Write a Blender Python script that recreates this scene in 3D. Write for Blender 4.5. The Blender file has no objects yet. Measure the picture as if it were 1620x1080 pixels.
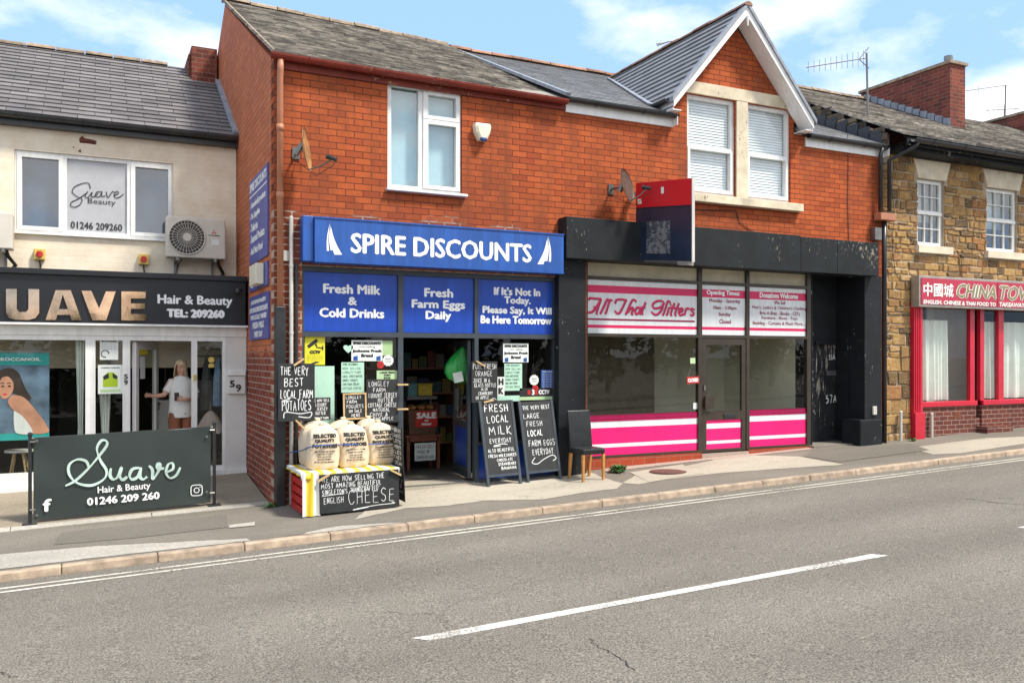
import bpy, bmesh, math, random
from mathutils import Vector, Matrix
R = math.radians
rnd = random.Random(7)
scene = bpy.context.scene
COL = scene.collection

# ------------------------------------------------------------------ camera
FPX, CXP, HYP = 1350.0, 810.0, 565.0
YAW = R(25.9)
CAMY, CAMZ = -11.65, 1.99
cam_d = bpy.data.cameras.new("camera")
cam_d.sensor_width = 36.0
cam_d.lens = 36.0 * FPX / 1620.0
cam_d.shift_y = (HYP - 540.0) / 1620.0
cam_d.clip_start = 0.05
cam_d.clip_end = 2000
cam = bpy.data.objects.new("camera", cam_d)
cam.location = (0, CAMY, CAMZ)
cam.rotation_euler = (R(90), 0, -YAW)
COL.objects.link(cam)
scene.camera = cam

# ------------------------------------------------------------------ sky, sun, exposure
SUN_EL, SUN_AZ = R(56), R(42)      # azimuth measured from straight in front of the shops (-Y) towards +X
world = bpy.data.worlds.new("World")
scene.world = world
world.use_nodes = True
wn, wl = world.node_tree.nodes, world.node_tree.links
bg = wn["Background"]
sky = wn.new("ShaderNodeTexSky")
sky.sky_type = 'NISHITA'
sky.sun_disc = False
sky.sun_elevation = SUN_EL
sky.sun_rotation = R(180) - SUN_AZ
sky.air_density = 1.0
sky.dust_density = 0.6
sky.ozone_density = 1.2
tc = wn.new("ShaderNodeTexCoord")
mp = wn.new("ShaderNodeMapping")
mp.inputs['Scale'].default_value = (1.0, 1.0, 2.2)
mp.inputs['Location'].default_value = (1.760, 1.932, -0.090)
nz = wn.new("ShaderNodeTexNoise")
nz.inputs['Scale'].default_value = 2.6
nz.inputs['Detail'].default_value = 7
nz.inputs['Roughness'].default_value = 0.55
cr = wn.new("ShaderNodeValToRGB")
cr.color_ramp.elements[0].position = 0.42
cr.color_ramp.elements[0].color = (0, 0, 0, 1)
cr.color_ramp.elements[1].position = 0.55
cr.color_ramp.elements[1].color = (1, 1, 1, 1)
mx = wn.new("ShaderNodeMix")
mx.data_type = 'RGBA'
mul = wn.new("ShaderNodeMath"); mul.operation = 'MULTIPLY'; mul.inputs[1].default_value = 0.85
mx.inputs[7].default_value = (5.2, 5.15, 5.1, 1)
base = wn.new("ShaderNodeMix"); base.data_type = 'RGBA'; base.inputs[0].default_value = 0.85
base.inputs[7].default_value = (1.55, 2.55, 4.4, 1)      # thin high haze over the blue
wl.new(tc.outputs['Generated'], mp.inputs['Vector'])
wl.new(mp.outputs['Vector'], nz.inputs['Vector'])
sx_ = wn.new("ShaderNodeSeparateXYZ"); wl.new(tc.outputs['Generated'], sx_.inputs[0])
mb_ = wn.new("ShaderNodeMath"); mb_.operation = 'MULTIPLY_ADD'; mb_.inputs[1].default_value = -0.09; mb_.use_clamp = True
wl.new(sx_.outputs['Y'], mb_.inputs[0]); wl.new(nz.outputs['Fac'], mb_.inputs[2])   # extra unseen cloud added behind the camera to whiten fill light and reflections
wl.new(mb_.outputs[0], cr.inputs['Fac'])
wl.new(cr.outputs['Color'], mul.inputs[0])
wl.new(mul.outputs[0], mx.inputs[0])
wl.new(sky.outputs['Color'], base.inputs[6])
wl.new(base.outputs[2], mx.inputs[6])
wl.new(mx.outputs[2], bg.inputs['Color'])
bg.inputs['Strength'].default_value = 0.15
sun_d = bpy.data.lights.new("sun", 'SUN')
sun_d.energy = 3.05
sun_d.angle = R(9)
sun_d.color = (1.0, 0.94, 0.84)
sun = bpy.data.objects.new("sun", sun_d)
sdir = Vector((math.cos(SUN_EL) * math.sin(SUN_AZ), -math.cos(SUN_EL) * math.cos(SUN_AZ), math.sin(SUN_EL)))
sun.rotation_euler = sdir.to_track_quat('Z', 'Y').to_euler()
COL.objects.link(sun)
scene.view_settings.view_transform = 'Standard'
scene.view_settings.look = 'None'
scene.view_settings.exposure = 0.97
scene.view_settings.gamma = 1.0
scene.cycles.max_bounces = 8
scene.cycles.transparent_max_bounces = 16

# ------------------------------------------------------------------ measuring helpers
SA, CA = math.sin(YAW), math.cos(YAW)
def ray(x, y):
    u = (x - CXP) / FPX
    return SA + u * CA, CA - u * SA, (HYP - y) / FPX
def P(x, y, Y):
    a, b, c = ray(x, y); t = (Y - CAMY) / b
    return Vector((a * t, Y, CAMZ + c * t))
def PXp(x, y, X):                       # on a plane of constant X
    a, b, c = ray(x, y); t = X / a
    return Vector((X, CAMY + b * t, CAMZ + c * t))
SL, SX = 0.03, 2.15
def zp(X, Y=0): return SL * (X - SX)    # pavement height
def G(x, y, off=0.0):                   # on the pavement
    a, b, c = ray(x, y); t = (CAMZ + SL * SX - off) / (SL * a - c)
    return Vector((a * t, CAMY + b * t, CAMZ + c * t))
def rect(x0, y0, x1, y1, Y):            # top-left and bottom-right on a wall plane -> X0, X1, Z0, Z1
    a, b = P(x0, y0, Y), P(x1, y1, Y)
    return a.x, b.x, b.z, a.z
def rectL(x0, y0, x1, y1, Y):           # heights both measured on the left edge
    a, b, c = P(x0, y0, Y), P(x1, y1, Y), P(x0, y1, Y)
    return a.x, b.x, c.z, a.z

# ------------------------------------------------------------------ materials
def newmat(name):
    m = bpy.data.materials.new(name); m.use_nodes = True
    nt = m.node_tree
    return m, nt.nodes, nt.links, nt.nodes['Principled BSDF']
def lin(c):
    return tuple((x / 12.92 if x <= 0.04045 else ((x + 0.055) / 1.055) ** 2.4) for x in c[:3]) + (1,)
def coords(N, L, axis='XYZ', scale=(1, 1, 1)):
    t = N.new('ShaderNodeTexCoord')
    src = t.outputs['Object']
    if axis != 'XYZ':
        s = N.new('ShaderNodeSeparateXYZ'); c = N.new('ShaderNodeCombineXYZ')
        L.new(src, s.inputs[0])
        L.new(s.outputs[axis[0]], c.inputs[0]); L.new(s.outputs[axis[1]], c.inputs[1])
        src = c.outputs[0]
    m = N.new('ShaderNodeMapping'); m.inputs['Scale'].default_value = scale
    L.new(src, m.inputs['Vector'])
    return m.outputs['Vector']
def noise(N, L, vec, scale, detail=4, rough=0.55):
    n = N.new('ShaderNodeTexNoise'); n.inputs['Scale'].default_value = scale
    n.inputs['Detail'].default_value = detail; n.inputs['Roughness'].default_value = rough
    L.new(vec, n.inputs['Vector'])
    return n.outputs['Fac']
def ramp(N, L, fac, p0, p1, c0=(0, 0, 0, 1), c1=(1, 1, 1, 1)):
    r = N.new('ShaderNodeValToRGB'); e = r.color_ramp.elements
    e[0].position, e[1].position = p0, p1; e[0].color, e[1].color = c0, c1
    L.new(fac, r.inputs['Fac']); return r.outputs['Color']
def mixc(N, L, fac, a, b, mode='MIX'):
    m = N.new('ShaderNodeMix'); m.data_type = 'RGBA'; m.blend_type = mode
    for i, v in ((0, fac), (6, a), (7, b)):
        if isinstance(v, bpy.types.NodeSocket): L.new(v, m.inputs[i])
        elif i == 0: m.inputs[0].default_value = v
        else: m.inputs[i].default_value = v if len(v) == 4 else tuple(v) + (1,)
    return m.outputs[2]
def bump(N, L, h, bsdf, strength=0.3, dist=0.01):
    b = N.new('ShaderNodeBump'); b.inputs['Strength'].default_value = strength; b.inputs['Distance'].default_value = dist
    L.new(h, b.inputs['Height']); L.new(b.outputs['Normal'], bsdf.inputs['Normal'])
def mat(name, col, rough=0.6, metal=0.0, var=0.12, vscale=6.0, bmp=0.0, bscale=40.0, spec=0.5, island=0.0, coat=0.0, streak=0.0):
    m, N, L, B = newmat(name)
    v = coords(N, L)
    c = tuple(col[:3]) + (1,)
    dark = tuple(x * (1 - var) for x in col[:3]) + (1,); lite = tuple(min(1, x * (1 + var)) for x in col[:3]) + (1,)
    out = mixc(N, L, ramp(N, L, noise(N, L, v, vscale), 0.3, 0.7), dark, lite)
    if streak:                                   # rain streaks and grime
        sn = noise(N, L, coords(N, L, 'XYZ', (5, 5, .4)), 2.2, 6, .65)
        out = mixc(N, L, 1.0, out, ramp(N, L, sn, .35, .68, (1 - streak,) * 3 + (1,), (1.06, 1.06, 1.06, 1)), 'MULTIPLY')
        out = mixc(N, L, ramp(N, L, noise(N, L, v, 18, 6, .7), .66, .72, (0, 0, 0, 1), (streak, streak, streak, 1)), out, (.32, .31, .29, 1))
    if island:
        g = N.new('ShaderNodeNewGeometry')
        k = ramp(N, L, g.outputs['Random Per Island'], 0, 1, (1 - island,) * 3 + (1,), (1 + island * 0.6,) * 3 + (1,))
        out = mixc(N, L, 1.0, out, k, 'MULTIPLY')
    L.new(out, B.inputs['Base Color'])
    B.inputs['Roughness'].default_value = rough; B.inputs['Metallic'].default_value = metal
    B.inputs['Specular IOR Level'].default_value = spec
    B.inputs['Coat Weight'].default_value = coat
    if bmp: bump(N, L, noise(N, L, v, bscale, 6), B, bmp, 0.01)
    return m
def brick_mat(name, axis, c1, c2, mortar, bw=0.245, rh=0.09, ms=0.005, stain=0.35, patch=None, painted=None, bias=0.0, strength=0.5):
    m, N, L, B = newmat(name)
    v = coords(N, L, axis)
    b = N.new('ShaderNodeTexBrick')
    b.offset = 0.5
    wob = noise(N, L, v, 1.3, 2)
    add = N.new('ShaderNodeVectorMath'); add.operation = 'ADD'
    sc_ = N.new('ShaderNodeVectorMath'); sc_.operation = 'SCALE'; sc_.inputs['Scale'].default_value = 0.008
    nn = N.new('ShaderNodeTexNoise'); nn.inputs['Scale'].default_value = 6.0; L.new(v, nn.inputs['Vector'])
    L.new(nn.outputs['Color'], sc_.inputs[0]); L.new(v, add.inputs[0]); L.new(sc_.outputs[0], add.inputs[1])
    L.new(add.outputs[0], b.inputs['Vector'])
    b.inputs['Scale'].default_value = 1.0
    b.inputs['Brick Width'].default_value = bw; b.inputs['Row Height'].default_value = rh
    b.inputs['Mortar Size'].default_value = ms; b.inputs['Mortar Smooth'].default_value = 0.25
    b.inputs['Bias'].default_value = bias
    b.inputs['Color1'].default_value = c1 + (1,); b.inputs['Color2'].default_value = c2 + (1,)
    b.inputs['Mortar'].default_value = mortar + (1,)
    col = b.outputs['Color']
    # speckle inside bricks, soot and run-off stains over the wall
    col = mixc(N, L, ramp(N, L, noise(N, L, v, 45, 5), 0.30, 0.75), mixc(N, L, 0.35, col, (c1[0] * .45, c1[1] * .5, c1[2] * .6, 1)), col)
    lf = noise(N, L, coords(N, L, axis, (1.6, 0.4, 1)), 1.3, 7, 0.7)
    col = mixc(N, L, ramp(N, L, lf, 0.44, 0.66, (0, 0, 0, 1), (stain, stain, stain, 1)), col, (c1[0] * .42, c1[1] * .55, c1[2] * .8, 1))
    if patch:          # re-pointed lower courses: (height, mortar colour, brick colour)
        h, mc, bc = patch
        s = N.new('ShaderNodeSeparateXYZ'); L.new(v, s.inputs[0])
        hm = N.new('ShaderNodeMath'); hm.operation = 'ADD'
        wv = N.new('ShaderNodeMath'); wv.operation = 'MULTIPLY_ADD'; wv.inputs[1].default_value = 0.9; wv.inputs[2].default_value = -0.45
        L.new(wob, wv.inputs[0]); L.new(s.outputs['Y'], hm.inputs[0]); L.new(wv.outputs[0], hm.inputs[1])
        below = ramp(N, L, mapr(N, L, hm.outputs[0], h - .04, h + .04), 0, 1, (1, 1, 1, 1), (0, 0, 0, 1))
        b2 = N.new('ShaderNodeTexBrick'); b2.offset = 0.5
        L.new(add.outputs[0], b2.inputs['Vector'])
        b2.inputs['Scale'].default_value = 1.0
        b2.inputs['Brick Width'].default_value = bw; b2.inputs['Row Height'].default_value = rh
        b2.inputs['Mortar Size'].default_value = ms * 1.8; b2.inputs['Mortar Smooth'].default_value = 0.2
        b2.inputs['Color1'].default_value = bc + (1,); b2.inputs['Color2'].default_value = tuple(x * .55 for x in bc) + (1,)
        b2.inputs['Mortar'].default_value = mc + (1,)
        c2_ = mixc(N, L, ramp(N, L, noise(N, L, v, 9, 4), .45, .7), b2.outputs['Color'], (bc[0] * .7, bc[1] * .9, bc[2], 1))
        col = mixc(N, L, below, col, c2_)
    if painted:        # thick paint: bricks barely show, small flakes missing
        pc, flake = painted
        col = mixc(N, L, b.outputs['Fac'], pc + (1,), tuple(x * .965 for x in pc) + (1,))
        fl = ramp(N, L, noise(N, L, v, 2.6, 8, .7), .40, .70, tuple(x * .86 for x in (1, .95, .88)) + (1,), (1, 1, 1, 1))
        col = mixc(N, L, 1.0, col, fl, 'MULTIPLY')
        col = mixc(N, L, ramp(N, L, noise(N, L, v, 7, 8, .7), .70, .715), col, flake + (1,))
    L.new(col, B.inputs['Base Color'])
    B.inputs['Roughness'].default_value = 0.8
    B.inputs['Specular IOR Level'].default_value = 0.12
    inv = N.new('ShaderNodeMath'); inv.operation = 'MULTIPLY_ADD'; inv.inputs[1].default_value = -1.0; inv.inputs[2].default_value = 1.0
    L.new(b.outputs['Fac'], inv.inputs[0])
    a2 = N.new('ShaderNodeMath'); a2.operation = 'MULTIPLY_ADD'; a2.inputs[1].default_value = 0.5
    L.new(noise(N, L, v, 30, 5), a2.inputs[0]); L.new(inv.outputs[0], a2.inputs[2])
    bump(N, L, a2.outputs[0], B, strength, 0.008)
    return m
def mapr(N, L, fac, a, b):
    m = N.new('ShaderNodeMapRange'); m.inputs['From Min'].default_value = a; m.inputs['From Max'].default_value = b
    L.new(fac, m.inputs['Value']); return m.outputs[0]
def peel_mat(name, col, under, amount=0.62, rough=0.5, scale=7.0, stretch=(1, 1, 0.45)):
    m, N, L, B = newmat(name)
    v = coords(N, L)
    big = noise(N, L, v, 0.9, 3)
    sm = noise(N, L, coords(N, L, 'XYZ', stretch), scale * 4, 8, .75)
    ad = N.new('ShaderNodeMath'); ad.operation = 'MULTIPLY_ADD'; ad.inputs[1].default_value = 0.55
    L.new(big, ad.inputs[0]); L.new(sm, ad.inputs[2])
    k = ramp(N, L, ad.outputs[0], amount + .27, amount + .285)
    c = mixc(N, L, ramp(N, L, noise(N, L, v, 3), .3, .7), tuple(x * .75 for x in col) + (1,), tuple(x * 1.25 for x in col) + (1,))
    L.new(mixc(N, L, k, c, under + (1,)), B.inputs['Base Color'])
    B.inputs['Roughness'].default_value = rough; B.inputs['Specular IOR Level'].default_value = .22
    iv = N.new('ShaderNodeMath'); iv.operation = 'SUBTRACT'; iv.inputs[0].default_value = 1.0
    L.new(k, iv.inputs[1]); bump(N, L, iv.outputs[0], B, 0.5, 0.003)
    return m
def asphalt(name, c, speck, scale=130, crack=True, grain=0.6, patchy=0.16, lo=.34, hi=.68, tracks=False):
    m, N, L, B = newmat(name)
    v = coords(N, L)
    fine = noise(N, L, v, scale, 3, .7)
    n2 = noise(N, L, v, scale * .35, 4, .7)
    col = mixc(N, L, ramp(N, L, fine, lo, hi), tuple(x * (1 - grain) for x in c) + (1,), speck + (1,))
    col = mixc(N, L, ramp(N, L, n2, .35, .7), mixc(N, L, .35, col, tuple(x * .55 for x in c) + (1,)), col)
    big = noise(N, L, coords(N, L, 'XYZ', (.35, 1, 1)), .8, 6, .6)
    col = mixc(N, L, 1.0, col, ramp(N, L, big, .3, .7, (1 - patchy,) * 3 + (1,), (1 + patchy * .5,) * 3 + (1,)), 'MULTIPLY')
    if not tracks:                              # gum spots and drips
        col = mixc(N, L, ramp(N, L, noise(N, L, v, 13, 2, .5), .70, .735, (0, 0, 0, 1), (.45, .45, .45, 1)), col, tuple(x * .5 for x in c) + (1,))
        col = mixc(N, L, ramp(N, L, noise(N, L, v, 3.1, 6, .65), .56, .70, (0, 0, 0, 1), (.4, .4, .4, 1)), col, tuple(x * .62 for x in c) + (1,))
    if tracks:                                  # polished wheel tracks and an oil-darkened lane middle
        sy = N.new('ShaderNodeSeparateXYZ'); L.new(v, sy.inputs[0])
        wb_ = N.new('ShaderNodeMath'); wb_.operation = 'MULTIPLY_ADD'; wb_.inputs[1].default_value = .5; L.new(noise(N, L, v, .35, 2), wb_.inputs[0]); L.new(sy.outputs['Y'], wb_.inputs[2])
        sn = N.new('ShaderNodeMath'); sn.operation = 'SINE'; ml = N.new('ShaderNodeMath'); ml.operation = 'MULTIPLY'; ml.inputs[1].default_value = 3.7
        L.new(wb_.outputs[0], ml.inputs[0]); L.new(ml.outputs[0], sn.inputs[0])
        col = mixc(N, L, 1.0, col, ramp(N, L, mapr(N, L, sn.outputs[0], -1, 1), 0, 1, (.95, .95, .955, 1), (1.03, 1.03, 1.025, 1)), 'MULTIPLY')
        st_ = ramp(N, L, noise(N, L, v, 2.3, 5, .6), .66, .74, (0, 0, 0, 1), (.35, .35, .35, 1))
        col = mixc(N, L, st_, col, tuple(x * .45 for x in c) + (1,))
    if crack:
        vo = N.new('ShaderNodeTexVoronoi'); vo.feature = 'DISTANCE_TO_EDGE'; vo.inputs['Scale'].default_value = .33
        wv = N.new('ShaderNodeVectorMath'); wv.operation = 'ADD'
        nn = N.new('ShaderNodeTexNoise'); nn.inputs['Scale'].default_value = 1.7; nn.inputs['Detail'].default_value = 6
        L.new(v, nn.inputs['Vector']); L.new(v, wv.inputs[0]); L.new(nn.outputs['Color'], wv.inputs[1]); L.new(wv.outputs[0], vo.inputs['Vector'])
        gate = ramp(N, L, noise(N, L, v, .5, 2), .57, .66, (0, 0, 0, 1), (.7, .7, .7, 1))
        ck = ramp(N, L, vo.outputs['Distance'], .0012, .0035, (1, 1, 1, 1), (0, 0, 0, 1))
        ck = mixc(N, L, 1.0, ck, gate, 'MULTIPLY')
        col = mixc(N, L, ck, col, tuple(x * .3 for x in c) + (1,))
    L.new(col, B.inputs['Base Color'])
    B.inputs['Roughness'].default_value = 0.85; B.inputs['Specular IOR Level'].default_value = .3
    bump(N, L, fine, B, .55, .006)
    return m
def glass(name, tint=(1, 1, 1), ior=1.75, rough=0.0):
    m, N, L, B = newmat(name)
    N.remove(B)
    t = N.new('ShaderNodeBsdfTransparent'); t.inputs['Color'].default_value = tint + (1,)
    g = N.new('ShaderNodeBsdfGlossy'); g.inputs['Roughness'].default_value = rough
    f0 = ((ior - 1) / (ior + 1)) ** 2          # Schlick reflectance, the same from both sides of the pane
    lw = N.new('ShaderNodeLayerWeight'); lw.inputs['Blend'].default_value = .5
    pw = N.new('ShaderNodeMath'); pw.operation = 'POWER'; pw.inputs[1].default_value = 5.0; L.new(lw.outputs['Facing'], pw.inputs[0])
    f = N.new('ShaderNodeMath'); f.operation = 'MULTIPLY_ADD'; f.inputs[1].default_value = 1 - f0; f.inputs[2].default_value = f0; L.new(pw.outputs[0], f.inputs[0])
    x = N.new('ShaderNodeMixShader')
    v = coords(N, L)
    b = N.new('ShaderNodeBump'); b.inputs['Strength'].default_value = .04; b.inputs['Distance'].default_value = .02
    L.new(noise(N, L, v, 1.2, 1), b.inputs['Height']); L.new(b.outputs['Normal'], g.inputs['Normal'])
    L.new(f.outputs[0], x.inputs[0]); L.new(t.outputs[0], x.inputs[1]); L.new(g.outputs[0], x.inputs[2])
    L.new(x.outputs[0], N['Material Output'].inputs['Surface'])
    return m

def stone_mat(name):
    m, N, L, B = newmat(name)
    v = coords(N, L)
    g = N.new('ShaderNodeNewGeometry')
    r = N.new('ShaderNodeValToRGB'); L.new(g.outputs['Random Per Island'], r.inputs['Fac'])
    e = r.color_ramp.elements; e[0].position, e[0].color = 0, (.13, .085, .045, 1); e[1].position, e[1].color = 1, (.54, .38, .19, 1)
    for p, c in ((.14, (.23, .14, .065, 1)), (.38, (.43, .25, .09, 1)), (.62, (.49, .31, .12, 1)), (.82, (.38, .18, .07, 1))):
        k = e.new(p); k.color = c
    col = mixc(N, L, ramp(N, L, noise(N, L, v, 11, 6, .65), .32, .68), mixc(N, L, 1.0, r.outputs['Color'], (.66, .62, .58, 1), 'MULTIPLY'), r.outputs['Color'])
    col = mixc(N, L, ramp(N, L, noise(N, L, v, 40, 4), .55, .75), col, (.5, .42, .28, 1))
    col = mixc(N, L, ramp(N, L, noise(N, L, v, 1.1, 4), .5, .72, (0, 0, 0, 1), (.7, .7, .7, 1)), col, (.10, .075, .05, 1))
    L.new(col, B.inputs['Base Color']); B.inputs['Roughness'].default_value = .92; B.inputs['Specular IOR Level'].default_value = .2
    bump(N, L, noise(N, L, v, 26, 7, .65), B, 1.0, .02)
    return m
M = {}
M['brick'] = brick_mat('orange_brick', 'XZ', (.475, .108, .035), (.26, .05, .024), (.04, .02, .016), ms=.006, bias=-.25, stain=.85, patch=(3.93, (.42, .33, .25), (.30, .075, .04)))
M['brick2'] = brick_mat('orange_brick_smooth', 'XZ', (.485, .11, .035), (.28, .053, .024), (.035, .018, .014), ms=.006, bias=-.25, stain=.75)
M['brick_side'] = brick_mat('gable_brick', 'YZ', (.62, .20, .085), (.48, .14, .065), (.10, .05, .035), patch=(2.05, (.40, .33, .27), (.30, .07, .04)))
M['chimney_brick'] = brick_mat('old_red_brick', 'XZ', (.27, .07, .045), (.10, .035, .03), (.22, .15, .10), stain=.75, ms=.008)
M['chimney_side'] = brick_mat('old_red_brick_side', 'YZ', (.25, .065, .045), (.09, .035, .03), (.22, .15, .10), stain=.75, ms=.008)
M['riser_brick'] = brick_mat('riser_brick', 'XZ', (.20, .06, .04), (.13, .045, .035), (.40, .33, .28), ms=.007)
M['red_row'] = brick_mat('red_row_brick', 'XZ', (.42, .07, .03), (.36, .06, .025), (.30, .2, .15), rh=.11)
M['cream'] = brick_mat('cream_painted_brick', 'XZ', (.7, .6, .45), (.7, .6, .45), (.6, .5, .4), bw=.235, rh=.085, ms=.008, painted=((.84, .765, .63), (.35, .12, .07)), strength=.22)
M['stone'] = stone_mat('sandstone')
M['stone_mortar'] = mat('lime_mortar', (.36, .30, .22), .95, var=.25, vscale=5, bmp=.6)
M['pale_stone'] = mat('pale_stone', (.66, .58, .44), .85, var=.16, vscale=4, bmp=.25)
M['old_stone'] = peel_mat('flaking_painted_stone', (.62, .54, .40), (.24, .19, .14), .62, .8, 3)
M['slate'] = mat('grey_brown_slate', (.145, .132, .128), .6, var=.18, vscale=3, island=.30, bmp=.2)
M['stone_slate'] = mat('weathered_stone_slate', (.33, .30, .26), .9, var=.4, vscale=7, island=.55, bmp=.7, bscale=22)
M['new_slate'] = mat('smooth_grey_slate', (.20, .20, .20), .5, var=.1, vscale=3, island=.16)
M['lead'] = mat('lead_flashing', (.26, .28, .31), .55, metal=.3, var=.25, vscale=5, bmp=.2)
M['ridge'] = mat('clay_ridge_tile', (.30, .16, .10), .9, var=.35, vscale=6, island=.2, bmp=.3)
M['ridge_old'] = mat('weathered_ridge_tile', (.27, .21, .15), .95, var=.4, vscale=8, island=.25, bmp=.4)
M['aerial'] = mat('dull_aerial_metal', (.15, .145, .14), .6)
M['terracotta'] = mat('brown_downpipe_paint', (.42, .17, .09), .5, var=.15, vscale=3)
M['maroon'] = peel_mat('maroon_gutter_paint', (.20, .036, .024), (.36, .20, .12), .64, .5, 3, (1, 1, 1))
M['black_plastic'] = mat('black_plastic', (.022, .023, .025), .35, var=.3, vscale=5)
M['white_pvc'] = mat('white_upvc', (.78, .78, .755), .38, var=.06, vscale=4, streak=.12)
M['white_paint'] = mat('white_fascia_paint', (.80, .80, .79), .5, var=.05, vscale=3, streak=.08)
M['grey_white'] = mat('greyish_white_panel', (.66, .65, .62), .5, var=.06, vscale=3)
M['black_sign'] = mat('black_sign_panel', (.009, .010, .013), .42, var=.2, vscale=2)
M['copper'] = mat('copper_mirror', (.72, .46, .28), .08, metal=1.0, var=.25, vscale=3, bmp=.3, bscale=1.3)
M['white_letter'] = mat('white_lettering', (.85, .85, .85), .5, var=.02)
M['black_letter'] = mat('black_lettering', (.02, .02, .02), .5, var=.1)
M['blue'] = mat('royal_blue_panel', (.018, .092, .37), .4, var=.12, vscale=1.5, streak=.28)
M['blue_deep'] = mat('deep_blue_vinyl', (.008, .062, .42), .35, var=.12, vscale=1.5, streak=.2)
M['blue_wall'] = mat('faded_blue_sign', (.075, .085, .30), .45, var=.15, vscale=2)
M['slate_frame'] = mat('slate_blue_frame', (.042, .054, .066), .45, var=.2, vscale=3)
M['black_wood'] = peel_mat('peeling_black_paint', (.013, .015, .018), (.42, .38, .33), .665, .62, 3.0)
M['black_fascia'] = peel_mat('weathered_black_fascia', (.014, .017, .019), (.30, .26, .20), .675, .62, 6.0, (1, 1, .6))
M['black_door'] = peel_mat('worn_black_door', (.02, .022, .025), (.40, .36, .30), .60, .45, 2.5, (3, 1, .3))
M['bronze'] = mat('bronze_frame', (.055, .043, .033), .4, metal=.3, var=.15, vscale=4)
M['pink'] = mat('hot_pink_vinyl', (.82, .006, .16), .4, var=.05, vscale=2, streak=.12)
M['crimson'] = mat('crimson_vinyl', (.62, .01, .10), .4, var=.03, vscale=2)
M['dark_crimson'] = mat('maroon_lettering', (.25, .008, .05), .45, var=.05)
M['vinyl_white'] = mat('white_vinyl', (.70, .73, .74), .4, var=.05, vscale=1, streak=.10)
M['cream_panel'] = mat('cream_boarding', (.55, .50, .36), .7, var=.18, vscale=3)
M['glass'] = glass('window_glass', (.93, .96, .95), 1.7)
M['glass_up'] = glass('upper_window_glass', (.90, .98, 1.0), 2.7)
M['glass_blind'] = glass('gable_window_glass', (.96, 1.0, 1.0), 1.9)
M['glass_shop'] = glass('shop_glass', (.90, .92, .88), 1.52)
M['china_red'] = mat('red_gloss_paint', (.52, .012, .035), .35, var=.1, vscale=3)
M['china_sign'] = mat('crimson_sign_face', (.42, .02, .05), .35, var=.15, vscale=2)
M['sign_metal'] = mat('sign_box_metal', (.36, .33, .29), .45, metal=.5, var=.2, vscale=4)
M['gold'] = mat('gold_lettering', (.24, .20, .09), .4, var=.15)
M['curtain'] = mat('white_net_curtain', (.82, .86, .83), .9, var=.06, vscale=4)
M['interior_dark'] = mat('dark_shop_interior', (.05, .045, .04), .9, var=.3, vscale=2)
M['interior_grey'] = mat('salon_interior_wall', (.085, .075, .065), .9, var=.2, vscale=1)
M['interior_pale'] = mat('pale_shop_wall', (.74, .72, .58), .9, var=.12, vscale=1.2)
M['interior_floor'] = mat('shop_floor_tile', (.10, .09, .08), .5, var=.2, vscale=3)
M['blind'] = mat('white_blind', (.84, .87, .89), .8, var=.05)
M['chalkboard'] = mat('black_chalkboard', (.017, .019, .020), .65, var=.35, vscale=7)
M['chalk'] = mat('white_chalk', (.80, .81, .80), .9, var=.2, vscale=60)
M['wood'] = mat('varnished_oak', (.46, .21, .055), .45, var=.25, vscale=12)
M['pale_wood'] = mat('pale_wood_frame', (.55, .38, .18), .6, var=.2, vscale=20)
M['red_wood'] = mat('red_brown_wood', (.22, .07, .035), .5, var=.25, vscale=10)
M['leather'] = mat('black_leatherette', (.011, .012, .013), .36, var=.3, vscale=8, bmp=.12, bscale=30)
M['sack'] = None
M['mint'] = mat('mint_paper', (.42, .66, .52), .8, var=.05)
M['paper'] = mat('white_paper', (.74, .78, .74), .8, var=.05)
M['lime_paper'] = mat('pale_green_paper', (.45, .62, .34), .8, var=.06)
M['yellow'] = mat('yellow_plastic', (.72, .66, .03), .5, var=.08)
M['yellow_box'] = mat('isolator_yellow', (.62, .45, .10), .5, var=.15, vscale=20)
M['red'] = mat('red_plastic', (.50, .025, .02), .4, var=.1)
M['green_bag'] = mat('green_polythene', (.02, .36, .06), .3, var=.25, vscale=9, bmp=.5, bscale=9)
M['ac'] = mat('ac_beige_casing', (.60, .56, .48), .45, var=.08, vscale=3)
M['ac_dark'] = mat('ac_dark_grille', (.045, .042, .038), .6, var=.2)
M['alarm'] = mat('cream_alarm_plastic', (.76, .70, .54), .35, var=.06)
M['alarm_blue'] = mat('blue_strobe', (.03, .06, .2), .15, var=.1)
M['rust'] = mat('rusty_dish', (.30, .14, .05), .7, var=.6, vscale=8, bmp=.2)
M['dark_rust'] = mat('brown_dish', (.075, .04, .026), .6, var=.4, vscale=8)
M['galv'] = mat('galvanised_steel', (.20, .20, .19), .45, metal=.7, var=.2, vscale=10)
M['pipe_grey'] = mat('grey_plastic_pipe', (.52, .50, .46), .5, var=.12, vscale=3)
M['banner'] = mat('dark_green_banner', (.026, .037, .034), .5, var=.12, vscale=2)
M['script_mint'] = mat('silver_mint_print', (.50, .64, .58), .4, var=.35, vscale=3)
M['skin'] = mat('skin', (.60, .33, .23), .5, var=.08, vscale=14)
M['hair_blonde'] = mat('blonde_hair', (.62, .48, .30), .5, var=.3, vscale=30, bmp=.3, bscale=60)
M['tee'] = mat('white_tee_cotton', (.72, .71, .67), .85, var=.05, bmp=.3, bscale=14)
M['tan_trousers'] = mat('rust_trousers', (.26, .095, .045), .85, var=.15, vscale=10)
M['denim'] = mat('pale_denim', (.16, .25, .38), .9, var=.25, vscale=12)
M['charcoal'] = mat('charcoal_cloth', (.06, .065, .07), .9, var=.2)
M['umbrella'] = mat('dusty_pink_nylon', (.46, .36, .32), .7, var=.12, vscale=6)
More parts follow.
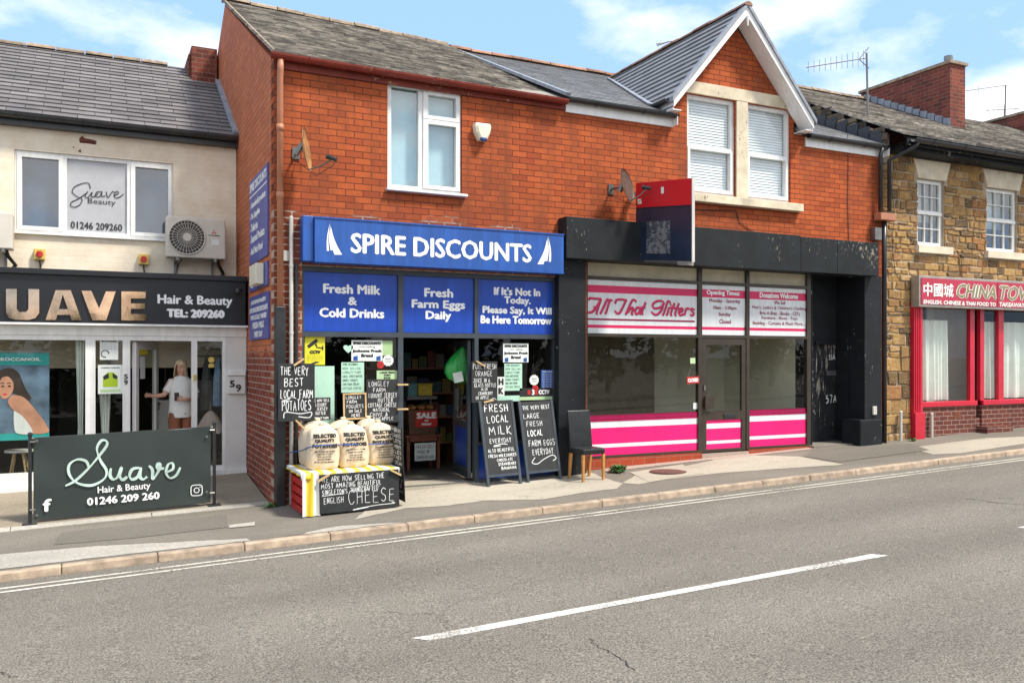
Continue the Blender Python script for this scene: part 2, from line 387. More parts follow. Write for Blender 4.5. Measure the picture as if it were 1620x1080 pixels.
M['teal'] = mat('teal_print', (.02, .34, .33), .5, var=.05)
M['poster_bg'] = mat('poster_photo_backdrop', (.10, .16, .24), .5, var=.6, vscale=3)
M['poster_hair'] = mat('poster_dark_hair', (.035, .022, .018), .5, var=.3)
M['poster_skin'] = mat('poster_skin', (.52, .25, .16), .5, var=.25, vscale=4)
M['navy_sign'] = mat('navy_sign_face', (.016, .026, .050), .25, var=.25, vscale=3)
M['red_sign'] = mat('bright_red_sign', (.58, .012, .022), .3, var=.05, vscale=2)
M['grey_stain'] = peel_mat('scraped_poster_patch', (.045, .055, .07), (.17, .175, .18), .53, .5, 2.5, (.4, 1, 1.6))
M['leaf'] = mat('weed_leaf', (.06, .14, .03), .6, var=.4, vscale=20, island=.4)
M['hedge'] = mat('hedge_leaf', (.035, .07, .018), .7, var=.4, vscale=6, island=.5)
M['bark'] = mat('bark', (.08, .055, .04), .9, var=.3, bmp=.5)
M['lime_car'] = mat('lime_car_paint', (.38, .55, .02), .2, var=.03, coat=.6)
M['tyre'] = mat('tyre_rubber', (.02, .02, .02), .8, var=.2)
M['road'] = asphalt('worn_asphalt', (.146, .130, .106), (.35, .316, .265), 70, grain=.68, patchy=.2, tracks=True)
M['pave'] = asphalt('pavement_asphalt', (.21, .185, .15), (.33, .298, .245), 120, patchy=.3)
M['pave_dark'] = asphalt('pavement_dark_patch', (.175, .156, .128), (.27, .243, .202), 120, crack=False)
M['concrete'] = asphalt('pale_concrete', (.42, .375, .30), (.50, .45, .365), 60, grain=.12, patchy=.22)
M['concrete_pale'] = asphalt('worn_pale_concrete', (.46, .43, .37), (.58, .54, .47), 40, grain=.25, patchy=.3)
M['forecourt'] = asphalt('forecourt_concrete', (.33, .275, .20), (.40, .34, .255), 60, grain=.2, patchy=.4)
M['pink_paving'] = asphalt('pinkish_screed', (.40, .30, .25), (.48, .38, .32), 60, crack=False, grain=.12)
M['kerb'] = mat('granite_kerb', (.38, .29, .21), .9, var=.38, vscale=7, bmp=.5, bscale=90, island=.12)
M['line_white'] = peel_mat('white_road_paint', (.58, .565, .52), (.22, .20, .17), .56, .7, 11, (1, 1, 1))
M['line_worn'] = peel_mat('worn_cream_road_paint', (.54, .51, .43), (.20, .18, .15), .56, .8, 9, (1, 1, 1))
M['manhole'] = mat('rusty_iron_cover', (.13, .06, .045), .7, metal=.2, var=.3, vscale=12, bmp=.6, bscale=50)

# ------------------------------------------------------------------ mesh builder
ORG = {}
class MB:
    def __init__(s): s.v = []; s.f = []; s.m = []; s.mats = []; s.cur = 0
    def use(s, m):
        if m not in s.mats: s.mats.append(m)
        s.cur = s.mats.index(m); return s
    def add(s, vs, fs):
        b = len(s.v); s.v += [tuple(x) for x in vs]
        for f in fs: s.f.append(tuple(b + i for i in f)); s.m.append(s.cur)
    def quad(s, a, b, c, d): s.add([a, b, c, d], [(0, 1, 2, 3)])
    def poly(s, pts): s.add(pts, [tuple(range(len(pts)))])
    def box(s, x0, x1, y0, y1, z0, z1):
        s.add([(x0, y0, z0), (x1, y0, z0), (x1, y1, z0), (x0, y1, z0), (x0, y0, z1), (x1, y0, z1), (x1, y1, z1), (x0, y1, z1)],
              [(0, 3, 2, 1), (4, 5, 6, 7), (0, 1, 5, 4), (1, 2, 6, 5), (2, 3, 7, 6), (3, 0, 4, 7)])
    def hexa(s, b4, t4):
        s.add(list(b4) + list(t4), [(0, 3, 2, 1), (4, 5, 6, 7), (0, 1, 5, 4), (1, 2, 6, 5), (2, 3, 7, 6), (3, 0, 4, 7)])
    def prism(s, pts, d):                 # polygon extruded by vector d
        n = len(pts); d = Vector(d); A = [Vector(p) for p in pts]
        s.add([*A, *[p + d for p in A]], [tuple(range(n))[::-1], tuple(range(n, 2 * n))] + [(i, (i + 1) % n, n + (i + 1) % n, n + i) for i in range(n)])
    def tube(s, pts, r, n=8, cap=True):
        pts = [Vector(p) for p in pts]; rs = r if isinstance(r, (list, tuple)) else [r] * len(pts)
        rings = []; up = None
        for i, p in enumerate(pts):
            d = (pts[min(i + 1, len(pts) - 1)] - pts[max(i - 1, 0)]).normalized()
            if up is None:
                up = Vector((0, 0, 1)) if abs(d.z) < .9 else Vector((1, 0, 0))
            a = d.cross(up).normalized(); b = a.cross(d).normalized(); up = b
            rings.append([p + (a * math.cos(t) + b * math.sin(t)) * rs[i] for t in (2 * math.pi * k / n for k in range(n))])
        vs = [v for q in rings for v in q]; fs = []
        for i in range(len(pts) - 1):
            for k in range(n): fs.append((i * n + k, i * n + (k + 1) % n, (i + 1) * n + (k + 1) % n, (i + 1) * n + k))
        if cap: fs += [tuple(range(n))[::-1], tuple((len(pts) - 1) * n + k for k in range(n))]
        s.add(vs, fs)
    def bar(s, a, b, w, h, up=(0, 0, 1)):  # rectangular bar
        a, b = Vector(a), Vector(b); d = (b - a).normalized(); u = Vector(up)
        x = d.cross(u).normalized() * w / 2; y = x.cross(d).normalized() * h / 2
        s.hexa([a - x - y, a + x - y, a + x + y, a - x + y], [b - x - y, b + x - y, b + x + y, b - x + y])
    def ball(s, c, r, n=12, m=8):
        c = Vector(c); r = r if isinstance(r, (tuple, list)) else (r, r, r)
        vs = [(c.x, c.y, c.z - r[2])]; fs = []
        for i in range(1, m):
            t = math.pi * i / m - math.pi / 2
            for k in range(n):
                p = 2 * math.pi * k / n
                vs.append((c.x + r[0] * math.cos(t) * math.cos(p), c.y + r[1] * math.cos(t) * math.sin(p), c.z + r[2] * math.sin(t)))
        vs.append((c.x, c.y, c.z + r[2]))
        for k in range(n): fs.append((0, 1 + (k + 1) % n, 1 + k))
        for i in range(m - 2):
            for k in range(n): fs.append((1 + i * n + k, 1 + i * n + (k + 1) % n, 1 + (i + 1) * n + (k + 1) % n, 1 + (i + 1) * n + k))
        l = len(vs) - 1
        for k in range(n): fs.append((l, 1 + (m - 2) * n + k, 1 + (m - 2) * n + (k + 1) % n))
        s.add(vs, fs)
    def disc(s, c, r, axis='Y', n=24, h=.01):
        c = Vector(c)
        d = {'Y': Vector((0, 1, 0)), 'X': Vector((1, 0, 0)), 'Z': Vector((0, 0, 1))}[axis]
        s.tube([c, c + d * h], r, n)
    def plate(s, x0, x1, z0, z1, holes, y, th, opentop=False):   # XZ plate facing -Y with rectangular holes and reveals
        xs = sorted({x0, x1, *[min(max(h[i], x0), x1) for h in holes for i in (0, 1)]})
        zs = sorted({z0, z1, *[min(max(h[i], z0), z1) for h in holes for i in (2, 3)]})
        idx = {}
        def vi(i, j):
            if (i, j) not in idx: idx[(i, j)] = len(s.v); s.v.append((xs[i], y, zs[j]))
            return idx[(i, j)]
        for i in range(len(xs) - 1):
            for j in range(len(zs) - 1):
                cx, cz = (xs[i] + xs[i + 1]) / 2, (zs[j] + zs[j + 1]) / 2
                if any(h[0] < cx < h[1] and h[2] < cz < h[3] for h in holes): continue
                s.f.append((vi(i, j), vi(i + 1, j), vi(i + 1, j + 1), vi(i, j + 1))); s.m.append(s.cur)
        for (a, b, c, d) in holes:
            a, b, c, d = max(a, x0), min(b, x1), max(c, z0), min(d, z1)
            s.quad((a, y, c), (a, y, d), (a, y + th, d), (a, y + th, c)); s.quad((b, y, d), (b, y, c), (b, y + th, c), (b, y + th, d))
            if not (opentop and d >= z1): s.quad((a, y, d), (b, y, d), (b, y + th, d), (a, y + th, d))
            s.quad((b, y, c), (a, y, c), (a, y + th, c), (b, y + th, c))
        s.quad((x0, y, z1), (x0, y, z0), (x0, y + th, z0), (x0, y + th, z1)); s.quad((x1, y, z0), (x1, y, z1), (x1, y + th, z1), (x1, y + th, z0))
        if not opentop: s.quad((x0, y, z1), (x0, y + th, z1), (x1, y + th, z1), (x1, y, z1))
        s.quad((x0, y, z0), (x1, y, z0), (x1, y + th, z0), (x0, y + th, z0))
    def build(s, name, m=None, parent=None, smooth=False, bevel=0, loc=None, merge=False, props=None):
        org = Vector(ORG[parent.name]) if parent else Vector(loc) if loc is not None else Vector((0, 0, 0))
        if parent is None and loc is None and s.v:
            org = Vector(((min(v[0] for v in s.v) + max(v[0] for v in s.v)) / 2, (min(v[1] for v in s.v) + max(v[1] for v in s.v)) / 2, min(v[2] for v in s.v)))
        me = bpy.data.meshes.new(name)
        me.from_pydata([(v[0] - org.x, v[1] - org.y, v[2] - org.z) for v in s.v], [], s.f)
        for k in (s.mats or [m]): me.materials.append(k)
        if s.mats and m is not None and m not in s.mats: pass
        if len(s.mats) > 1: me.polygons.foreach_set('material_index', s.m)
        if merge:
            bm = bmesh.new(); bm.from_mesh(me); bmesh.ops.remove_doubles(bm, verts=bm.verts, dist=1e-4); bm.to_mesh(me); bm.free()
        if smooth: me.polygons.foreach_set('use_smooth', [True] * len(me.polygons))
        me.update()
        o = bpy.data.objects.new(name, me); COL.objects.link(o)
        if parent: o.parent = parent
        else: o.location = org
        ORG[o.name] = tuple(org)
        if bevel:
            b = o.modifiers.new('bevel', 'BEVEL'); b.width = bevel; b.segments = 2; b.limit_method = 'ANGLE'
        for k, v in (props or {}).items(): o[k] = v
        return o
def thing(name, label, cat, loc, group=None):
    o = bpy.data.objects.new(name, None); COL.objects.link(o)
    o.location = loc; o.empty_display_size = .2
    o['label'] = label; o['category'] = cat
    if group: o['group'] = group
    ORG[o.name] = tuple(loc)
    return o
def tag(o, label, cat, group=None):
    o['label'] = label; o['category'] = cat
    if group: o['group'] = group
    return o
def struct(o): o['kind'] = 'structure'; return o

# ------------------------------------------------------------------ lettering
class Fr:                                 # a flat frame: origin, right, up; d goes outwards
    def __init__(s, o, ux=(1, 0, 0), uz=(0, 0, 1)):
        s.o, s.ux, s.uz = Vector(o), Vector(ux).normalized(), Vector(uz).normalized()
        s.n = s.ux.cross(s.uz)
    def __call__(s, u, v, d=0): return s.o + s.ux * u + s.uz * v + s.n * d
def wallfr(Y): return Fr((0, Y, 0))
_tc = {}
def glyphs(t, shear=0.0):
    if (t, shear) not in _tc:
        c = bpy.data.curves.new('t', 'FONT'); c.body = t; c.shear = shear; c.resolution_u = 2
        o = bpy.data.objects.new('t', c); COL.objects.link(o)
        me = bpy.data.meshes.new_from_object(o.evaluated_get(bpy.context.evaluated_depsgraph_get()))
        vs = [v.co.copy() for v in me.vertices]; fs = [tuple(p.vertices) for p in me.polygons]
        bpy.data.objects.remove(o); bpy.data.curves.remove(c); bpy.data.meshes.remove(me)
        x0, x1 = min(v.x for v in vs), max(v.x for v in vs); y0, y1 = min(v.y for v in vs), max(v.y for v in vs)
        _tc[(t, shear)] = ([((v.x - x0) / (x1 - x0), (v.y - y0) / (y1 - y0)) for v in vs], fs)
    return _tc[(t, shear)]
def text(mb, fr, t, u0, u1, v0, v1, bold=0.0, d=0.003, shear=0.0, warp=None):
    vs, fs = glyphs(t, shear)
    offs = [(0, 0)]
    if bold: offs = [(0, 0), (bold, 0), (-bold, 0), (0, bold * .7), (0, -bold * .7)]
    for k, (a, b) in enumerate(offs):
        pts = [(u0 + x * (u1 - u0) + a, v0 + y * (v1 - v0) + b) for x, y in vs]
        dd = d + k * 0.0003
        mb.add([warp(u, v, dd) if warp else fr(u, v, dd) for u, v in pts], fs)
def ptext(mb, Y, t, x0, y0, x1, y1, bold=0.0, d=0.003, shear=0.0):
    a, b, c, e = rectL(x0, y0, x1, y1, Y)
    text(mb, wallfr(Y), t, a, b, c, e, bold, d, shear)
SF = {
 'A': '0,0 .5,1 1,0;.18,.38 .85,.36', 'B': '.05,0 .05,1;~.05,1 .7,.97 .75,.65 .08,.52;~.08,.52 .9,.45 .8,.05 .05,0', 'C': '~.95,.85 .6,1.02 .15,.8 .05,.4 .3,.02 .65,0 .95,.15',
 'D': '.05,0 .08,1;~.08,1 .7,.95 1,.5 .7,.05 .05,0', 'E': '.9,.98 .1,1 .05,0 .9,.02;.08,.5 .75,.53', 'F': '.95,.98 .1,1 .05,-.02;.08,.5 .7,.52', 'G': '~.9,.85 .55,1 .1,.75 .05,.3 .4,0 .85,.1 .88,.42;.55,.42 .98,.42',
 'H': '.05,0 .08,1;.9,0 .92,1;.06,.5 .92,.53', 'I': '.5,0 .5,1', 'J': '~.7,1 .7,.3 .45,0 .1,.15;.35,1 1,1', 'K': '.08,0 .08,1;.9,1 .1,.42 .95,-.05', 'L': '.1,1 .06,.02 .85,0',
 'M': '0,0 .12,1 .5,.35 .88,1 1,0', 'N': '.05,0 .08,1 .9,0 .93,1', 'O': '~.5,1 .08,.75 .05,.3 .45,0 .9,.25 .95,.7 .5,1 .4,.97', 'P': '.08,-.02 .08,1;~.08,1 .8,.98 .85,.6 .1,.45', 'Q': '~.5,1 .05,.7 .1,.2 .5,0 .92,.3 .9,.75 .5,1;.6,.25 1,-.1',
 'R': '.08,0 .08,1;~.08,1 .8,.98 .8,.6 .1,.48;.35,.48 .95,-.03', 'S': '~.9,.88 .5,1.02 .12,.8 .3,.55 .75,.42 .85,.15 .45,0 .05,.12', 'T': '.5,0 .5,1;0,.97 1,1', 'U': '~.06,1 .08,.3 .4,0 .8,.15 .92,1',
 'V': '.02,1 .5,0 .98,1', 'W': '0,1 .22,0 .5,.75 .75,0 1,1', 'X': '.05,0 .95,1;.05,1 .95,0', 'Y': '.03,1 .5,.48 .97,1;.5,.48 .45,-.05', 'Z': '.05,.97 .95,1 .05,0 .95,.03',
 '&': '~.95,.05 .3,.75 .45,1 .68,.8 .1,.35 .2,.02 .55,.05 .85,.45', "'": '.5,1 .45,.78', '"': '.35,1 .32,.78;.65,1 .62,.78', '.': '.45,0 .52,.04', '-': '.1,.45 .9,.48',
 '5': '.85,1 .2,1 .15,.58;~.15,.58 .7,.62 .85,.25 .5,0 .1,.08', '7': '.1,1 .9,1 .35,0', '£': '~.85,.8 .5,1 .3,.7 .35,.2 .1,.02;.1,.02 .9,.05;.12,.5 .7,.5',
 'a': '~.8,.55 .4,.65 .08,.3 .3,0 .7,.1 .82,.6;~.82,.6 .82,.15 1.02,.05', 'l': '~.1,.2 .7,.8 .6,1.05 .4,.9 .4,.2 .65,.0 .95,.15', 'h': '~.0,.2 .6,.85 .5,1.05 .3,.8 .25,0;~.25,.25 .6,.62 .75,.45 .75,.1 1,.1',
 't': '~.5,1 .42,.3 .55,0 .95,.15;.1,.68 .9,.7', 'i': '~.35,.6 .35,.15 .55,0 .9,.15;.42,.85 .46,.9', 'e': '~.1,.25 .7,.4 .7,.6 .4,.65 .12,.3 .4,0 .95,.2', 'r': '~.05,.2 .35,.62 .4,.7 .5,.58 .85,.6;~.6,.58 .5,.2 .65,0 .95,.12', 's': '~.05,.15 .5,.68 .7,.35 .6,.02 .1,.05',
}
def catmull(p, n=6):
    if len(p) < 3: return p
    out = []
    q = [p[0]] + p + [p[-1]]
    for i in range(1, len(q) - 2):
        for k in range(n):
            t = k / n
            out.append(tuple(.5 * ((2 * q[i][j]) + (-q[i - 1][j] + q[i + 1][j]) * t + (2 * q[i - 1][j] - 5 * q[i][j] + 4 * q[i + 1][j] - q[i + 2][j]) * t * t + (-q[i - 1][j] + 3 * q[i][j] - 3 * q[i + 1][j] + q[i + 2][j]) * t ** 3) for j in range(len(p[0]))))
    out.append(p[-1])
    return out
_lay = [0]
def ribbon(mb, fr, pts, w, d=0.003, warp=None):
    _lay[0] = (_lay[0] + 1) % 12
    d0 = d + _lay[0] * .00012
    n = len(pts)
    if n < 2: return
    L_, R_ = [], []
    for i in range(n):
        a, b = pts[max(i - 1, 0)], pts[min(i + 1, n - 1)]
        dx, dy = b[0] - a[0], b[1] - a[1]; l = math.hypot(dx, dy) or 1e-6
        ww = (w[i] if isinstance(w, list) else w) / 2
        nx, ny = -dy / l * ww, dx / l * ww
        dd = d0 + i * 6e-6
        L_.append((pts[i][0] + nx, pts[i][1] + ny, dd)); R_.append((pts[i][0] - nx, pts[i][1] - ny, dd))
    f = warp or fr
    mb.add([f(*q) for q in L_ + R_], [(n + i, n + i + 1, i + 1, i) for i in range(n - 1)])
def dense(p, k=3):
    o = []
    for a, b in zip(p, p[1:]):
        for i in range(k): o.append(tuple(a[j] + (b[j] - a[j]) * i / k for j in range(2)))
    return o + [p[-1]]
def hand(mb, fr, t, u0, u1, v0, v1, w=0.007, d=0.003, jit=.08, slant=0.0, wf=None):
    """handwritten capitals fitted into a box, one ribbon per pen stroke"""
    adv = {' ': .6, 'I': .45, "'": .3, '"': .45, '.': .35, 'M': 1.25, 'W': 1.3, 'i': .5, 'l': .6, 't': .6, 's': .62, 'r': .65, 'e': .7, 'a': .8, 'h': .75}
    tot = sum(adv.get(c, .95) * 1.12 for c in t); s = (u1 - u0) / tot; x = u0; h = v1 - v0
    for c in t:
        a = adv.get(c, .95)
        if c in SF:
            sh = slant + rnd.uniform(-.08, .08) * jit * 8; by = rnd.uniform(-1, 1) * jit * .6; hs = 1 + rnd.uniform(-1, 1) * jit
            for st in SF[c].split(';'):
                sm = st[0] == '~'
                p = [tuple(map(float, q.split(','))) for q in st.lstrip('~').split()]
                p = [(q[0] + rnd.uniform(-1, 1) * jit * .35, q[1] + rnd.uniform(-1, 1) * jit * .35) for q in p]
                p = catmull(p, 5) if sm else dense(p)
                p = [(x + (q[0] * .78 * a + .06 + sh * q[1]) * s * 1.0, v0 + (q[1] * hs + by) * h) for q in p]
                ribbon(mb, fr, p, w * .8 * (1 + rnd.uniform(-.2, .2)), d)
        x += a * 1.12 * s

# ================================================================== THE SETTING
KY = -2.14                                    # kerb face
def sheet(name, m, x0, x1, y0, y1, f, nx=40, ny=2):
    mb = MB(); xs = [x0 + (x1 - x0) * i / nx for i in range(nx + 1)]; ys = [y0 + (y1 - y0) * j / ny for j in range(ny + 1)]
    vs = [(x, y, f(x, y)) for y in ys for x in xs]; fs = []
    for j in range(ny):
        for i in range(nx): fs.append((j * (nx + 1) + i, j * (nx + 1) + i + 1, (j + 1) * (nx + 1) + i + 1, (j + 1) * (nx + 1) + i))
    mb.add(vs, fs)
    return struct(mb.build(name, m, loc=(0, 0, 0)))
RZ = -0.075
sheet('ground', M['pave_dark'], -300, 300, -300, 300, lambda x, y: SL * (max(-45, min(60, x)) - SX) - .30, 60, 4)
sheet('road', M['road'], -45, 60, -11.2, KY + .01, lambda x, y: zp(x) + RZ, 60, 8)
sheet('pavement', M['pave'], -45, 60, KY + .135, .9, lambda x, y: zp(x) + max(0, min(.05, (y + .4) * .06)) * (1 if x > 2.2 else 0), 420, 12)
sheet('opposite_pavement', M['pave'], -45, 60, -13.4, -11.3, lambda x, y: zp(x), 60, 2)
mb = MB()
x = -12.0
while x < 45:
    l = rnd.uniform(.84, .98)
    for yy, sgn in ((KY, 1),):
        a, b = x + .0025, x + l - .0025
        j = rnd.uniform(-.006, .006)
        mb.hexa([(a, yy + j, zp(a) - .2), (b, yy + j, zp(b) - .2), (b, yy + .135, zp(b) - .2), (a, yy + .135, zp(a) - .2)],
                [(a, yy + .02 + j, zp(a) + .004), (b, yy + .02 + j, zp(b) + .004), (b, yy + .135, zp(b) + .005), (a, yy + .135, zp(a) + .005)])
    x += l
struct(mb.build('kerb', M['kerb'], loc=(0, 0, 0), bevel=.014))
mb = MB(); mb.hexa([(-45, -11.3, zp(-45) - .2), (60, -11.3, zp(60) - .2), (60, -11.18, zp(60) - .2), (-45, -11.18, zp(-45) - .2)],
                   [(-45, -11.3, zp(-45) + .006), (60, -11.3, zp(60) + .006), (60, -11.18, zp(60) + .006), (-45, -11.18, zp(-45) + .006)])
struct(mb.build('opposite_kerb', M['kerb'], loc=(0, 0, 0)))
# road paint
def paint(name, m, quads, lift):
    mb = MB()
    for q in quads:
        n = max(1, int((q[1] - q[0]) / 1.5))
        for i in range(n):
            a, b = q[0] + (q[1] - q[0]) * i / n, q[0] + (q[1] - q[0]) * (i + 1) / n
            sk = .11 if i == n - 1 and q[4] else 0; sk0 = .11 if i == 0 and q[4] else 0
            mb.quad((a + sk0, q[2], zp(a) + RZ + lift), (b + sk, q[2], zp(b) + RZ + lift), (b, q[3], zp(b) + RZ + lift), (a, q[3], zp(a) + RZ + lift))
    return struct(mb.build(name, m, loc=(0, 0, 0)))
paint('centre_line_marking', M['line_white'], [(2.08 + k * 6.95, 6.80 + k * 6.95, -5.79, -5.68, True) for k in range(-5, 8)], .004)
paint('double_line_marking', M['line_worn'], [(-30, 45, -2.45, -2.40, False), (-30, 45, -2.60, -2.55, False)], .004)
# forecourt in front of the salon
def zf(x, y): return zp(x) + .004 + .085 * max(0, y)
sheet('forecourt', M['forecourt'], -9, 2.09, .30, 3.4, zf, 24, 8)
mb = MB()
for (a, b) in ((-9, -.95), (-.94, .62), (.63, 2.09)):
    mb.hexa([(a, .16, zp(a) - .1), (b, .16, zp(b) - .1), (b, .30, zp(b) - .1), (a, .30, zp(a) - .1)],
            [(a, .16, zp(a) + .008), (b, .16, zp(b) + .008), (b, .30, zp(b) + .031), (a, .30, zp(a) + .031)])
struct(mb.build('forecourt_edging', M['concrete_pale'], loc=(0, 0, 0)))
def patch(name, m, pix, lift):
    pts = [G(x, y) for x, y in pix]
    for p in pts: p.y = max(p.y, KY + .145)
    q = []
    n = len(pts)
    for i in range(n):                       # roughen the traced edge
        a, b = pts[i], pts[(i + 1) % n]
        k = max(2, int((b - a).length / .12))
        for j in range(k):
            p = a.lerp(b, j / k); q.append((p.x + rnd.uniform(-.012, .012), p.y + rnd.uniform(-.012, .012)))
    ff = lambda x, y: zp(x) + max(0, min(.05, (y + .4) * .06)) * (1 if x > 2.2 else 0) + lift
    bm = bmesh.new(); vs = [bm.verts.new((a, b, 0)) for a, b in q]; f = bm.faces.new(vs)
    bmesh.ops.triangulate(bm, faces=[f])
    for _ in range(2): bmesh.ops.subdivide_edges(bm, edges=[e for e in bm.edges if e.calc_length() > .25], cuts=1); bmesh.ops.triangulate(bm, faces=bm.faces[:])
    for v in bm.verts: v.co.z = ff(v.co.x, v.co.y)
    for f in bm.faces:
        if f.normal.z < 0: f.normal_flip()
    me = bpy.data.meshes.new(name); bm.to_mesh(me); bm.free(); me.materials.append(m)
    o = bpy.data.objects.new(name, me); COL.objects.link(o); ORG[o.name] = (0, 0, 0)
    return struct(o)
patch('paving_patch', M['concrete'], [(560, 822), (641, 804), (708, 800), (765, 792), (861, 790), (918, 780), (976, 773), (985, 765), (937, 750), (880, 752), (823, 760), (746, 765), (708, 771), (640, 776), (600, 790)], .005)
patch('paving_patch', M['concrete'], [(1005, 752), (1110, 733), (1170, 722), (1263, 722), (1335, 735), (1213, 743), (1133, 749), (1060, 758), (1010, 766), (985, 764)], .005)
patch('paving_patch', M['concrete'], [(997, 748), (1080, 736), (1112, 749), (1027, 763)], .0095)
patch('paving_patch', M['pink_paving'], [(937, 739), (1105, 721), (1290, 706), (1290, 712), (1110, 731), (960, 748)], .007)
patch('paving_patch', M['concrete_pale'], [(-80, 884), (0, 877), (150, 864), (389, 852), (397, 858), (250, 871), (120, 886), (0, 900), (-80, 905)], .005)
patch('paving_patch', M['concrete_pale'], [(484, 842), (536, 832), (643, 828), (655, 833), (555, 846), (490, 853)], .005)
patch('paving_patch', M['concrete_pale'], [(792, 807), (842, 803), (1052, 780), (1058, 783), (930, 798), (842, 808), (803, 813)], .005)
patch('paving_patch', M['pave_dark'], [(85, 862), (98, 842), (240, 826), (360, 814), (360, 834), (220, 850)], .005)
patch('paving_patch', M['concrete_pale'], [(361, 831), (402, 826), (402, 832), (362, 836)], .0095)
patch('paving_patch', M['concrete'], [(1440, 708), (1560, 693), (1640, 690), (1640, 699), (1520, 717), (1475, 719)], .005)
patch('paving_patch', M['pave_dark'], [(450, 853), (470, 847), (488, 849), (482, 856), (460, 859)], .0095)
patch('paving_patch', M['pave_dark'], [(1290, 712), (1440, 702), (1470, 712), (1330, 731), (1270, 722)], .0075)

# ================================================================== BUILDING HELPERS
def slates(mb, o, u, v, W, H, course, width, th=.012, jit=.0, bond=True, cut=None, gap=.0015):
    o, u, v = Vector(o), Vector(u).normalized(), Vector(v).normalized(); n = u.cross(v).normalized()
    if n.z < 0: n = -n
    rows = int(math.ceil(H / course))
    for r in range(rows):
        h0, h1 = r * course, min((r + 1) * course + course * .35, H + .02)
        x = -(width * .5 if bond and r % 2 else 0) - rnd.random() * width * (.0 if jit == 0 else .4)
        while x < W:
            w = width * (1 + rnd.uniform(-jit, jit) * 2.5)
            a, b = max(0, x) + gap, min(W, x + w) - gap
            x += w
            if b - a < .01: continue
            if cut and not cut((a + b) / 2, (r + .5) * course): continue
            dz = rnd.uniform(0, th * .5) * (1 if jit else .3); dh = rnd.uniform(-1, 1) * jit * course * .5
            l = th * 1.6 + dz
            p = [o + u * a + v * (h0 + dh) + n * l, o + u * b + v * (h0 + dh) + n * l, o + u * b + v * h1 + n * .002, o + u * a + v * h1 + n * .002]
            q = [o + u * a + v * (h0 + dh) - n * .004, o + u * b + v * (h0 + dh) - n * .004]
            mb.add(p + q, [(0, 1, 2, 3), (4, 5, 1, 0), (4, 0, 3), (5, 2, 1)])
def ridge_tiles(mb, a, b, r=.11, l=.45):
    a, b = Vector(a), Vector(b); n = int((b - a).length / l); d = (b - a) / n; s = d.cross(Vector((0, 0, 1))).normalized()
    for i in range(n):
        p0, p1 = a + d * i, a + d * (i + .96); rr = r * (1 + rnd.uniform(-.05, .05)); up = Vector((0, 0, rnd.uniform(-.008, .012)))
        ring = [(math.cos(t), math.sin(t)) for t in (math.pi * k / 6 for k in range(7))]
        A = [p0 + up + s * c * rr + Vector((0, 0, q * rr * .8)) for c, q in ring]; B = [p1 + up + s * c * rr + Vector((0, 0, q * rr * .8)) for c, q in ring]
        mb.add(A + B, [(k, k + 1, 8 + k, 7 + k) for k in range(6)] + [tuple(range(7))[::-1], tuple(range(7, 14))])
def gutter(mb, a, b, r=.065):
    a, b = Vector(a), Vector(b); d = (b - a).normalized(); s = d.cross(Vector((0, 0, 1))).normalized()
    ring = [(math.cos(t), math.sin(t)) for t in (math.pi + math.pi * k / 8 for k in range(9))] + [(.86 * math.cos(t), .86 * math.sin(t)) for t in (2 * math.pi - math.pi * k / 8 for k in range(9))]
    n = len(ring)
    A = [a + s * c * r + Vector((0, 0, q * r)) for c, q in ring]; B = [b + s * c * r + Vector((0, 0, q * r)) for c, q in ring]
    mb.add(A + B, [(k, (k + 1) % n, n + (k + 1) % n, n + k) for k in range(n)] + [tuple(range(n))[::-1], tuple(range(n, 2 * n))])
    L = (b - a).length; k = .5
    while k < L:
        p = a + d * k; mb.tube([p - s * r * 1.08 + Vector((0, 0, .002)), p - s * r * .8 - Vector((0, 0, r * .75)), p - Vector((0, 0, r * 1.08)), p + s * r * .8 - Vector((0, 0, r * .75)), p + s * r * 1.08], .009, 5); k += .9
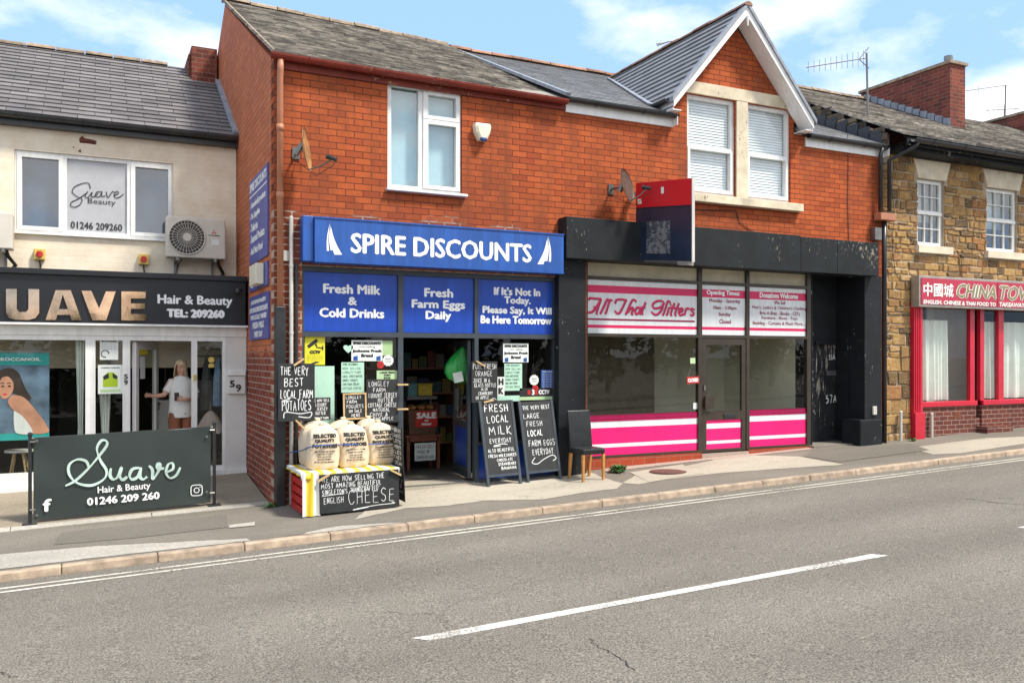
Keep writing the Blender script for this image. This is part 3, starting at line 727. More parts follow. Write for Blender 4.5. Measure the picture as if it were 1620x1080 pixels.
def window(bld, outer, panes, y, fm, gm, th=.06, name='window', sash=None, back=None, bd=.12):
    mb = MB(); mb.plate(outer[0], outer[1], outer[2], outer[3], panes, y, th)
    if sash:                                  # opening lights stand proud of the outer frame
        for s in sash:
            for p in panes:
                if s[0] < p[0] and s[1] > p[1] and s[2] < p[2] and s[3] > p[3]: mb.plate(s[0], s[1], s[2], s[3], [p], y - .018, .017)
    f = mb.build(name, fm, bld)
    for p in panes:
        g = MB(); g.quad((p[0], y + th * .6, p[2]), (p[1], y + th * .6, p[2]), (p[1], y + th * .6, p[3]), (p[0], y + th * .6, p[3]))
        g.build('pane', gm, f)
    if back:
        b = MB(); z = outer[2]; h = .05
        if back == 'sheet':
            b.quad((outer[0], y + bd, outer[2]), (outer[1], y + bd, outer[2]), (outer[1], y + bd, outer[3]), (outer[0], y + bd, outer[3])); b.build('blind', mat('pale_roller_blind', (.50, .66, .68), .8, var=.05), f)  # flat teal sheet: the sky's reflection is put into its colour
        elif back == 'dark':
            b.quad((outer[0], y + bd, outer[2]), (outer[1], y + bd, outer[2]), (outer[1], y + bd, outer[3]), (outer[0], y + bd, outer[3])); b.build('blind', mat('dark_blue_blind', (.035, .06, .11), .8, var=.4, vscale=3), f)  # dark blue sheet painted for the unlit room and the sky mirrored over it
        elif back == 'blind':
            while z < outer[3]:
                b.quad((outer[0], y + bd, z), (outer[1], y + bd, z), (outer[1], y + bd + .018, z + h), (outer[0], y + bd + .018, z + h)); z += h * .96
            b.build('blind', M['blind'], f)
        else:
            n = 60; vs = []; 
            for i in range(n + 1):
                xx = outer[0] + (outer[1] - outer[0]) * i / n; yy = y + bd + .02 * math.sin(i * 1.1) + .012 * math.sin(i * .43)
                vs += [(xx, yy, outer[2]), (xx, yy + .01, outer[3])]
            b.add(vs, [(2 * i, 2 * i + 2, 2 * i + 3, 2 * i + 1) for i in range(n)])
            b.build('curtain', M[back], f, smooth=True)
    return f
def room(bld, x0, x1, y0, y1, z0, z1, m, fl):
    mb = MB(); mb.use(m)
    mb.quad((x0, y1, z0), (x1, y1, z0), (x1, y1, z1), (x0, y1, z1)); mb.quad((x0, y0, z0), (x0, y1, z0), (x0, y1, z1), (x0, y0, z1))
    mb.quad((x1, y1, z0), (x1, y0, z0), (x1, y0, z1), (x1, y1, z1)); mb.quad((x0, y0, z1), (x0, y1, z1), (x1, y1, z1), (x1, y0, z1))
    mb.use(fl); mb.quad((x0, y0, z0), (x1, y0, z0), (x1, y1, z0), (x0, y1, z0))
    return mb.build('interior', None, bld)
def pane(parent, r, y, m, name='pane'):
    g = MB(); g.quad((r[0], y, r[2]), (r[1], y, r[2]), (r[1], y, r[3]), (r[0], y, r[3])); return g.build(name, m, parent)

XG = P(433, 700, 0).x                         # corner of the brick block
XJ = P(893, 300, 0).x                         # party line between the two brick shops
XE = P(1397, 300, 0).x                        # end of the brick terrace
EZ = 6.02                                     # eaves height of the terrace
RY, RZ0, RZ1 = 4.84, 8.56, 8.36               # ridge line of the terrace

# ================================================================== CORNER SHOP (blue)
S = thing('corner_shop', 'orange brick corner shop with blue fascia, tall white upstairs window and old stone slate roof', 'shop building', (XG, 0, 0))
wo = rect(613, 130, 731, 303, 0); wo = (wo[0], wo[1], P(613, 298, 0).z, P(613, 130, 0).z)
SHOP_T = P(478, 420, 0).z
so = (P(478, 500, 0).x, P(881, 500, 0).x, -.5, SHOP_T)
mb = MB(); mb.plate(XG, XJ, -.5, EZ, [wo, so], 0, .18)
mb.build('wall', M['brick'], S)
# gable wall on the salon side
mb = MB(); pr = [(XG, .181, -.5), (XG, 9.7, -.5), (XG, 9.7, EZ), (XG, RY, RZ0 - .06), (XG, .181, EZ + .02)]
mb.prism(pr, (.2, 0, 0)); mb.build('gable_wall', M['brick_side'], S)
mb = MB(); mb.quad((XG + .2, 9.6, -.5), (XJ, 9.6, -.5), (XJ, 9.6, EZ), (XG + .2, 9.6, EZ)); mb.build('rear_wall', M['brick'], S)
def zr(x): return RZ0 + (RZ1 - RZ0) * (x - XG) / (XJ - XG)
rf = MB(); up = Vector((0, RY + .12, zr(XG) - EZ)).normalized(); H = math.hypot(RY + .12, RZ0 - EZ)
# sagging old roof: lay the courses between eaves and a ridge that dips to the right
class Sag: pass
slates(rf, (XG - .05, -.12, EZ + .01), (1, 0, (RZ1 - RZ0) / (XJ - XG) * .55), (0, RY + .12, RZ0 - EZ - .02), XJ - XG + .03, H, .115, .27, .016, .28)
rf.build('roof', M['stone_slate'], S)
mb = MB(); mb.quad((XG, 9.75, EZ - .05), (XJ, 9.75, EZ - .05), (XJ, RY, RZ1 - .05), (XG, RY, RZ0 - .05)); 
mb.quad((XG + .05, -.1, EZ - .03), (XJ, -.1, EZ - .03), (XJ, RY, RZ1 - .09), (XG + .05, RY, RZ0 - .09)); mb.build('roof_deck', M['stone_slate'], S)
mb = MB(); ridge_tiles(mb, (XG - .05, RY, RZ0 + .0), (XJ - .05, RY, RZ1 + .05), .12, .46); mb.build('ridge', M['ridge_old'], S)
mb = MB(); mb.prism([(XG - .03, -.1, EZ - .0), (XG - .03, RY, RZ0 - .02), (XG - .03, RY, RZ0 + .03), (XG - .03, -.1, EZ + .05)], (.03, 0, 0)); mb.build('verge', M['ridge_old'], S)
mb = MB(); mb.box(XG + .02, XJ, -.03, -.002, EZ - .17, EZ - .02); mb.build('fascia_board', M['maroon'], S)
mb = MB(); gutter(mb, (XG - .06, -.12, EZ - .01), (XJ - .02, -.12, EZ - .045), .07); mb.build('gutter', M['maroon'], S)
mb = MB(); mb.tube([(XG + .07, -.12, EZ - .08), (XG + .07, -.10, EZ - .22), (XG + .07, -.075, EZ - .32), (XG + .07, -.075, P(437, 485, 0).z)], .042, 12)
for z in (5.0, 4.1): mb.tube([(XG + .07, -.075, z), (XG + .07, -.075, z + .09)], .05, 12)
d = mb.build('downpipe', M['terracotta'], S, smooth=True)
zz = P(437, 485, 0).z
mb = MB(); mb.box(XG + .005, XG + .135, -.13, -.005, -.05, zz); mb.build('downpipe', M['black_plastic'], S, bevel=.012)
# upstairs window
Y = .045
def W(x0, y0, x1, y1, Y): return rectL(x0, y0, x1, y1, Y)
o = (wo[0] + .003, wo[1] - .003, wo[2] + .003, wo[3] - .003)
ph = lambda y: P(613, y, Y).z
xs = [P(px, 200, Y).x for px in (619, 662, 677, 721)]
ps = [(xs[0], xs[1], ph(291), ph(135)), (xs[2], xs[3], ph(174), ph(141)), (xs[2], xs[3], ph(287), ph(188))]
f = window(S, o, ps, Y, M['white_pvc'], M['glass_up'], .07, sash=[(P(669, 200, Y).x, o[1] - .02, ph(180), ph(133)), (P(669, 200, Y).x, o[1] - .02, ph(293), ph(181))], back='sheet', bd=.16)
mb = MB(); mb.box(wo[0] - .03, wo[1] + .06, -.09, .045, wo[2] - .035, wo[2]); mb.build('sill', M['white_pvc'], f, bevel=.006)
# shopfront frame
YF = .02
def zs(y): return P(478, y, YF).z
def xx(px): return P(px, 600, YF).x
TR0, TR1 = zs(532), zs(524)
gz = lambda px: zp(xx(px)) + .05
vx = {k: xx(k) for k in (474, 481, 630, 638, 736, 742, 751, 757, 876, 882)}
KZ = .72
so2 = (so[0] + .002, so[1] - .002, -.05, SHOP_T - .002)
holes = [(vx[481], vx[630], KZ, TR0), (vx[757], vx[876], KZ, TR0), (vx[638], vx[751], -.05, TR0)]
holes_up = [(vx[481], vx[630], TR1, SHOP_T - .07), (vx[638], vx[751], TR1, SHOP_T - .07), (vx[757], vx[876], TR1, SHOP_T - .07)]
low = [(vx[481], vx[630], .17, KZ - .05), (vx[757], vx[876], .17, KZ - .05)]
mb = MB(); mb.plate(so2[0], so2[1], so2[2], so2[3], holes + holes_up + low, YF, .09)
SF_ = mb.build('shopfront', M['slate_frame'], S)
for h in holes[:2]: pane(SF_, h, YF + .05, M['glass_shop'])
for h in low: pane(SF_, h, YF + .045, M['blue_deep'], 'kick_panel')
mb = MB(); mb.box(vx[630], vx[757], -.02, .60, -.05, zp(vx[638]) + .075); mb.build('door_step', M['concrete'], S)
mb = MB(); mb.box(vx[638], vx[751], .0, .03, zp(vx[638]) + .076, zp(vx[638]) + .095); mb.build('threshold', M['galv'], S)
# door standing open into the shop against the right-hand reveal
a = Vector((vx[751] - .02, YF + .1, 0)); dd = Vector((.14, 1, 0)).normalized(); Wd = .92
dl = MB(); n_ = Vector((dd.y, -dd.x, 0)); z0, z1 = .18, TR0 - .03
def dbox(mb, u0, u1, z0, z1, t0, t1):
    q = lambda u, t, z: a + dd * u + n_ * t + Vector((0, 0, z))
    mb.hexa([q(u0, t0, z0), q(u1, t0, z0), q(u1, t1, z0), q(u0, t1, z0)], [q(u0, t0, z1), q(u1, t0, z1), q(u1, t1, z1), q(u0, t1, z1)])
for (u0, u1, p0, p1) in ((0, .09, z0, z1), (Wd - .09, Wd, z0, z1), (.09, Wd - .09, z1 - .09, z1), (.09, Wd - .09, z0, z0 + .15), (.09, Wd - .09, .92, 1.02)): dbox(dl, u0, u1, p0, p1, -.05, 0)
D = dl.build('door', M['slate_frame'], S)
mb = MB(); dbox(mb, .09, Wd - .09, z0 + .15, .92, -.035, -.02); mb.build('kick_panel', M['blue_deep'], D)
mb = MB(); dbox(mb, .09, Wd - .09, 1.02, z1 - .09, -.03, -.024); mb.build('pane', M['glass_shop'], D)
mb = MB(); dbox(mb, .55, .60, 1.15, 1.5, -.065, -.051); dbox(mb, .66, .70, 1.15, 1.5, -.065, -.051); mb.build('handle', M['galv'], D)
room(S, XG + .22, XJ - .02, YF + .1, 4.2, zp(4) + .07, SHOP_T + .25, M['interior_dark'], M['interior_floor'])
# pale mortar ledge and cables at the foot are left to the material

# ================================================================== CHARITY SHOP (black and pink)
C = thing('charity_shop', 'orange brick shop with steep white-edged gable, black fascia and bright pink window panels', 'shop building', (XJ, 0, 0))
w1 = rect(1087, 147, 1164, 312, 0); w2 = rect(1182, 163, 1251, 322, 0)
wt, wb = P(1087, 147, 0).z, P(1087, 306, 0).z
w1 = (w1[0], w1[1], wb, wt); w2 = (w2[0], w2[1], wb, wt)
CT = P(928, 410, 0).z
co = (P(928, 500, 0).x, P(1372, 500, 0).x, -.5, CT)
mb = MB(); mb.plate(XJ + .002, XE, -.5, EZ, [(w1[0], w1[1], w1[2], EZ), (w2[0], w2[1], w2[2], EZ), co], 0, .18, True)
GX0 = P(1061, 150, 0).x; GX1 = GX0 + 2.72; GC = (GX0 + GX1) / 2; GZ = P(1061, 148, 0).z; AZ = P(1178, 10, -.3).z
# the front gable carries on up from the wall as the same brick face
gl = lambda x: AZ - .22 - abs(x - GC) * (AZ - .22 - GZ) / (GC - GX0)
cutx_ = sorted([GX0, w1[0], w1[1], GC, w2[0], w2[1], GX1])
for xa, xb in zip(cutx_, cutx_[1:]):
    zb_ = wt if any(abs(xa - w[0]) < 1e-6 for w in (w1, w2)) else EZ
    mb.poly([(xa, 0, zb_), (xb, 0, zb_), (xb, 0, gl(xb)), (xa, 0, gl(xa))])
for w in (w1, w2):
    mb.quad((w[0], 0, EZ), (w[0], .18, EZ), (w[0], .18, wt), (w[0], 0, wt)); mb.quad((w[1], 0, EZ), (w[1], .18, EZ), (w[1], .18, wt), (w[1], 0, wt)); mb.quad((w[0], 0, wt), (w[1], 0, wt), (w[1], .18, wt), (w[0], .18, wt))
mb.quad((GX0, .18, EZ), (GX1, .18, EZ), (GX1, .18, EZ - .01), (GX0, .18, EZ - .01))
mb.build('wall', M['brick2'], C)
mb = MB()
for xa, xb in ((GX0, GX0 + .15), (GX1 - .15, GX1)): mb.box(xa, xb, .181, 2.6, EZ - .3, GZ)
mb.build('gable_cheek', M['brick_side'], C)
mb = MB(); k = 0
for i in range(5):
    y = .02 + i * .16; mb.box(GX0 - .006, GX0 - .001, y, y + .155, EZ - .02, EZ + .10 + i * .07)
mb.build('flashing', M['lead'], C)
L2 = math.hypot(RY + .12, RZ1 - EZ)
gs = (AZ - GZ) / (GC - GX0)
def ridge_y_main(z): return -.12 + (z - EZ) / (RZ1 - EZ) * (RY + .12)
def cutm(u, v):
    X = XJ + u; Yv = -.12 + v / L2 * (RY + .12); Z = EZ + v / L2 * (RZ1 - EZ)
    g = AZ - abs(X - GC) * gs
    return not (GX0 - .1 < X < GX1 + .1 and Z < g - .03)
rf = MB(); slates(rf, (XJ, -.12, EZ + .01), (1, 0, 0), (0, RY + .12, RZ1 - EZ), XE - XJ - .02, L2, .19, .30, .009, .03, True, cutm)
rf.build('roof', M['new_slate'], C)
mb = MB()
for xa, xb in ((XJ, GX0), (GX1, XE - .02)): mb.quad((xa, -.1, EZ - .02), (xb, -.1, EZ - .02), (xb, RY, RZ1 - .04), (xa, RY, RZ1 - .04))
mb.quad((XE - .02, 9.7, EZ - .04), (XJ, 9.7, EZ - .04), (XJ, RY, RZ1 - .04), (XE - .02, RY, RZ1 - .04)); mb.build('roof_deck', M['new_slate'], C)
mb = MB(); ridge_tiles(mb, (XJ, RY, RZ1 + .02), (XE, RY, RZ1 + .02), .10, .45); mb.build('ridge', M['ridge'], C)
mb = MB(); mb.bar((XJ, -.12, EZ + .05), (XJ, RY, RZ1 + .05), .09, .05); mb.build('flashing', M['lead'], C)
# gable roof: two pitches running back into the main roof
OVF = -.30; back = ridge_y_main(AZ) + .2
ov = .17
for sgn, nm in ((-1, 'a'), (1, 'b')):
    ex = GC + sgn * (GC - GX0 + ov); ez = GZ - gs * ov
    rf = MB(); sl = Vector((GC - ex, 0, AZ - ez)); LL = sl.length
    def cutg(u, v, sgn=sgn, ez=ez, LL=LL):
        Z = ez + v / LL * (AZ - ez); Yv = OVF + u
        return Yv < ridge_y_main(Z) + .12
    slates(rf, (ex, OVF, ez + .02), (0, 1, 0), sl, back - OVF, LL, .185, .30, .022, .0, False, cutg, 0.0)
    n = Vector((-sl.z * sgn, 0, abs(sl.x))).normalized() if False else None
    rf.build('gable_roof', M['new_slate'], C)
    mb = MB(); yb = ridge_y_main(ez) + .02; mb.add([(ex, OVF + .02, ez), (GC, OVF + .02, AZ - .01), (GC, ridge_y_main(AZ), AZ - .01), (ex, yb, ez)], [(0, 1, 2, 3)]); mb.build('roof_deck', M['new_slate'], C)
    # bargeboard, verge cap and soffit
    mb = MB(); h = .20
    mb.prism([(ex, OVF - .02, ez - .13), (GC, OVF - .02, AZ - .155), (GC, OVF - .02, AZ + .005), (ex, OVF - .02, ez + .02)], (0, .025, 0))
    mb.prism([(ex, OVF + .006, ez - .125), (GC, OVF + .006, AZ - .15), (GC, OVF + .006, AZ - .13), (ex, OVF + .006, ez - .105)], (0, -OVF - .008, 0))
    mb.build('bargeboard', M['white_paint'], C)
    mb = MB(); q = Vector((sgn * .0, 0, 0))
    mb.prism([(ex + sgn * .04, OVF - .05, ez - .05), (GC, OVF - .05, AZ + .0), (GC, OVF - .05, AZ + .075), (ex + sgn * .04, OVF - .05, ez + .035)], (0, .10, 0)); mb.build('verge_cap', M['slate'] if False else M['black_plastic'] if False else M['lead'], C)
    mb = MB(); mb.box(min(ex, ex - sgn * .02), max(ex, ex - sgn * .02), OVF + .01, yb - .12, ez - .17, ez + .0); mb.box(min(ex - sgn * .021, ex - sgn * (ov)), max(ex - sgn * .021, ex - sgn * ov), OVF + .01, yb - .2, ez - .165, ez - .15); mb.build('fascia_board', M['white_paint'], C)
    mb = MB(); gutter(mb, (ex + sgn * .07, OVF + .05, ez + .01), (ex + sgn * .07, yb - .05, ez + .01), .06); mb.build('gutter', M['black_plastic'], C)
mb = MB(); ridge_tiles(mb, (GC, OVF - .06, AZ + .01), (GC, ridge_y_main(AZ), AZ + .01), .085, .45); mb.build('gable_ridge', M['ridge'], C)
mb = MB(); mb.tube([(GC, OVF - .03, AZ - .18), (GC, OVF - .03, AZ - .34)], [.03, .012], 8); mb.build('finial', M['white_paint'], C)
# valley flashing on the visible pitch
mb = MB(); e0 = Vector((GX0 - ov - .03, ridge_y_main(GZ - gs * ov), GZ - gs * ov + .05)); e1 = Vector((GC, ridge_y_main(AZ), AZ + .05)); mb.bar(e0, e1, .16, .02, (0, -.4, 1)); mb.build('flashing', M['lead'], C)
for xa, xb in ((XJ + .01, GX0 + .03), (P(1273, 230, 0).x, XE - .01)):
    mb = MB(); mb.box(xa, xb, -.035, -.002, EZ - .20, EZ - .03); mb.box(xb - .012, xb, -.16, -.036, EZ - .19, EZ - .05); mb.build('fascia_board', M['white_paint'], C)
    mb = MB(); gutter(mb, (xa, -.11, EZ - .01), (xb + .03, -.11, EZ - .015), .06); mb.build('gutter', M['black_plastic'], C)
# stone dressings
mb = MB(); lz = P(1087, 147, 0).z; mb.box(P(1084, 140, 0).x, P(1261, 160, 0).x, -.03, .1, lz + .002, lz + .21); mb.build('lintel', M['old_stone'], C, bevel=.006)
mb = MB(); mb.box(w1[1] + .002, w2[0] - .002, -.025, .1, wb, lz); mb.build('mullion', M['old_stone'], C, bevel=.006)
mb = MB(); mb.box(P(1092, 320, 0).x, P(1264, 330, 0).x, -.12, .1, wb - .14, wb - .002); mb.build('sill', M['old_stone'], C, bevel=.01)
for w in (w1, w2):
    o = (w[0] + .004, w[1] - .004, w[2] + .004, w[3] - .004); mid = o[2] + (o[3] - o[2]) * .475
    ps = [(o[0] + .085, o[1] - .085, o[2] + .12, mid - .03), (o[0] + .065, o[1] - .065, mid + .05, o[3] - .065)]
    f = window(C, o, ps, .05, M['white_pvc'], M['glass_blind'], .07, sash=[(o[0] + .035, o[1] - .035, o[2] + .06, mid + .01)], back='blind', bd=.085)
# black shopfront surround
def pil(name, x0, x1, y0, y1, z0, z1, m, base=None):
    mb = MB(); mb.box(x0, x1, y0, y1, z0, z1)
    if base: mb.box(x0 - base, x1 + base, y0 - base, y1, z0, z0 + base * 9)
    return mb.build(name, m, C, bevel=.008)
FB = P(897, 408, -.28); FT = P(897, 342, -.28)
pil('pilaster', P(884, 600, -.12).x, P(928, 600, -.12).x - .01, -.12, .1, -.1, FB.z + .02, M['black_wood'])
pil('pilaster', P(1368, 600, -.12).x, P(1395, 600, -.12).x, -.12, .25, -.1, FB.z + .02, M['black_wood'])
mb = MB(); xa, xb = P(1362, 600, -.2).x, P(1397, 600, -.2).x; mb.box(xa, xb, -.19, .26, 0, P(1365, 664, -.19).z); mb.build('plinth', M['black_wood'], C, bevel=.02)
mb = MB(); xr = P(1390, 400, -.28).x
xl = P(896, 400, -.28).x
cuts = [xl, P(1267, 400, -.28).x, P(1325, 400, -.28).x, xr]
for i in range(3): mb.box(cuts[i] + .003, cuts[i + 1] - .003, -.28, -.01, FB.z, FT.z - (.02 if i else 0))
mb.build('fascia', M['black_fascia'], C, bevel=.006)
mb = MB(); mb.box(xl + .02, xr - .02, -.26, .09, FB.z + .006, FB.z + .03); mb.build('soffit', M['black_wood'], C)
# glazing
YG = .14
gx = lambda px: P(px, 600, YG).x
gzz = lambda y, px=930: P(px, y, YG).z
TRA, TRB = gzz(440), gzz(443)
FZ = FB.z + .03
z_tr1, z_tr0 = gzz(527), gzz(532)           # transom between vinyl and clear glass
z_tp1, z_tp0 = gzz(436), gzz(441)
zsill = gzz(655); zsill1 = gzz(663)
zk0 = gzz(722); 
v = {k: gx(k) for k in (924, 930, 1105, 1111, 1181, 1186, 1277, 1283)}
holes = []
for a, b in ((930, 1105), (1111, 1181), (1186, 1277)):
    holes += [(v[a], v[b], z_tp1, FZ - .02), (v[a], v[b], z_tr1, z_tp0)]
    if a != 1111: holes += [(v[a], v[b], zsill1 + .0, z_tr0), (v[a], v[b], zk0, zsill - .02)]
holes += [(v[1111], v[1181], zp(v[1111]) + .10, z_tr0)]
mb = MB(); mb.plate(v[924], v[1283], zk0 - .04, FZ, [h for h in holes if h[1] - h[0] > 0], YG, .08)
CF = mb.build('shopfront', M['bronze'], C)
tri = ((930, 1105), (1111, 1181), (1186, 1277))
for a, b in tri:
    pane(CF, (v[a], v[b], z_tp1, FZ - .02), YG + .05, M['cream_panel'], 'top_light')
    if a != 1111: pane(CF, (v[a], v[b], zsill1, z_tr0), YG + .04, M['glass_shop'])
def stripes(par, x0, x1, z0, z1, y, bands, name):   # bands: fractions from the top, alternating vinyl
    mb = MB(); t = 0
    for mname, fr in bands:
        mb.use(M[mname]); a, b = z1 - (z1 - z0) * t, z1 - (z1 - z0) * (t + fr); t += fr
        mb.quad((x0, y, b), (x1, y, b), (x1, y, a), (x0, y, a))
    return mb.build(name, None, par)
PB = [('pink', .17), ('vinyl_white', .15), ('pink', .40), ('vinyl_white', .09), ('pink', .19)]
for a, b in (tri[0], tri[2]): stripes(CF, v[a], v[b], zk0, zsill - .02, YG + .03, PB, 'kick_panel')
# door of the charity shop
x0, x1 = v[1111] + .01, v[1181] - .01; z0, z1 = zp(x0) + .12, z_tr0 - .01
dz0, dz1 = gzz(722), gzz(662)
mb = MB(); mb.plate(x0, x1, z0, z1, [(x0 + .09, x1 - .09, dz1 + .05, z1 - .11), (x0 + .09, x1 - .09, dz0, dz1 - .10)], YG + .01, .05)
CD = mb.build('door', M['bronze'], C)
pane(CD, (x0 + .09, x1 - .09, dz1 + .05, z1 - .11), YG + .035, M['glass_shop'])
stripes(CD, x0 + .09, x1 - .09, dz0, dz1 - .10, YG + .03, [('pink', .13), ('vinyl_white', .17), ('pink', .42), ('vinyl_white', .10), ('pink', .18)], 'kick_panel')
mb = MB(); xm = (x0 + x1) / 2; mb.box(xm - .02, xm + .27, YG - .005, YG + .009, dz1 - .075, dz1 - .01); mb.build('letter_slot', M['black_plastic'], CD, bevel=.004)
mb = MB(); mb.box(x0 + .02, x0 + .21, YG - .05, YG - .03, dz1 + .10, dz1 + .33); mb.box(x0 + .03, x0 + .08, YG - .03, YG + .009, dz1 + .12, dz1 + .30); mb.build('handle', M['bronze'], CD, bevel=.005)
mb = MB(); mb.box(x0 + .02, x0 + .055, YG - .012, YG + .009, dz1 + .42, dz1 + .5); mb.build('lock', M['galv'], CD)
# brick plinth row under the windows
for a, b in ((928, 1109), (1183, 1284)):
    mb = MB(); mb.box(gx(a), gx(b), YG - .03, YG + .1, -.1, zk0 - .045); mb.build('brick_plinth', M['red_row'], C)
mb = MB(); mb.box(gx(1109) + .002, gx(1183) - .002, YG - .03, YG + .14, -.1, zp(gx(1140)) + .10); mb.build('door_step', M['pink_paving'], C)
room(C, gx(924), gx(1283) + .02, YG + .09, 2.6, zp(9.5) + .12, FZ + .2, M['interior_pale'], M['interior_floor'])
mb = MB(); mb.box(gx(924) + .02, gx(1105) + .05, 1.5, 1.55, .2, 3.2); mb.build('partition', mat('brown_partition', (.11, .095, .065), .8, var=.2), C)  # brown board added to darken what shows through the left pane
# recessed side door 55A / 57A
XR0, XR1 = gx(1284) + .02, P(1368, 600, -.12).x
YD = .55
mb = MB()
mb.box(XR0 - .02, XR0, YG, YD, -.1, FZ); mb.box(XR1 - .02, XR1 + .02, .26, YD, -.1, FZ); mb.box(P(1372, 500, 0).x - .015, P(1372, 500, 0).x - .002, -.01, .3, -.1, FZ)
dxa, dxb = P(1291, 600, YD).x, P(1341, 600, YD).x; dzt = P(1293, 545, YD).z
mb.plate(XR0, XR1, -.1, FZ, [(dxa, dxb, -.2, dzt)], YD, .05); mb.quad((XR0, YG, FZ - .01), (XR1, YG, FZ - .01), (XR1, YD, FZ - .01), (XR0, YD, FZ - .01))
mb.build('door_recess', M['black_wood'], C)
mb = MB(); n = 6
for i in range(n): mb.box(dxa + (dxb - dxa) * i / n + .003, dxa + (dxb - dxa) * (i + 1) / n - .003, YD + .02, YD + .05, 0, dzt)
DD = mb.build('door', M['black_door'], C, bevel=.004)
mb = MB(); mb.box(dxa - .04, dxb + .06, YD - .04, YD - .002, dzt + .0, dzt + .06); mb.build('drip_bar', M['black_wood'], C)
mb = MB(); pz = P(1310, 590, YD).z; px_ = (dxa + dxb) / 2; mb.box(px_ - .13, px_ + .13, YD + .002, YD + .019, pz - .045, pz + .045); mb.build('letter_plate', M['galv'], DD, bevel=.004)
mb = MB(); mb.use(M['white_letter'])
ptext(mb, YD + .015, '55A', 1311, 561, 1321, 569); hand(mb, wallfr(YD + .015), '57A', P(1307, 630, YD).x, P(1325, 630, YD).x, P(1307, 637, YD).z, P(1307, 625, YD).z, .02)
mb.build('door_number', None, DD)
mb = MB(); mb.box(XR0 - .1, XR1 + .1, .0, YD + .1, -.3, zp(XR0) + .07); mb.build('door_step', M['pave'], C)

# ================================================================== SALON (cream)
YW, YS = 3.34, 2.25
A_ = thing('beauty_salon', 'cream painted brick salon with dark slate roof, white upstairs window and white glazed shopfront', 'shop building', (-1.0, YW, 0))
XL, XR = -7.0, XG - .012
SE = 5.62
wo = rectL(23, 236, 274, 368, YW); wo = (wo[0], wo[1], P(23, 366, YW).z, P(23, 236, YW).z)
wall_bot = P(0, 520, YW).z - .6
mb = MB(); mb.plate(XL, XR, wall_bot, SE, [wo], YW, .16); mb.build('wall', M['cream'], A_)
SRY, SRZ = 6.4, 7.69
rf = MB(); sv = Vector((0, SRY - YW + .2, SRZ - SE - .02)); slates(rf, (XL, YW - .2, SE + .04), (1, 0, 0), sv, XR - XL - .0, sv.length, .205, .48, .017, .0, gap=.004)
rf.build('roof', M['slate'], A_)
mb = MB(); mb.quad((XL, YW - .18, SE + .01), (XR, YW - .18, SE + .01), (XR, SRY, SRZ - .03), (XL, SRY, SRZ - .03)); mb.quad((XR, 9.4, SE), (XL, 9.4, SE), (XL, SRY, SRZ - .03), (XR, SRY, SRZ - .03)); mb.quad((XL, 9.4, -.5), (XR, 9.4, -.5), (XR, 9.4, SE), (XL, 9.4, SE)); mb.quad((XL, YW, -.5), (XL, 9.4, -.5), (XL, 9.4, SE), (XL, YW, SE)); mb.build('roof_deck', M['slate'], A_)
mb = MB(); ridge_tiles(mb, (XL, SRY, SRZ + .01), (1.25, SRY, SRZ + .01), .10, .46); mb.build('ridge', M['ridge_old'], A_)
mb = MB(); gutter(mb, (XL, YW - .2, SE + .03), (XR - .01, YW - .2, SE + .03), .07); mb.build('gutter', M['black_plastic'], A_)
mb = MB(); mb.box(XL, XR, YW - .13, YW - .002, SE - .12, SE - .02); mb.build('fascia_board', M['black_plastic'], A_)
mb = MB(); a = Vector((XR - .03, YW - .2, SE + .09)); b = Vector((XR - .03, 5.6, SE + .09 + (5.6 - YW + .2) * .652)); mb.bar(a, b, .09, .05, (0, -.5, 1)); mb.build('flashing', M['lead'], A_)
# chimney stub against the gable
ch0, ch1 = P(303, 100, 5.7).x, XR - .02
mb = MB(); mb.use(M['chimney_brick']); mb.box(ch0, ch1, 5.72, 6.9, 6.6, P(303, 72, 5.72).z); mb.use(M['chimney_side']); mb.box(ch0 - .05, ch0 - .001, 5.80, 6.8, 6.7, P(303, 84, 5.72).z)
CHM = mb.build('chimney', None, A_, bevel=.012)
mb = MB(); mb.box(ch0 - .06, ch1, 5.62, 5.715, P(303, 140, 5.7).z - .05, P(303, 130, 5.7).z); mb.build('flashing', M['lead'], CHM)
for pts in ([(125, 220), (130, 215), (134, 219), (146, 221), (153, 223), (152, 229), (138, 227), (126, 226)], [(123, 240), (127, 236), (129, 241)], [(115, 233), (117, 231), (117, 235)]):
    mb = MB(); mb.prism([tuple(P(x, y, YW - .004)) for x, y in pts], (0, .003, 0)); mb.build('bare_brick', M['chimney_brick'], A_)
# upstairs window
Y = YW + .03
o = (wo[0] + .004, wo[1] - .004, wo[2] + .004, wo[3] - .004)
h = lambda y: P(23, y, Y).z
X_ = lambda px: P(px, 300, Y).x
ps = [(X_(35), X_(93), h(356), h(247)), (X_(106), X_(201), h(360), h(243)), (X_(214), X_(266), h(356), h(247))]
f = window(A_, o, ps, Y, M['white_pvc'], M['glass_up'], .07, sash=[(o[0] + .03, X_(100), h(362), h(241)), (X_(207), o[1] - .03, h(362), h(241))], back='dark', bd=.2)
mb = MB(); p = ps[1]; mb.quad((p[0], Y + .035, p[2]), (p[1], Y + .035, p[2]), (p[1], Y + .035, p[3]), (p[0], Y + .035, p[3])); FS = mb.build('frosted_vinyl', mat('frosted_grey_vinyl', (.42, .43, .45), .45, var=.05), f)
mb = MB(); fr = wallfr(Y + .03)
def pxs(Y, pts, ox, oy, sc): return [(lambda q: (q.x, q.z))(P(ox + a / sc, oy + b / sc, Y)) for a, b in pts]
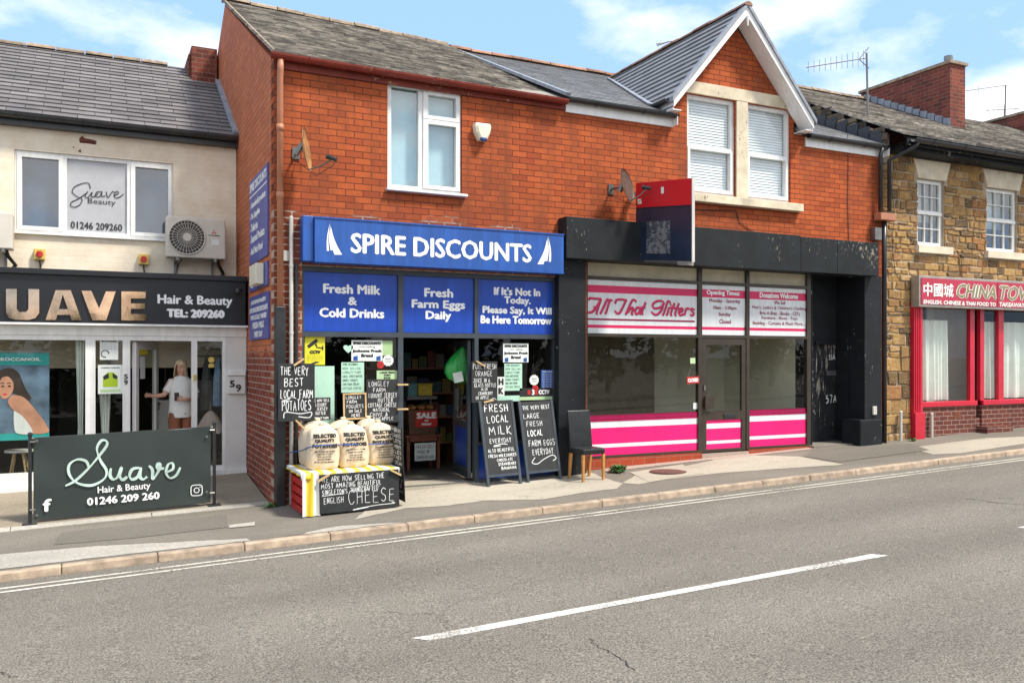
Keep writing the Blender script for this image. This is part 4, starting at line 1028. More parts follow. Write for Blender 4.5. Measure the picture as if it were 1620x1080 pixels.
SW = [[(515, 355), (505, 325), (470, 325), (425, 345), (412, 375), (440, 400), (468, 415), (455, 445), (425, 460), (402, 450), (410, 430), (450, 410), (500, 375)],
      [(500, 370), (485, 397), (500, 405), (525, 375), (520, 400), (540, 397), (560, 380)], [(575, 372), (550, 375), (545, 400), (570, 397), (580, 370), (580, 398), (600, 395)], [(605, 372), (615, 405), (640, 372), (655, 377)], [(650, 395), (675, 380), (665, 370), (650, 390), (660, 408), (685, 400), (703, 385)]]
for st in SW: ribbon(mb, fr, catmull(pxs(Y + .03, st, 0, 200, 3.6), 8), .013)
ptext(mb, Y + .03, 'Beauty', 139, 313.5, 183, 324, 0); ptext(mb, Y + .03, '01246 209260', 112, 350, 193, 361, .003)
mb.build('lettering', M['black_letter'], FS)
mb = MB(); mb.box(wo[0] - .02, wo[1] + .02, YW - .05, YW + .03, wo[2] - .03, wo[2] + .003); mb.build('sill', M['white_pvc'], f)
# canopy box over the shopfront and the shopfront itself
FZ0, FZ1 = P(390, 517, YS - .12).z, P(390, 440, YS - .12).z
mb = MB(); mb.box(XL, XR, YS, YW + .05, FZ1 - .12, FZ1 - .02); mb.build('canopy_roof', M['black_plastic'], A_)
z = lambda y, px=391: P(px, y, YS).z
X = lambda px: P(px, 600, YS).x
hz1, hz0 = z(522), z(536)
zt = P(135, 538, YS).z; zb = zf(0, YS) + .16
zbl = P(0, 750, YS).z
rows = [(X(-220), X(-120), zbl, zt), (X(-110), X(135), zbl, zt), (X(151), X(194), zbl, zt), (X(206), X(303), zf(.6, YS) + .02, zt), (X(312), X(352), zf(1.4, YS) + .14, zt)]
mb = MB(); mb.plate(XL, X(357), -.3, FZ0 - .01, rows, YS, .08)
mb.box(XL, X(390), YS - .02, YS - .001, zt + .07, FZ0 - .015)
mb.box(XL, X(206), YS - .05, YS - .001, zf(0, YS) - .05, zf(-1, YS) + .06)
AF = mb.build('shopfront', M['white_pvc'], A_, bevel=.004)
mb = MB(); mb.box(X(357) + .002, XR, YS, YS + .1, -.2, FZ0 - .01); mb.build('shopfront_panel', M['grey_white'], A_)
mb = MB(); mb.box(X(303) + .01, XR, YS - .06, YS - .003, zf(1.6, YS) - .02, zf(1.6, YS) + .07); mb.build('sill', M['white_pvc'], A_)
for r in (rows[0], rows[1], rows[2], rows[4]): pane(AF, r, YS + .05, M['glass_shop'])
mb = MB(); ptext(mb, YS - .004, '5', 196.5, 592, 202, 599.5, .004); ptext(mb, YS - .004, '9', 196.5, 601, 202, 608.5, .004); mb.build('door_number', M['black_letter'], AF)
mb = MB(); mb.box(X(360), X(387), YS - .07, YS - .003, z(622), z(594)); LB = mb.build('letter_box', M['ac'] if False else M['grey_white'], A_, bevel=.006)
mb = MB(); mb.box(X(359), X(387.5), YS - .09, YS - .003, z(593.5), z(584)); mb.build('lid', M['white_pvc'], LB, bevel=.006)
mb = MB(); ptext(mb, YS - .075, '5', 364, 602, 371, 612, .006); ptext(mb, YS - .075, '9', 373.5, 608, 381, 619, .006); mb.build('lettering', M['black_letter'], LB)
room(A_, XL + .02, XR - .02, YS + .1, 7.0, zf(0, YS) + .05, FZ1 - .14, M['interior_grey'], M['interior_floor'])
mb = MB(); mb.box(X(206) - .3, X(206) - .25, 3.3, 4.6, .2, 2.2); mb.box(-.6, 2.0, 4.9, 5.0, .2, 3.3); mb.build('partition', M['interior_dark'], A_)  # dark boards added to deepen the gloom behind the doorway
# glazed door opened inwards on its left hinge
ang = R(66); a = Vector((X(206) + .03, YS + .09, 0)); dd = Vector((math.cos(ang), math.sin(ang), 0)); n_ = Vector((dd.y, -dd.x, 0)); Wd = .88
z0, z1 = zf(.6, YS) + .06, zt - .02
dl = MB()
for (u0, u1, p0, p1) in ((0, .1, z0, z1), (Wd - .1, Wd, z0, z1), (.1, Wd - .1, z1 - .11, z1), (.1, Wd - .1, z0, z0 + .12)): dbox(dl, u0, u1, p0, p1, 0, .06)
D = dl.build('door', M['white_pvc'], A_)
mb = MB(); dbox(mb, .1, Wd - .1, z0 + .12, z1 - .11, .025, .03); mb.build('pane', M['glass_shop'], D)
mb = MB(); dbox(mb, Wd - .06, Wd - .04, 1.15, 1.28, .06, .09); dbox(mb, Wd - .16, Wd - .04, 1.24, 1.26, .09, .11); mb.build('handle', M['galv'], D)
mb = MB(); mb.use(M['paper']); dbox(mb, .22, .40, 1.66, 2.0, .031, .034); mb.use(M['yellow']); dbox(mb, .16, .5, 2.03, 2.13, .031, .034); mb.build('notice', None, D)

# ================================================================== STONE TAKEAWAY
T = thing('stone_takeaway', 'brown sandstone takeaway with stone slate roof, pale wedge lintels and red painted shopfront', 'shop building', (XE, 0, 0))
XE1 = 24.0
TE = 6.02
def stones(mb, x0, x1, z0, z1, holes, f, d=.035, hr=(.10, .24), wr=(.18, .52), ash=None):
    z = z0
    while z < z1 - .03:
        big = ash and z < ash
        h = rnd.uniform(.16, .30) if big else rnd.uniform(*hr)
        if z + h > z1 - .06: h = z1 - z
        x = x0 - rnd.uniform(0, .3)
        while x < x1:
            w = rnd.uniform(.25, .5) if big else rnd.uniform(*wr); xa, xb = max(x, x0), min(x + w, x1); x += w
            if xb - xa < .05: continue
            # trim against openings
            segs = [(xa, xb)]
            for hx0, hx1, hz0, hz1 in holes:
                if hz0 < z + h - .01 and hz1 > z + .01:
                    ns = []
                    for s0, s1 in segs:
                        if hx1 <= s0 or hx0 >= s1: ns.append((s0, s1)); continue
                        if s0 < hx0: ns.append((s0, hx0))
                        if s1 > hx1: ns.append((hx1, s1))
                    segs = ns
            for s0, s1 in segs:
                if s1 - s0 < .04: continue
                parts = [(z, z + h)]
                if h > .19 and rnd.random() < .35: m = z + h * rnd.uniform(.4, .6); parts = [(z, m), (m, z + h)]
                for p0, p1 in parts:
                    g = .007; j = lambda: rnd.uniform(-.016, .016); dd = d * rnd.uniform(.4, 1.2); i = .018
                    q = [(s0 + g + j(), p0 + g + j()), (s1 - g + j(), p0 + g + j()), (s1 - g + j(), p1 - g + j()), (s0 + g + j(), p1 - g + j())]
                    cx, cz = (s0 + s1) / 2, (p0 + p1) / 2
                    t = [(a_ + (cx - a_) * min(.4, i / max(.03, abs(cx - a_))), b_ + (cz - b_) * min(.4, i / max(.03, abs(cz - b_)))) for a_, b_ in q]
                    mb.add([f(a_, b_, 0) for a_, b_ in q] + [f(a_, b_, dd + rnd.uniform(-.008, .008)) for a_, b_ in t], [(4, 5, 6, 7), (0, 1, 5, 4), (1, 2, 6, 5), (2, 3, 7, 6), (3, 0, 4, 7)])
        z += h
YT = .03
tw1 = rectL(1451, 282, 1493, 388, YT); tw2 = rectL(1560, 296, 1609, 398, YT)
wz0, wz1 = tw1[2], tw1[3]
tw1 = (tw1[0], tw1[1], wz0, wz1); tw2 = (tw2[0], tw2[1], wz0, wz1)
dx_ = tw2[0] - tw1[0]
tw3 = (tw2[0] + dx_, tw2[1] + dx_, wz0, wz1)
tso = (P(1440, 600, YT).x, XE1 - .5, -.5, P(1454, 480, YT).z)
mb = MB(); mb.plate(XE + .002, XE1, -.6, TE, [tw1, tw2, tw3, tso], YT, .2); mb.build('wall', M['stone_mortar'], T)
lint = []
lz1 = P(1444, 250, YT - .05).z
for w in (tw1, tw2, tw3):
    a, b = w[0] - .02, w[1] + .02
    mb = MB(); mb.prism([(a, YT - .05, wz1 + .003), (b, YT - .05, wz1 + .003), (b + .13, YT - .05, lz1), (a - .13, YT - .05, lz1)], (0, .1, 0)); lint.append((a - .07, b + .07, wz1, lz1)); mb.build('lintel', M['pale_stone'], T, bevel=.006)
    mb = MB(); mb.box(w[0] - .07, w[1] + .16, YT - .10, YT + .1, wz0 - .15, wz0 - .002); lint.append((w[0] - .07, w[1] + .16, wz0 - .15, wz0)); mb.build('sill', M['pale_stone'], T, bevel=.006)
mb = MB(); stones(mb, XE + .002, XE1 - .01, -.3, TE, [tw1, tw2, tw3, tso] + lint, lambda a, b, d: (a, YT - d, b), .03, (.06, .19), (.12, .44), 2.3); mb.build('stonework', M['stone'], T)
for w in (tw1, tw2, tw3):
    o = (w[0] + .003, w[1] - .003, w[2] + .003, w[3] - .003); mid = o[2] + (o[3] - o[2]) * .5
    f_ = []; n = 3
    for za, zb_ in ((o[2] + .07, mid - .025), (mid + .045, o[3] - .06)):
        hh = (zb_ - za) / 2; ww = (o[1] - o[0] - .13) / n
        for i in range(n):
            for k in range(2): f_.append((o[0] + .065 + ww * i + .008, o[0] + .065 + ww * (i + 1) - .008, za + hh * k + .008, za + hh * (k + 1) - .008))
    mb = MB(); mb.plate(o[0], o[1], o[2], o[3], f_, YT + .05, .05); mb.box(o[0] + .002, o[1] - .002, YT + .03, YT + .049, mid - .03, mid + .03)
    W_ = mb.build('window', M['white_pvc'], T)
    g = MB()
    for p in f_: g.quad((p[0], YT + .085, p[2]), (p[1], YT + .085, p[2]), (p[1], YT + .085, p[3]), (p[0], YT + .085, p[3]))
    g.build('pane', M['glass_up'], W_)
    b = MB(); b.quad((o[0] - .2, YT + .45, mid - .1), (o[1] + .2, YT + .45, mid - .1), (o[1] + .2, YT + .45, o[3] + .1), (o[0] - .2, YT + .45, o[3] + .1)); b.build('curtain', M['curtain'], W_)
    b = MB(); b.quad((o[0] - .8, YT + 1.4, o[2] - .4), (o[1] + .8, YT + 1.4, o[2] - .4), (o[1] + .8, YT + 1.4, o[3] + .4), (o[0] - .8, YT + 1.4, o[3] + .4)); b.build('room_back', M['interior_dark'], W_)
# roof, eaves, gutter
TRY, TRZ = 4.5, 8.72
sv = Vector((0, TRY + .5, TRZ - TE - .14)); rf = MB(); slates(rf, (XE - .02, -.5, TE + .14), (1, 0, 0), sv, XE1 - XE, sv.length, .19, .42, .022, .25)
rf.build('roof', M['stone_slate'], T)
mb = MB(); mb.quad((XE, -.48, TE + .10), (XE1, -.48, TE + .10), (XE1, TRY, TRZ - .03), (XE, TRY, TRZ - .03)); mb.quad((XE1, 9.4, TE), (XE, 9.4, TE), (XE, TRY, TRZ - .03), (XE1, TRY, TRZ - .03)); mb.quad((XE, -.46, TE + .01), (XE1, -.46, TE + .01), (XE1, YT - .002, TE + .01), (XE, YT - .002, TE + .01)); mb.build('roof_deck', M['black_wood'], T)
mb = MB(); ridge_tiles(mb, (XE, TRY, TRZ + .01), (21.5, TRY, TRZ + .01), .12, .5); mb.build('ridge', M['ridge_old'], T)
mb = MB(); mb.box(XE + .1, XE1, -.47, -.43, TE - .04, TE + .10); mb.box(XE + .1, XE1, -.35, YT - .04, TE - .10, TE + .008); mb.build('eaves_board', M['black_wood'], T)
mb = MB(); gutter(mb, (XE + .15, -.56, TE + .07), (XE1, -.56, TE + .07), .075); mb.build('gutter', M['black_plastic'], T)
mb = MB()
for i, q in enumerate([0.2]): pass
gw = [(XE, -.02, TE - .3), (XE, 9.4, TE - .3), (XE, 9.4, TE), (XE, TRY, TRZ - .05), (XE, -.02, TE + .28)]
mb.prism(gw, (.15, 0, 0)); mb.build('gable_wall', M['stone_mortar'], T)
mb = MB(); zc = EZ - .1
def gst(a, b, d): return (XE - d, a, b)
y = .0
while zc < 8.4:
    h = rnd.uniform(.13, .24); ya = max(-.1, (zc + h - TE - .20) / ((TRZ - TE) / (TRY + .5)) - .5 + .05); yb_ = min(4.6, (zc - EZ + .0) / ((RZ1 - EZ) / (RY + .12)) + .25)
    if yb_ > ya + .1: stones(mb, ya, yb_, zc, zc + h - .005, [], gst, .03, (h, h + .001), (.3, .7))
    zc += h
mb.build('gable_stonework', mat('sooty_gable_stone', (.11, .085, .055), .9, var=.5, vscale=6, bmp=.6, island=.6), T)
mb = MB()
for i in range(9):
    y = .0 + i * .28; zz = EZ + (y + .12) * (RZ1 - EZ) / (RY + .12); mb.add([(XE - .045, y, zz - .05), (XE - .045, y + .3, zz + .06), (XE - .045, y + .3, zz + .29), (XE - .045, y, zz + .29)], [(0, 3, 2, 1)])
mb.build('step_flashing', mat('dark_lead', (.045, .05, .06), .5, metal=.2, var=.2), T)
# chimneys
def chimney(x0, x1, y0, y1, z0, z1, capz=.07):
    mb = MB(); mb.use(M['chimney_brick']); mb.box(x0, x1, y0, y1, z0, z1)
    for i, p in enumerate(mb.f):
        pass
    mb.mats = [M['chimney_brick'], M['chimney_side'], M['ridge_old']]
    mb.m = [0, 0, 0, 1, 0, 1]
    mb.use(M['ridge_old']); mb.box(x0 - .05, x1 + .05, y0 - .05, y1 + .05, z1 + .001, z1 + capz)
    return mb.build('chimney', None, T)
cz = P(1503, 100, 2.0).z
cx0, cx1 = P(1503, 150, 2.0).x, P(1527, 150, 2.0).x
c1 = chimney(cx0, cx1, 2.0, 4.62, 6.6, cz)
mb = MB(); mb.tube([(cx0 + .27, 2.25, cz + .06), (cx0 + .27, 2.25, cz + .28)], .10, 12); mb.build('chimney_pot', M['galv'], c1)
mb = MB()
for i in range(12):
    y = 1.98 + i * .21; zz = TE + .16 + (y + .5) * (TRZ - TE - .14) / (TRY + .5); mb.add([(cx0 - .01, y, zz), (cx0 - .01, y + .23, zz + .1), (cx0 - .01, y + .23, zz + .26), (cx0 - .01, y, zz + .2)], [(0, 3, 2, 1)])
    mb.add([(cx0 - .01, y, zz + .02), (cx0 - .01, y + .23, zz + .12), (cx0 - .2, y + .23, zz + .13), (cx0 - .2, y, zz + .03)], [(0, 1, 2, 3)])
mb.build('flashing', M['lead'], c1)
q0 = P(1565, 196, 4.3)
c2 = chimney(P(1660, 196, 3.2).x, P(1660, 196, 3.2).x + .6, 3.2, 7.2, 6.8, P(1620, 172, 3.6).z)
# takeaway shopfront
Xt = lambda px: P(px, 600, YT).x
Zt = lambda y, px=1454: P(px, y, YT).z
zt1 = tso[3]; zsl, zsl0 = Zt(636), Zt(644)
mb = MB()
pw = [(Xt(1454), Xt(1535), zsl, zt1 - .02), (Xt(1542), Xt(1551), -.5, zt1 - .02), (Xt(1557), Xt(1580), zsl, zt1 - .02), (Xt(1588), Xt(1690), zsl, zt1 - .02), (Xt(1700), XE1 - .9, zsl, zt1 - .02)]
mb.plate(Xt(1452), XE1 - .6, zsl0 + .002, zt1, [pw[0], (pw[1][0], pw[1][1], 0, zt1 - .02), pw[2], pw[3], pw[4]], YT, .08)
TF = mb.build('shopfront', M['china_red'], T)
for p in (pw[0], pw[2], pw[3], pw[4]): pane(TF, p, YT + .05, M['glass_shop'])
mb = MB(); mb.box(Xt(1452), Xt(1542), YT - .07, YT + .1, zsl0, zsl - .001); mb.box(Xt(1551), XE1 - .6, YT - .07, YT + .1, zsl0, zsl - .001); mb.build('sill', M['china_red'], TF, bevel=.008)
mb = MB(); x0 = Xt(1439.5); x1 = Xt(1453)
mb.box(x0, x1, YT - .10, YT + .1, -.1, zt1)
for k in range(3): mb.box(x0 + .035 + k * .06, x0 + .06 + k * .06, YT - .115, YT - .101, Zt(650), zt1 - .05)
mb.box(x0 - .015, x1 + .02, YT - .14, YT - .116, 0, Zt(652))
mb.build('pilaster', M['china_red'], TF, bevel=.005)
mb = MB(); mb.box(x1 + .002, Xt(1542), YT - .03, YT + .12, -.1, zsl0 - .002); mb.box(Xt(1551), XE1 - .6, YT - .03, YT + .12, -.1, zsl0 - .002); mb.box(Xt(1551) - .14, Xt(1551) - .002, YT + .1, YT + 1.0, -.1, zsl0 - .002); mb.build('brick_plinth', M['riser_brick'], T)
mb = MB()
for k in range(4): mb.box(Xt(1507), Xt(1518), YT - .036, YT - .031, Zt(664 - k * 3.2), Zt(662.4 - k * 3.2))
mb.build('air_brick', M['red_wood'], T)
mb = MB(); mb.box(Xt(1542), Xt(1582), YT - .28, YT + .5, -.1, zp(15.5) + .17); mb.box(Xt(1542), Xt(1551) + .3, YT - .0, YT + 1.1, -.1, zp(15.5) + .34); mb.build('door_step', M['riser_brick'], T)
mb = MB(); mb.box(Xt(1535), Xt(1551) + 1, YT + 1.0, YT + 1.05, .4, zt1); mb.build('door', M['grey_white'], T)
room(T, Xt(1440) + .05, XE1 - .7, YT + .09, 4.0, .45, zt1 + .1, M['interior_grey'], M['interior_floor'])
def drape(par, px0, px1, y, z0, z1, m='curtain', amp=.025):
    a, b = P(px0, 600, y).x, P(px1, 600, y).x; n = 50; vs = []
    for i in range(n + 1):
        x = a + (b - a) * i / n; k = math.sin(i * .9) * amp + math.sin(i * .37) * amp
        vs += [(x + .01 * math.sin(i * .5), y + k * 1.6, z0), (x, y + k, z1)]
    mb = MB(); mb.add(vs, [(2 * i, 2 * i + 2, 2 * i + 3, 2 * i + 1) for i in range(n)])
    return mb.build('curtain', M[m], par, smooth=True)
zr_ = Zt(505)
drape(TF, 1450, 1498, YT + .16, zsl + .02, zr_); drape(TF, 1556, 1582, YT + .16, zsl + .02, zr_); drape(TF, 1587, 1650, YT + .16, zsl + .02, zr_)
mb = MB(); mb.box(Xt(1500), Xt(1512), YT + .5, YT + .56, .5, zt1); mb.box(Xt(1512) + .1, Xt(1545), YT + .9, YT + .95, .5, zt1 - .25); mb.build('inner_door', M['grey_white'], T)
mb = MB(); mb.box(Xt(1512) + .25, Xt(1540), YT + .87, YT + .89, 1.4, zt1 - .4); mb.build('inner_pane', M['interior_dark'], T)
# pipes at the join of brick and stone
mb = MB(); x0 = P(1393, 300, -.1).x
mb.tube([(x0, -.14, EZ - .06), (x0, -.10, EZ - .2), (x0, -.10, P(1393, 335, -.1).z)], .04, 10); PZ_ = P(1393, 338, -.1).z
mb.build('downpipe', M['black_plastic'], C, smooth=True)
x1 = P(1407, 300, -.1).x
mb = MB(); mb.tube([(x1 + .25, -.55, TE + .02), (x1 + .2, -.5, TE - .06), (x1, -.10, TE - .26), (x1, -.10, P(1407, 335, -.1).z)], .04, 10); mb.build('downpipe', M['black_plastic'], T, smooth=True)
mb = MB(); mb.box(x0 - .10, x1 + .08, -.2, -.03, P(1393, 349, -.1).z, P(1393, 338, -.1).z); hp = mb.build('hopper', M['terracotta'], C, bevel=.01)
mb = MB(); xm = P(1399, 500, -.1).x; mb.tube([(xm, -.1, P(1399, 350, -.1).z), (xm, -.1, P(1399, 405, -.1).z), (xm, -.1, .3)], .045, 10); mb.build('downpipe', M['black_plastic'], C, smooth=True)

# ================================================================== SIGNS
def sign(name, label, loc, cat='sign', group=None): return thing(name, label, cat, loc, group)
# salon fascia
y0 = YS - .14
s = sign('shop_sign', 'long black salon fascia sign with mirrored copper letters above the white shopfront', (-1, y0, FZ0))
mb = MB(); mb.box(XL, P(391, 480, y0).x, y0, YS + .0, FZ0 + .02, FZ1); mb.box(P(391, 480, y0).x - .03, P(391, 480, y0).x, y0, YW - .01, FZ0 + .02, FZ1 + .001); mb.box(XL, P(391, 480, y0).x, y0 - .05, y0 - .002, FZ1 - .06, FZ1 + .02); mb.build('sign_panel', M['black_sign'], s, bevel=.006)
mb = MB(); mb.box(XL, P(392, 480, y0).x, y0 - .02, YS, FZ0 - .012, FZ0 + .018); mb.build('edge_trim', M['white_pvc'], s)
mb = MB()
ptext(mb, y0, 'S', -66, 458, -14, 507, .030, .03)
def solid(pts, k=0): mb.prism([tuple(P(x, y, y0 - .03 - k)) for x, y in pts], (0, .028, 0))
solid([(9.5, 457), (26.5, 457), (26.5, 489), (30, 493.5), (41, 493.5), (45, 489), (45, 457), (62, 457.5), (62, 495), (56, 503), (46, 506), (24, 505.5), (14, 502.5), (9.5, 494)][::-1])
solid([(72, 506), (88, 459), (101, 459), (88.5, 506)]); solid([(129, 506.5), (113.5, 506.5), (97, 459), (112, 459)], .0015); solid([(92, 489), (107, 489), (110, 498), (89, 498)], .003)
solid([(129, 460), (144.5, 460), (165, 506.5), (146, 506.5)]); solid([(183, 461), (167.5, 461), (149, 506.5), (168, 506.5)], .0015)
solid([(192, 461), (207, 461), (207, 506.8), (192, 506.5)]); solid([(207, 461), (230.5, 461.5), (230.5, 472), (207, 472)], .0015); solid([(207, 480), (229, 480), (229, 488.5), (207, 488.5)], .0015); solid([(207, 496.5), (231, 496.8), (231, 507), (207, 506.8)], .0015)
mb.build('lettering', M['copper'], s)
mb = MB(); ptext(mb, y0, 'Hair & Beauty', 250, 466, 367, 484, .008); mb.build('lettering', M['white_letter'], s)
mb = MB(); ptext(mb, y0, 'TEL: 209260', 265, 489, 354, 501, .014); mb.build('lettering', M['white_letter'], s)
# blue fascia
y0 = -.26
s = sign('shop_sign', 'blue Spire Discounts fascia sign with white capitals over the corner shop', (P(690, 400, y0).x, y0, P(690, 425, y0).z))
a, b = P(498, 400, y0).x, P(893, 400, y0).x - .01; z0, z1 = P(498, 414, y0).z, P(498, 342, y0).z
mb = MB(); mb.box(a, b, y0, -.005, z0, z1); mb.box(P(479, 400, y0 + .05).x, a - .003, y0 + .05, -.005, z0 + .01, z1 + .01); mb.build('sign_panel', M['blue'], s, bevel=.008)
mb = MB(); mb.box(a, b, y0 - .012, y0 - .002, z0, z0 + .02); mb.box(a, b, y0 - .012, y0 - .002, z1 - .02, z1); mb.build('edge_trim', M['blue'], s)
mb = MB(); ptext(mb, y0, 'SPIRE DISCOUNTS', 556, 369, 840, 399.5, .012)
fr = wallfr(y0)
mb.build('lettering', M['white_letter'], s)
def blades(ax, ay, feet, flip):
    mb = MB()
    for k, (b0, b1, yb_, bow) in enumerate(feet):
        L_ = []; R_ = []
        for i in range(11):
            t = i / 10; y = ay + 3 * k + (yb_ - ay - 3 * k) * t
            c0 = (b0 * t + bow * math.sin(t * math.pi)) * flip; c1 = (b1 * t + bow * .8 * math.sin(t * math.pi)) * flip
            for lst, c in ((L_, c0), (R_, c1)):
                q_ = P(ax + c + flip * k * .8, y, y0); lst.append((q_.x, y0 - .003 - k * .0006, q_.z))
        mb.add(L_ + R_, [(i, i + 1, 12 + i, 11 + i) for i in range(10)])
    mb.build('logo', M['white_letter'], s)
blades(522, 353, ((-5, -1.5, 397, -2.2), (0, 4.5, 396, -2.2), (5.5, 17.5, 403, -3.2)), 1); blades(866.5, 373, ((-5, -1.5, 414, -2.2), (0, 4.5, 413, -2.2), (5.5, 15, 418, -3.0)), -1)
# blue window panels
def bluepanel(px, lines, label, ztop, zbot):
    s = sign('window_sign', label, ((vx[px[0]] + vx[px[1]]) / 2, YF, zbot), group='blue panels over the shop windows')
    mb = MB(); mb.box(vx[px[0]] + .004, vx[px[1]] - .004, YF + .03, YF + .05, zbot + .004, ztop - .004); mb.build('sign_panel', M['blue_deep'], s)
    mb = MB()
    for t, a, b, c, d in lines: ptext(mb, YF + .03, t, a, b, c, d, .009)
    mb.build('lettering', M['white_letter'], s)
u0_, u1_ = TR1, SHOP_T - .07
bluepanel((481, 630), [('Fresh Milk', 512, 449, 601, 463), ('&', 551, 470, 564, 482), ('Cold Drinks', 506, 487, 607, 501)], 'blue panel reading Fresh Milk and Cold Drinks above the left window', u1_, u0_)
bluepanel((638, 751), [('Fresh', 672, 456, 716, 469), ('Farm Eggs', 652, 474, 735, 490), ('Daily', 674, 492, 713, 508)], 'blue panel reading Fresh Farm Eggs Daily above the open door', u1_, u0_)
bluepanel((757, 876), [("If It's Not In", 782, 454, 854, 466), ('Today.', 798, 469, 839, 483), ('Please Say, It Will', 764, 484, 872, 498), ('Be Here Tomorrow', 761, 499, 872, 511)], 'blue panel reading If Its Not In Today above the right window', u1_, u0_)
# signs on the gable wall: frame facing -X, reading from far to near
fg = Fr((XG, 0, 0), (0, -1, 0), (0, 0, 1))
def gsign(px0, px1, yt, yb, lines, label, x=XG, m='blue_wall', anchor=None):
    A = PXp(px1, yt, XG); B = PXp(px1, yb, XG); Fy = PXp(px0, yt, XG).y
    s = sign('wall_sign', label, (XG, (A.y + Fy) / 2, B.z), group='blue signs on the gable wall')
    mb = MB(); mb.box(XG - .025, XG - .003, A.y, Fy, B.z, A.z); mb.build('sign_panel', M[m], s)
    mb = MB(); W_ = Fy - A.y; H_ = A.z - B.z
    for t, u0, u1, v0, v1 in lines:
        f2 = lambda u, v, d: (XG - .025 - d, Fy - u, v)
        if t == '_': mb.add([f2(W_ * u0, B.z + H_ * v0, .003), f2(W_ * u1, B.z + H_ * v0, .003), f2(W_ * u1, B.z + H_ * v1, .003), f2(W_ * u0, B.z + H_ * v1, .003)], [(0, 1, 2, 3)])
        else: text(mb, None, t, W_ * u0, W_ * u1, B.z + H_ * v0, B.z + H_ * v1, .010, .003, 0, f2)
    mb.build('lettering', M['white_letter'], s)
gsign(397.3, 426, 257.5, 403.5, [('SPIRE DISCOUNTS', .04, .96, .86, .955), ('_', .02, .98, .795, .81), ('- Household products', .06, .92, .64, .73), ('- Pet Supplies', .06, .62, .51, .60), ('- Toiletries', .06, .50, .38, .47), ('- Seasonal Products', .06, .86, .25, .34), ('- And Much More!', .06, .76, .11, .19)], 'tall blue Spire Discounts wall sign, the upper of three on the gable')
gsign(397.3, 426, 412, 450.5, [('Fresh Fruit', .08, .6, .6, .8), ('Eggs Daily', .08, .6, .15, .35)], 'small blue wall sign half hidden behind a cream box, between two other signs')
gsign(397.3, 427.5, 460, 535, [('JACKSONS BAKERY', .1, .9, .80, .90), ('SUPPLYING SPIRE DISCOUNTS', .03, .97, .63, .73), ('WITH LOCALLY FARMED', .08, .92, .46, .56), ('FRESH MILK', .2, .8, .26, .39), ('EVERY DAY', .3, .72, .06, .18)], 'blue milk and bakery wall sign, lowest of three on the gable')
A = PXp(421, 416, XG); B = PXp(421, 449, XG); Fy = PXp(410, 420, XG).y
mt = MB(); mt.box(XG - .14, XG - .03, A.y, Fy, B.z, A.z); o = mt.build('meter_box', M['alarm'], None, bevel=.01); tag(o, 'cream plastic meter box on the gable beside the downpipe', 'box')
# projecting sign
fa = P(1008, 290, -.15); na = P(1097, 283, -1.40)
s = sign('projecting_sign', 'sagging projecting sign, red top and dark blue face, hung from the black fascia', (fa.x, -.15, fa.z - 1.24))
d_ = Vector((na.x - fa.x, na.y - fa.y, 0)); Ln = d_.length; d_.normalize(); tilt = Vector((d_.x, d_.y, -.11)).normalized()
fp = Fr(fa + tilt * .02, -tilt, (0, 0, 1)); 
def pbox(mb, u0, u1, z0, z1, t0, t1):
    nn = Vector((-d_.y, d_.x, 0)); nn = nn if nn.x < 0 else -nn
    q = lambda u, t, z: fa + tilt * u + nn * t + Vector((0, 0, z))
    mb.hexa([q(u0, t0, z0), q(u1, t0, z0), q(u1, t1, z0), q(u0, t1, z0)], [q(u0, t0, z1), q(u1, t0, z1), q(u1, t1, z1), q(u0, t1, z1)])
mb = MB(); pbox(mb, 0, Ln, -1.24, -.42, -.03, .03); pbox(mb, 0, Ln, -.42, -.36, -.026, .026); mb.build('sign_face', M['navy_sign'], s, bevel=.008)
mb = MB(); pbox(mb, 0, Ln, -.40, 0, -.03, .031); mb.build('sign_face', M['red_sign'], s, bevel=.008)['label'] = 'bright red top panel'
mb = MB(); pbox(mb, .26, .80, -1.13, -.62, .031, .033); mb.build('scraped_patch', M['grey_stain'], s)
mb = MB(); pbox(mb, Ln + .002, Ln + .014, -1.25, .01, -.022, .030); mb.build('edge_trim', M['pipe_grey'], s)
mb = MB(); pbox(mb, Ln - .28, Ln - .04, -1.30, -1.242, -.05, .05); mb.build('bracket', M['sign_metal'], s)
mb = MB(); pbox(mb, -.12, .0, -.2, -.14, -.03, .03); mb.build('bracket', M['sign_metal'], s)
mb = MB(); pbox(mb, -.12, .0, -1.0, -.94, -.03, .03); mb.build('bracket', M['sign_metal'], s)
mb = MB(); pbox(mb, .60, .66, -.20, -.10, .0315, .034); pbox(mb, .05, .14, -.34, -.26, .0315, .034); mb.build('torn_spot', M['paper'], s)
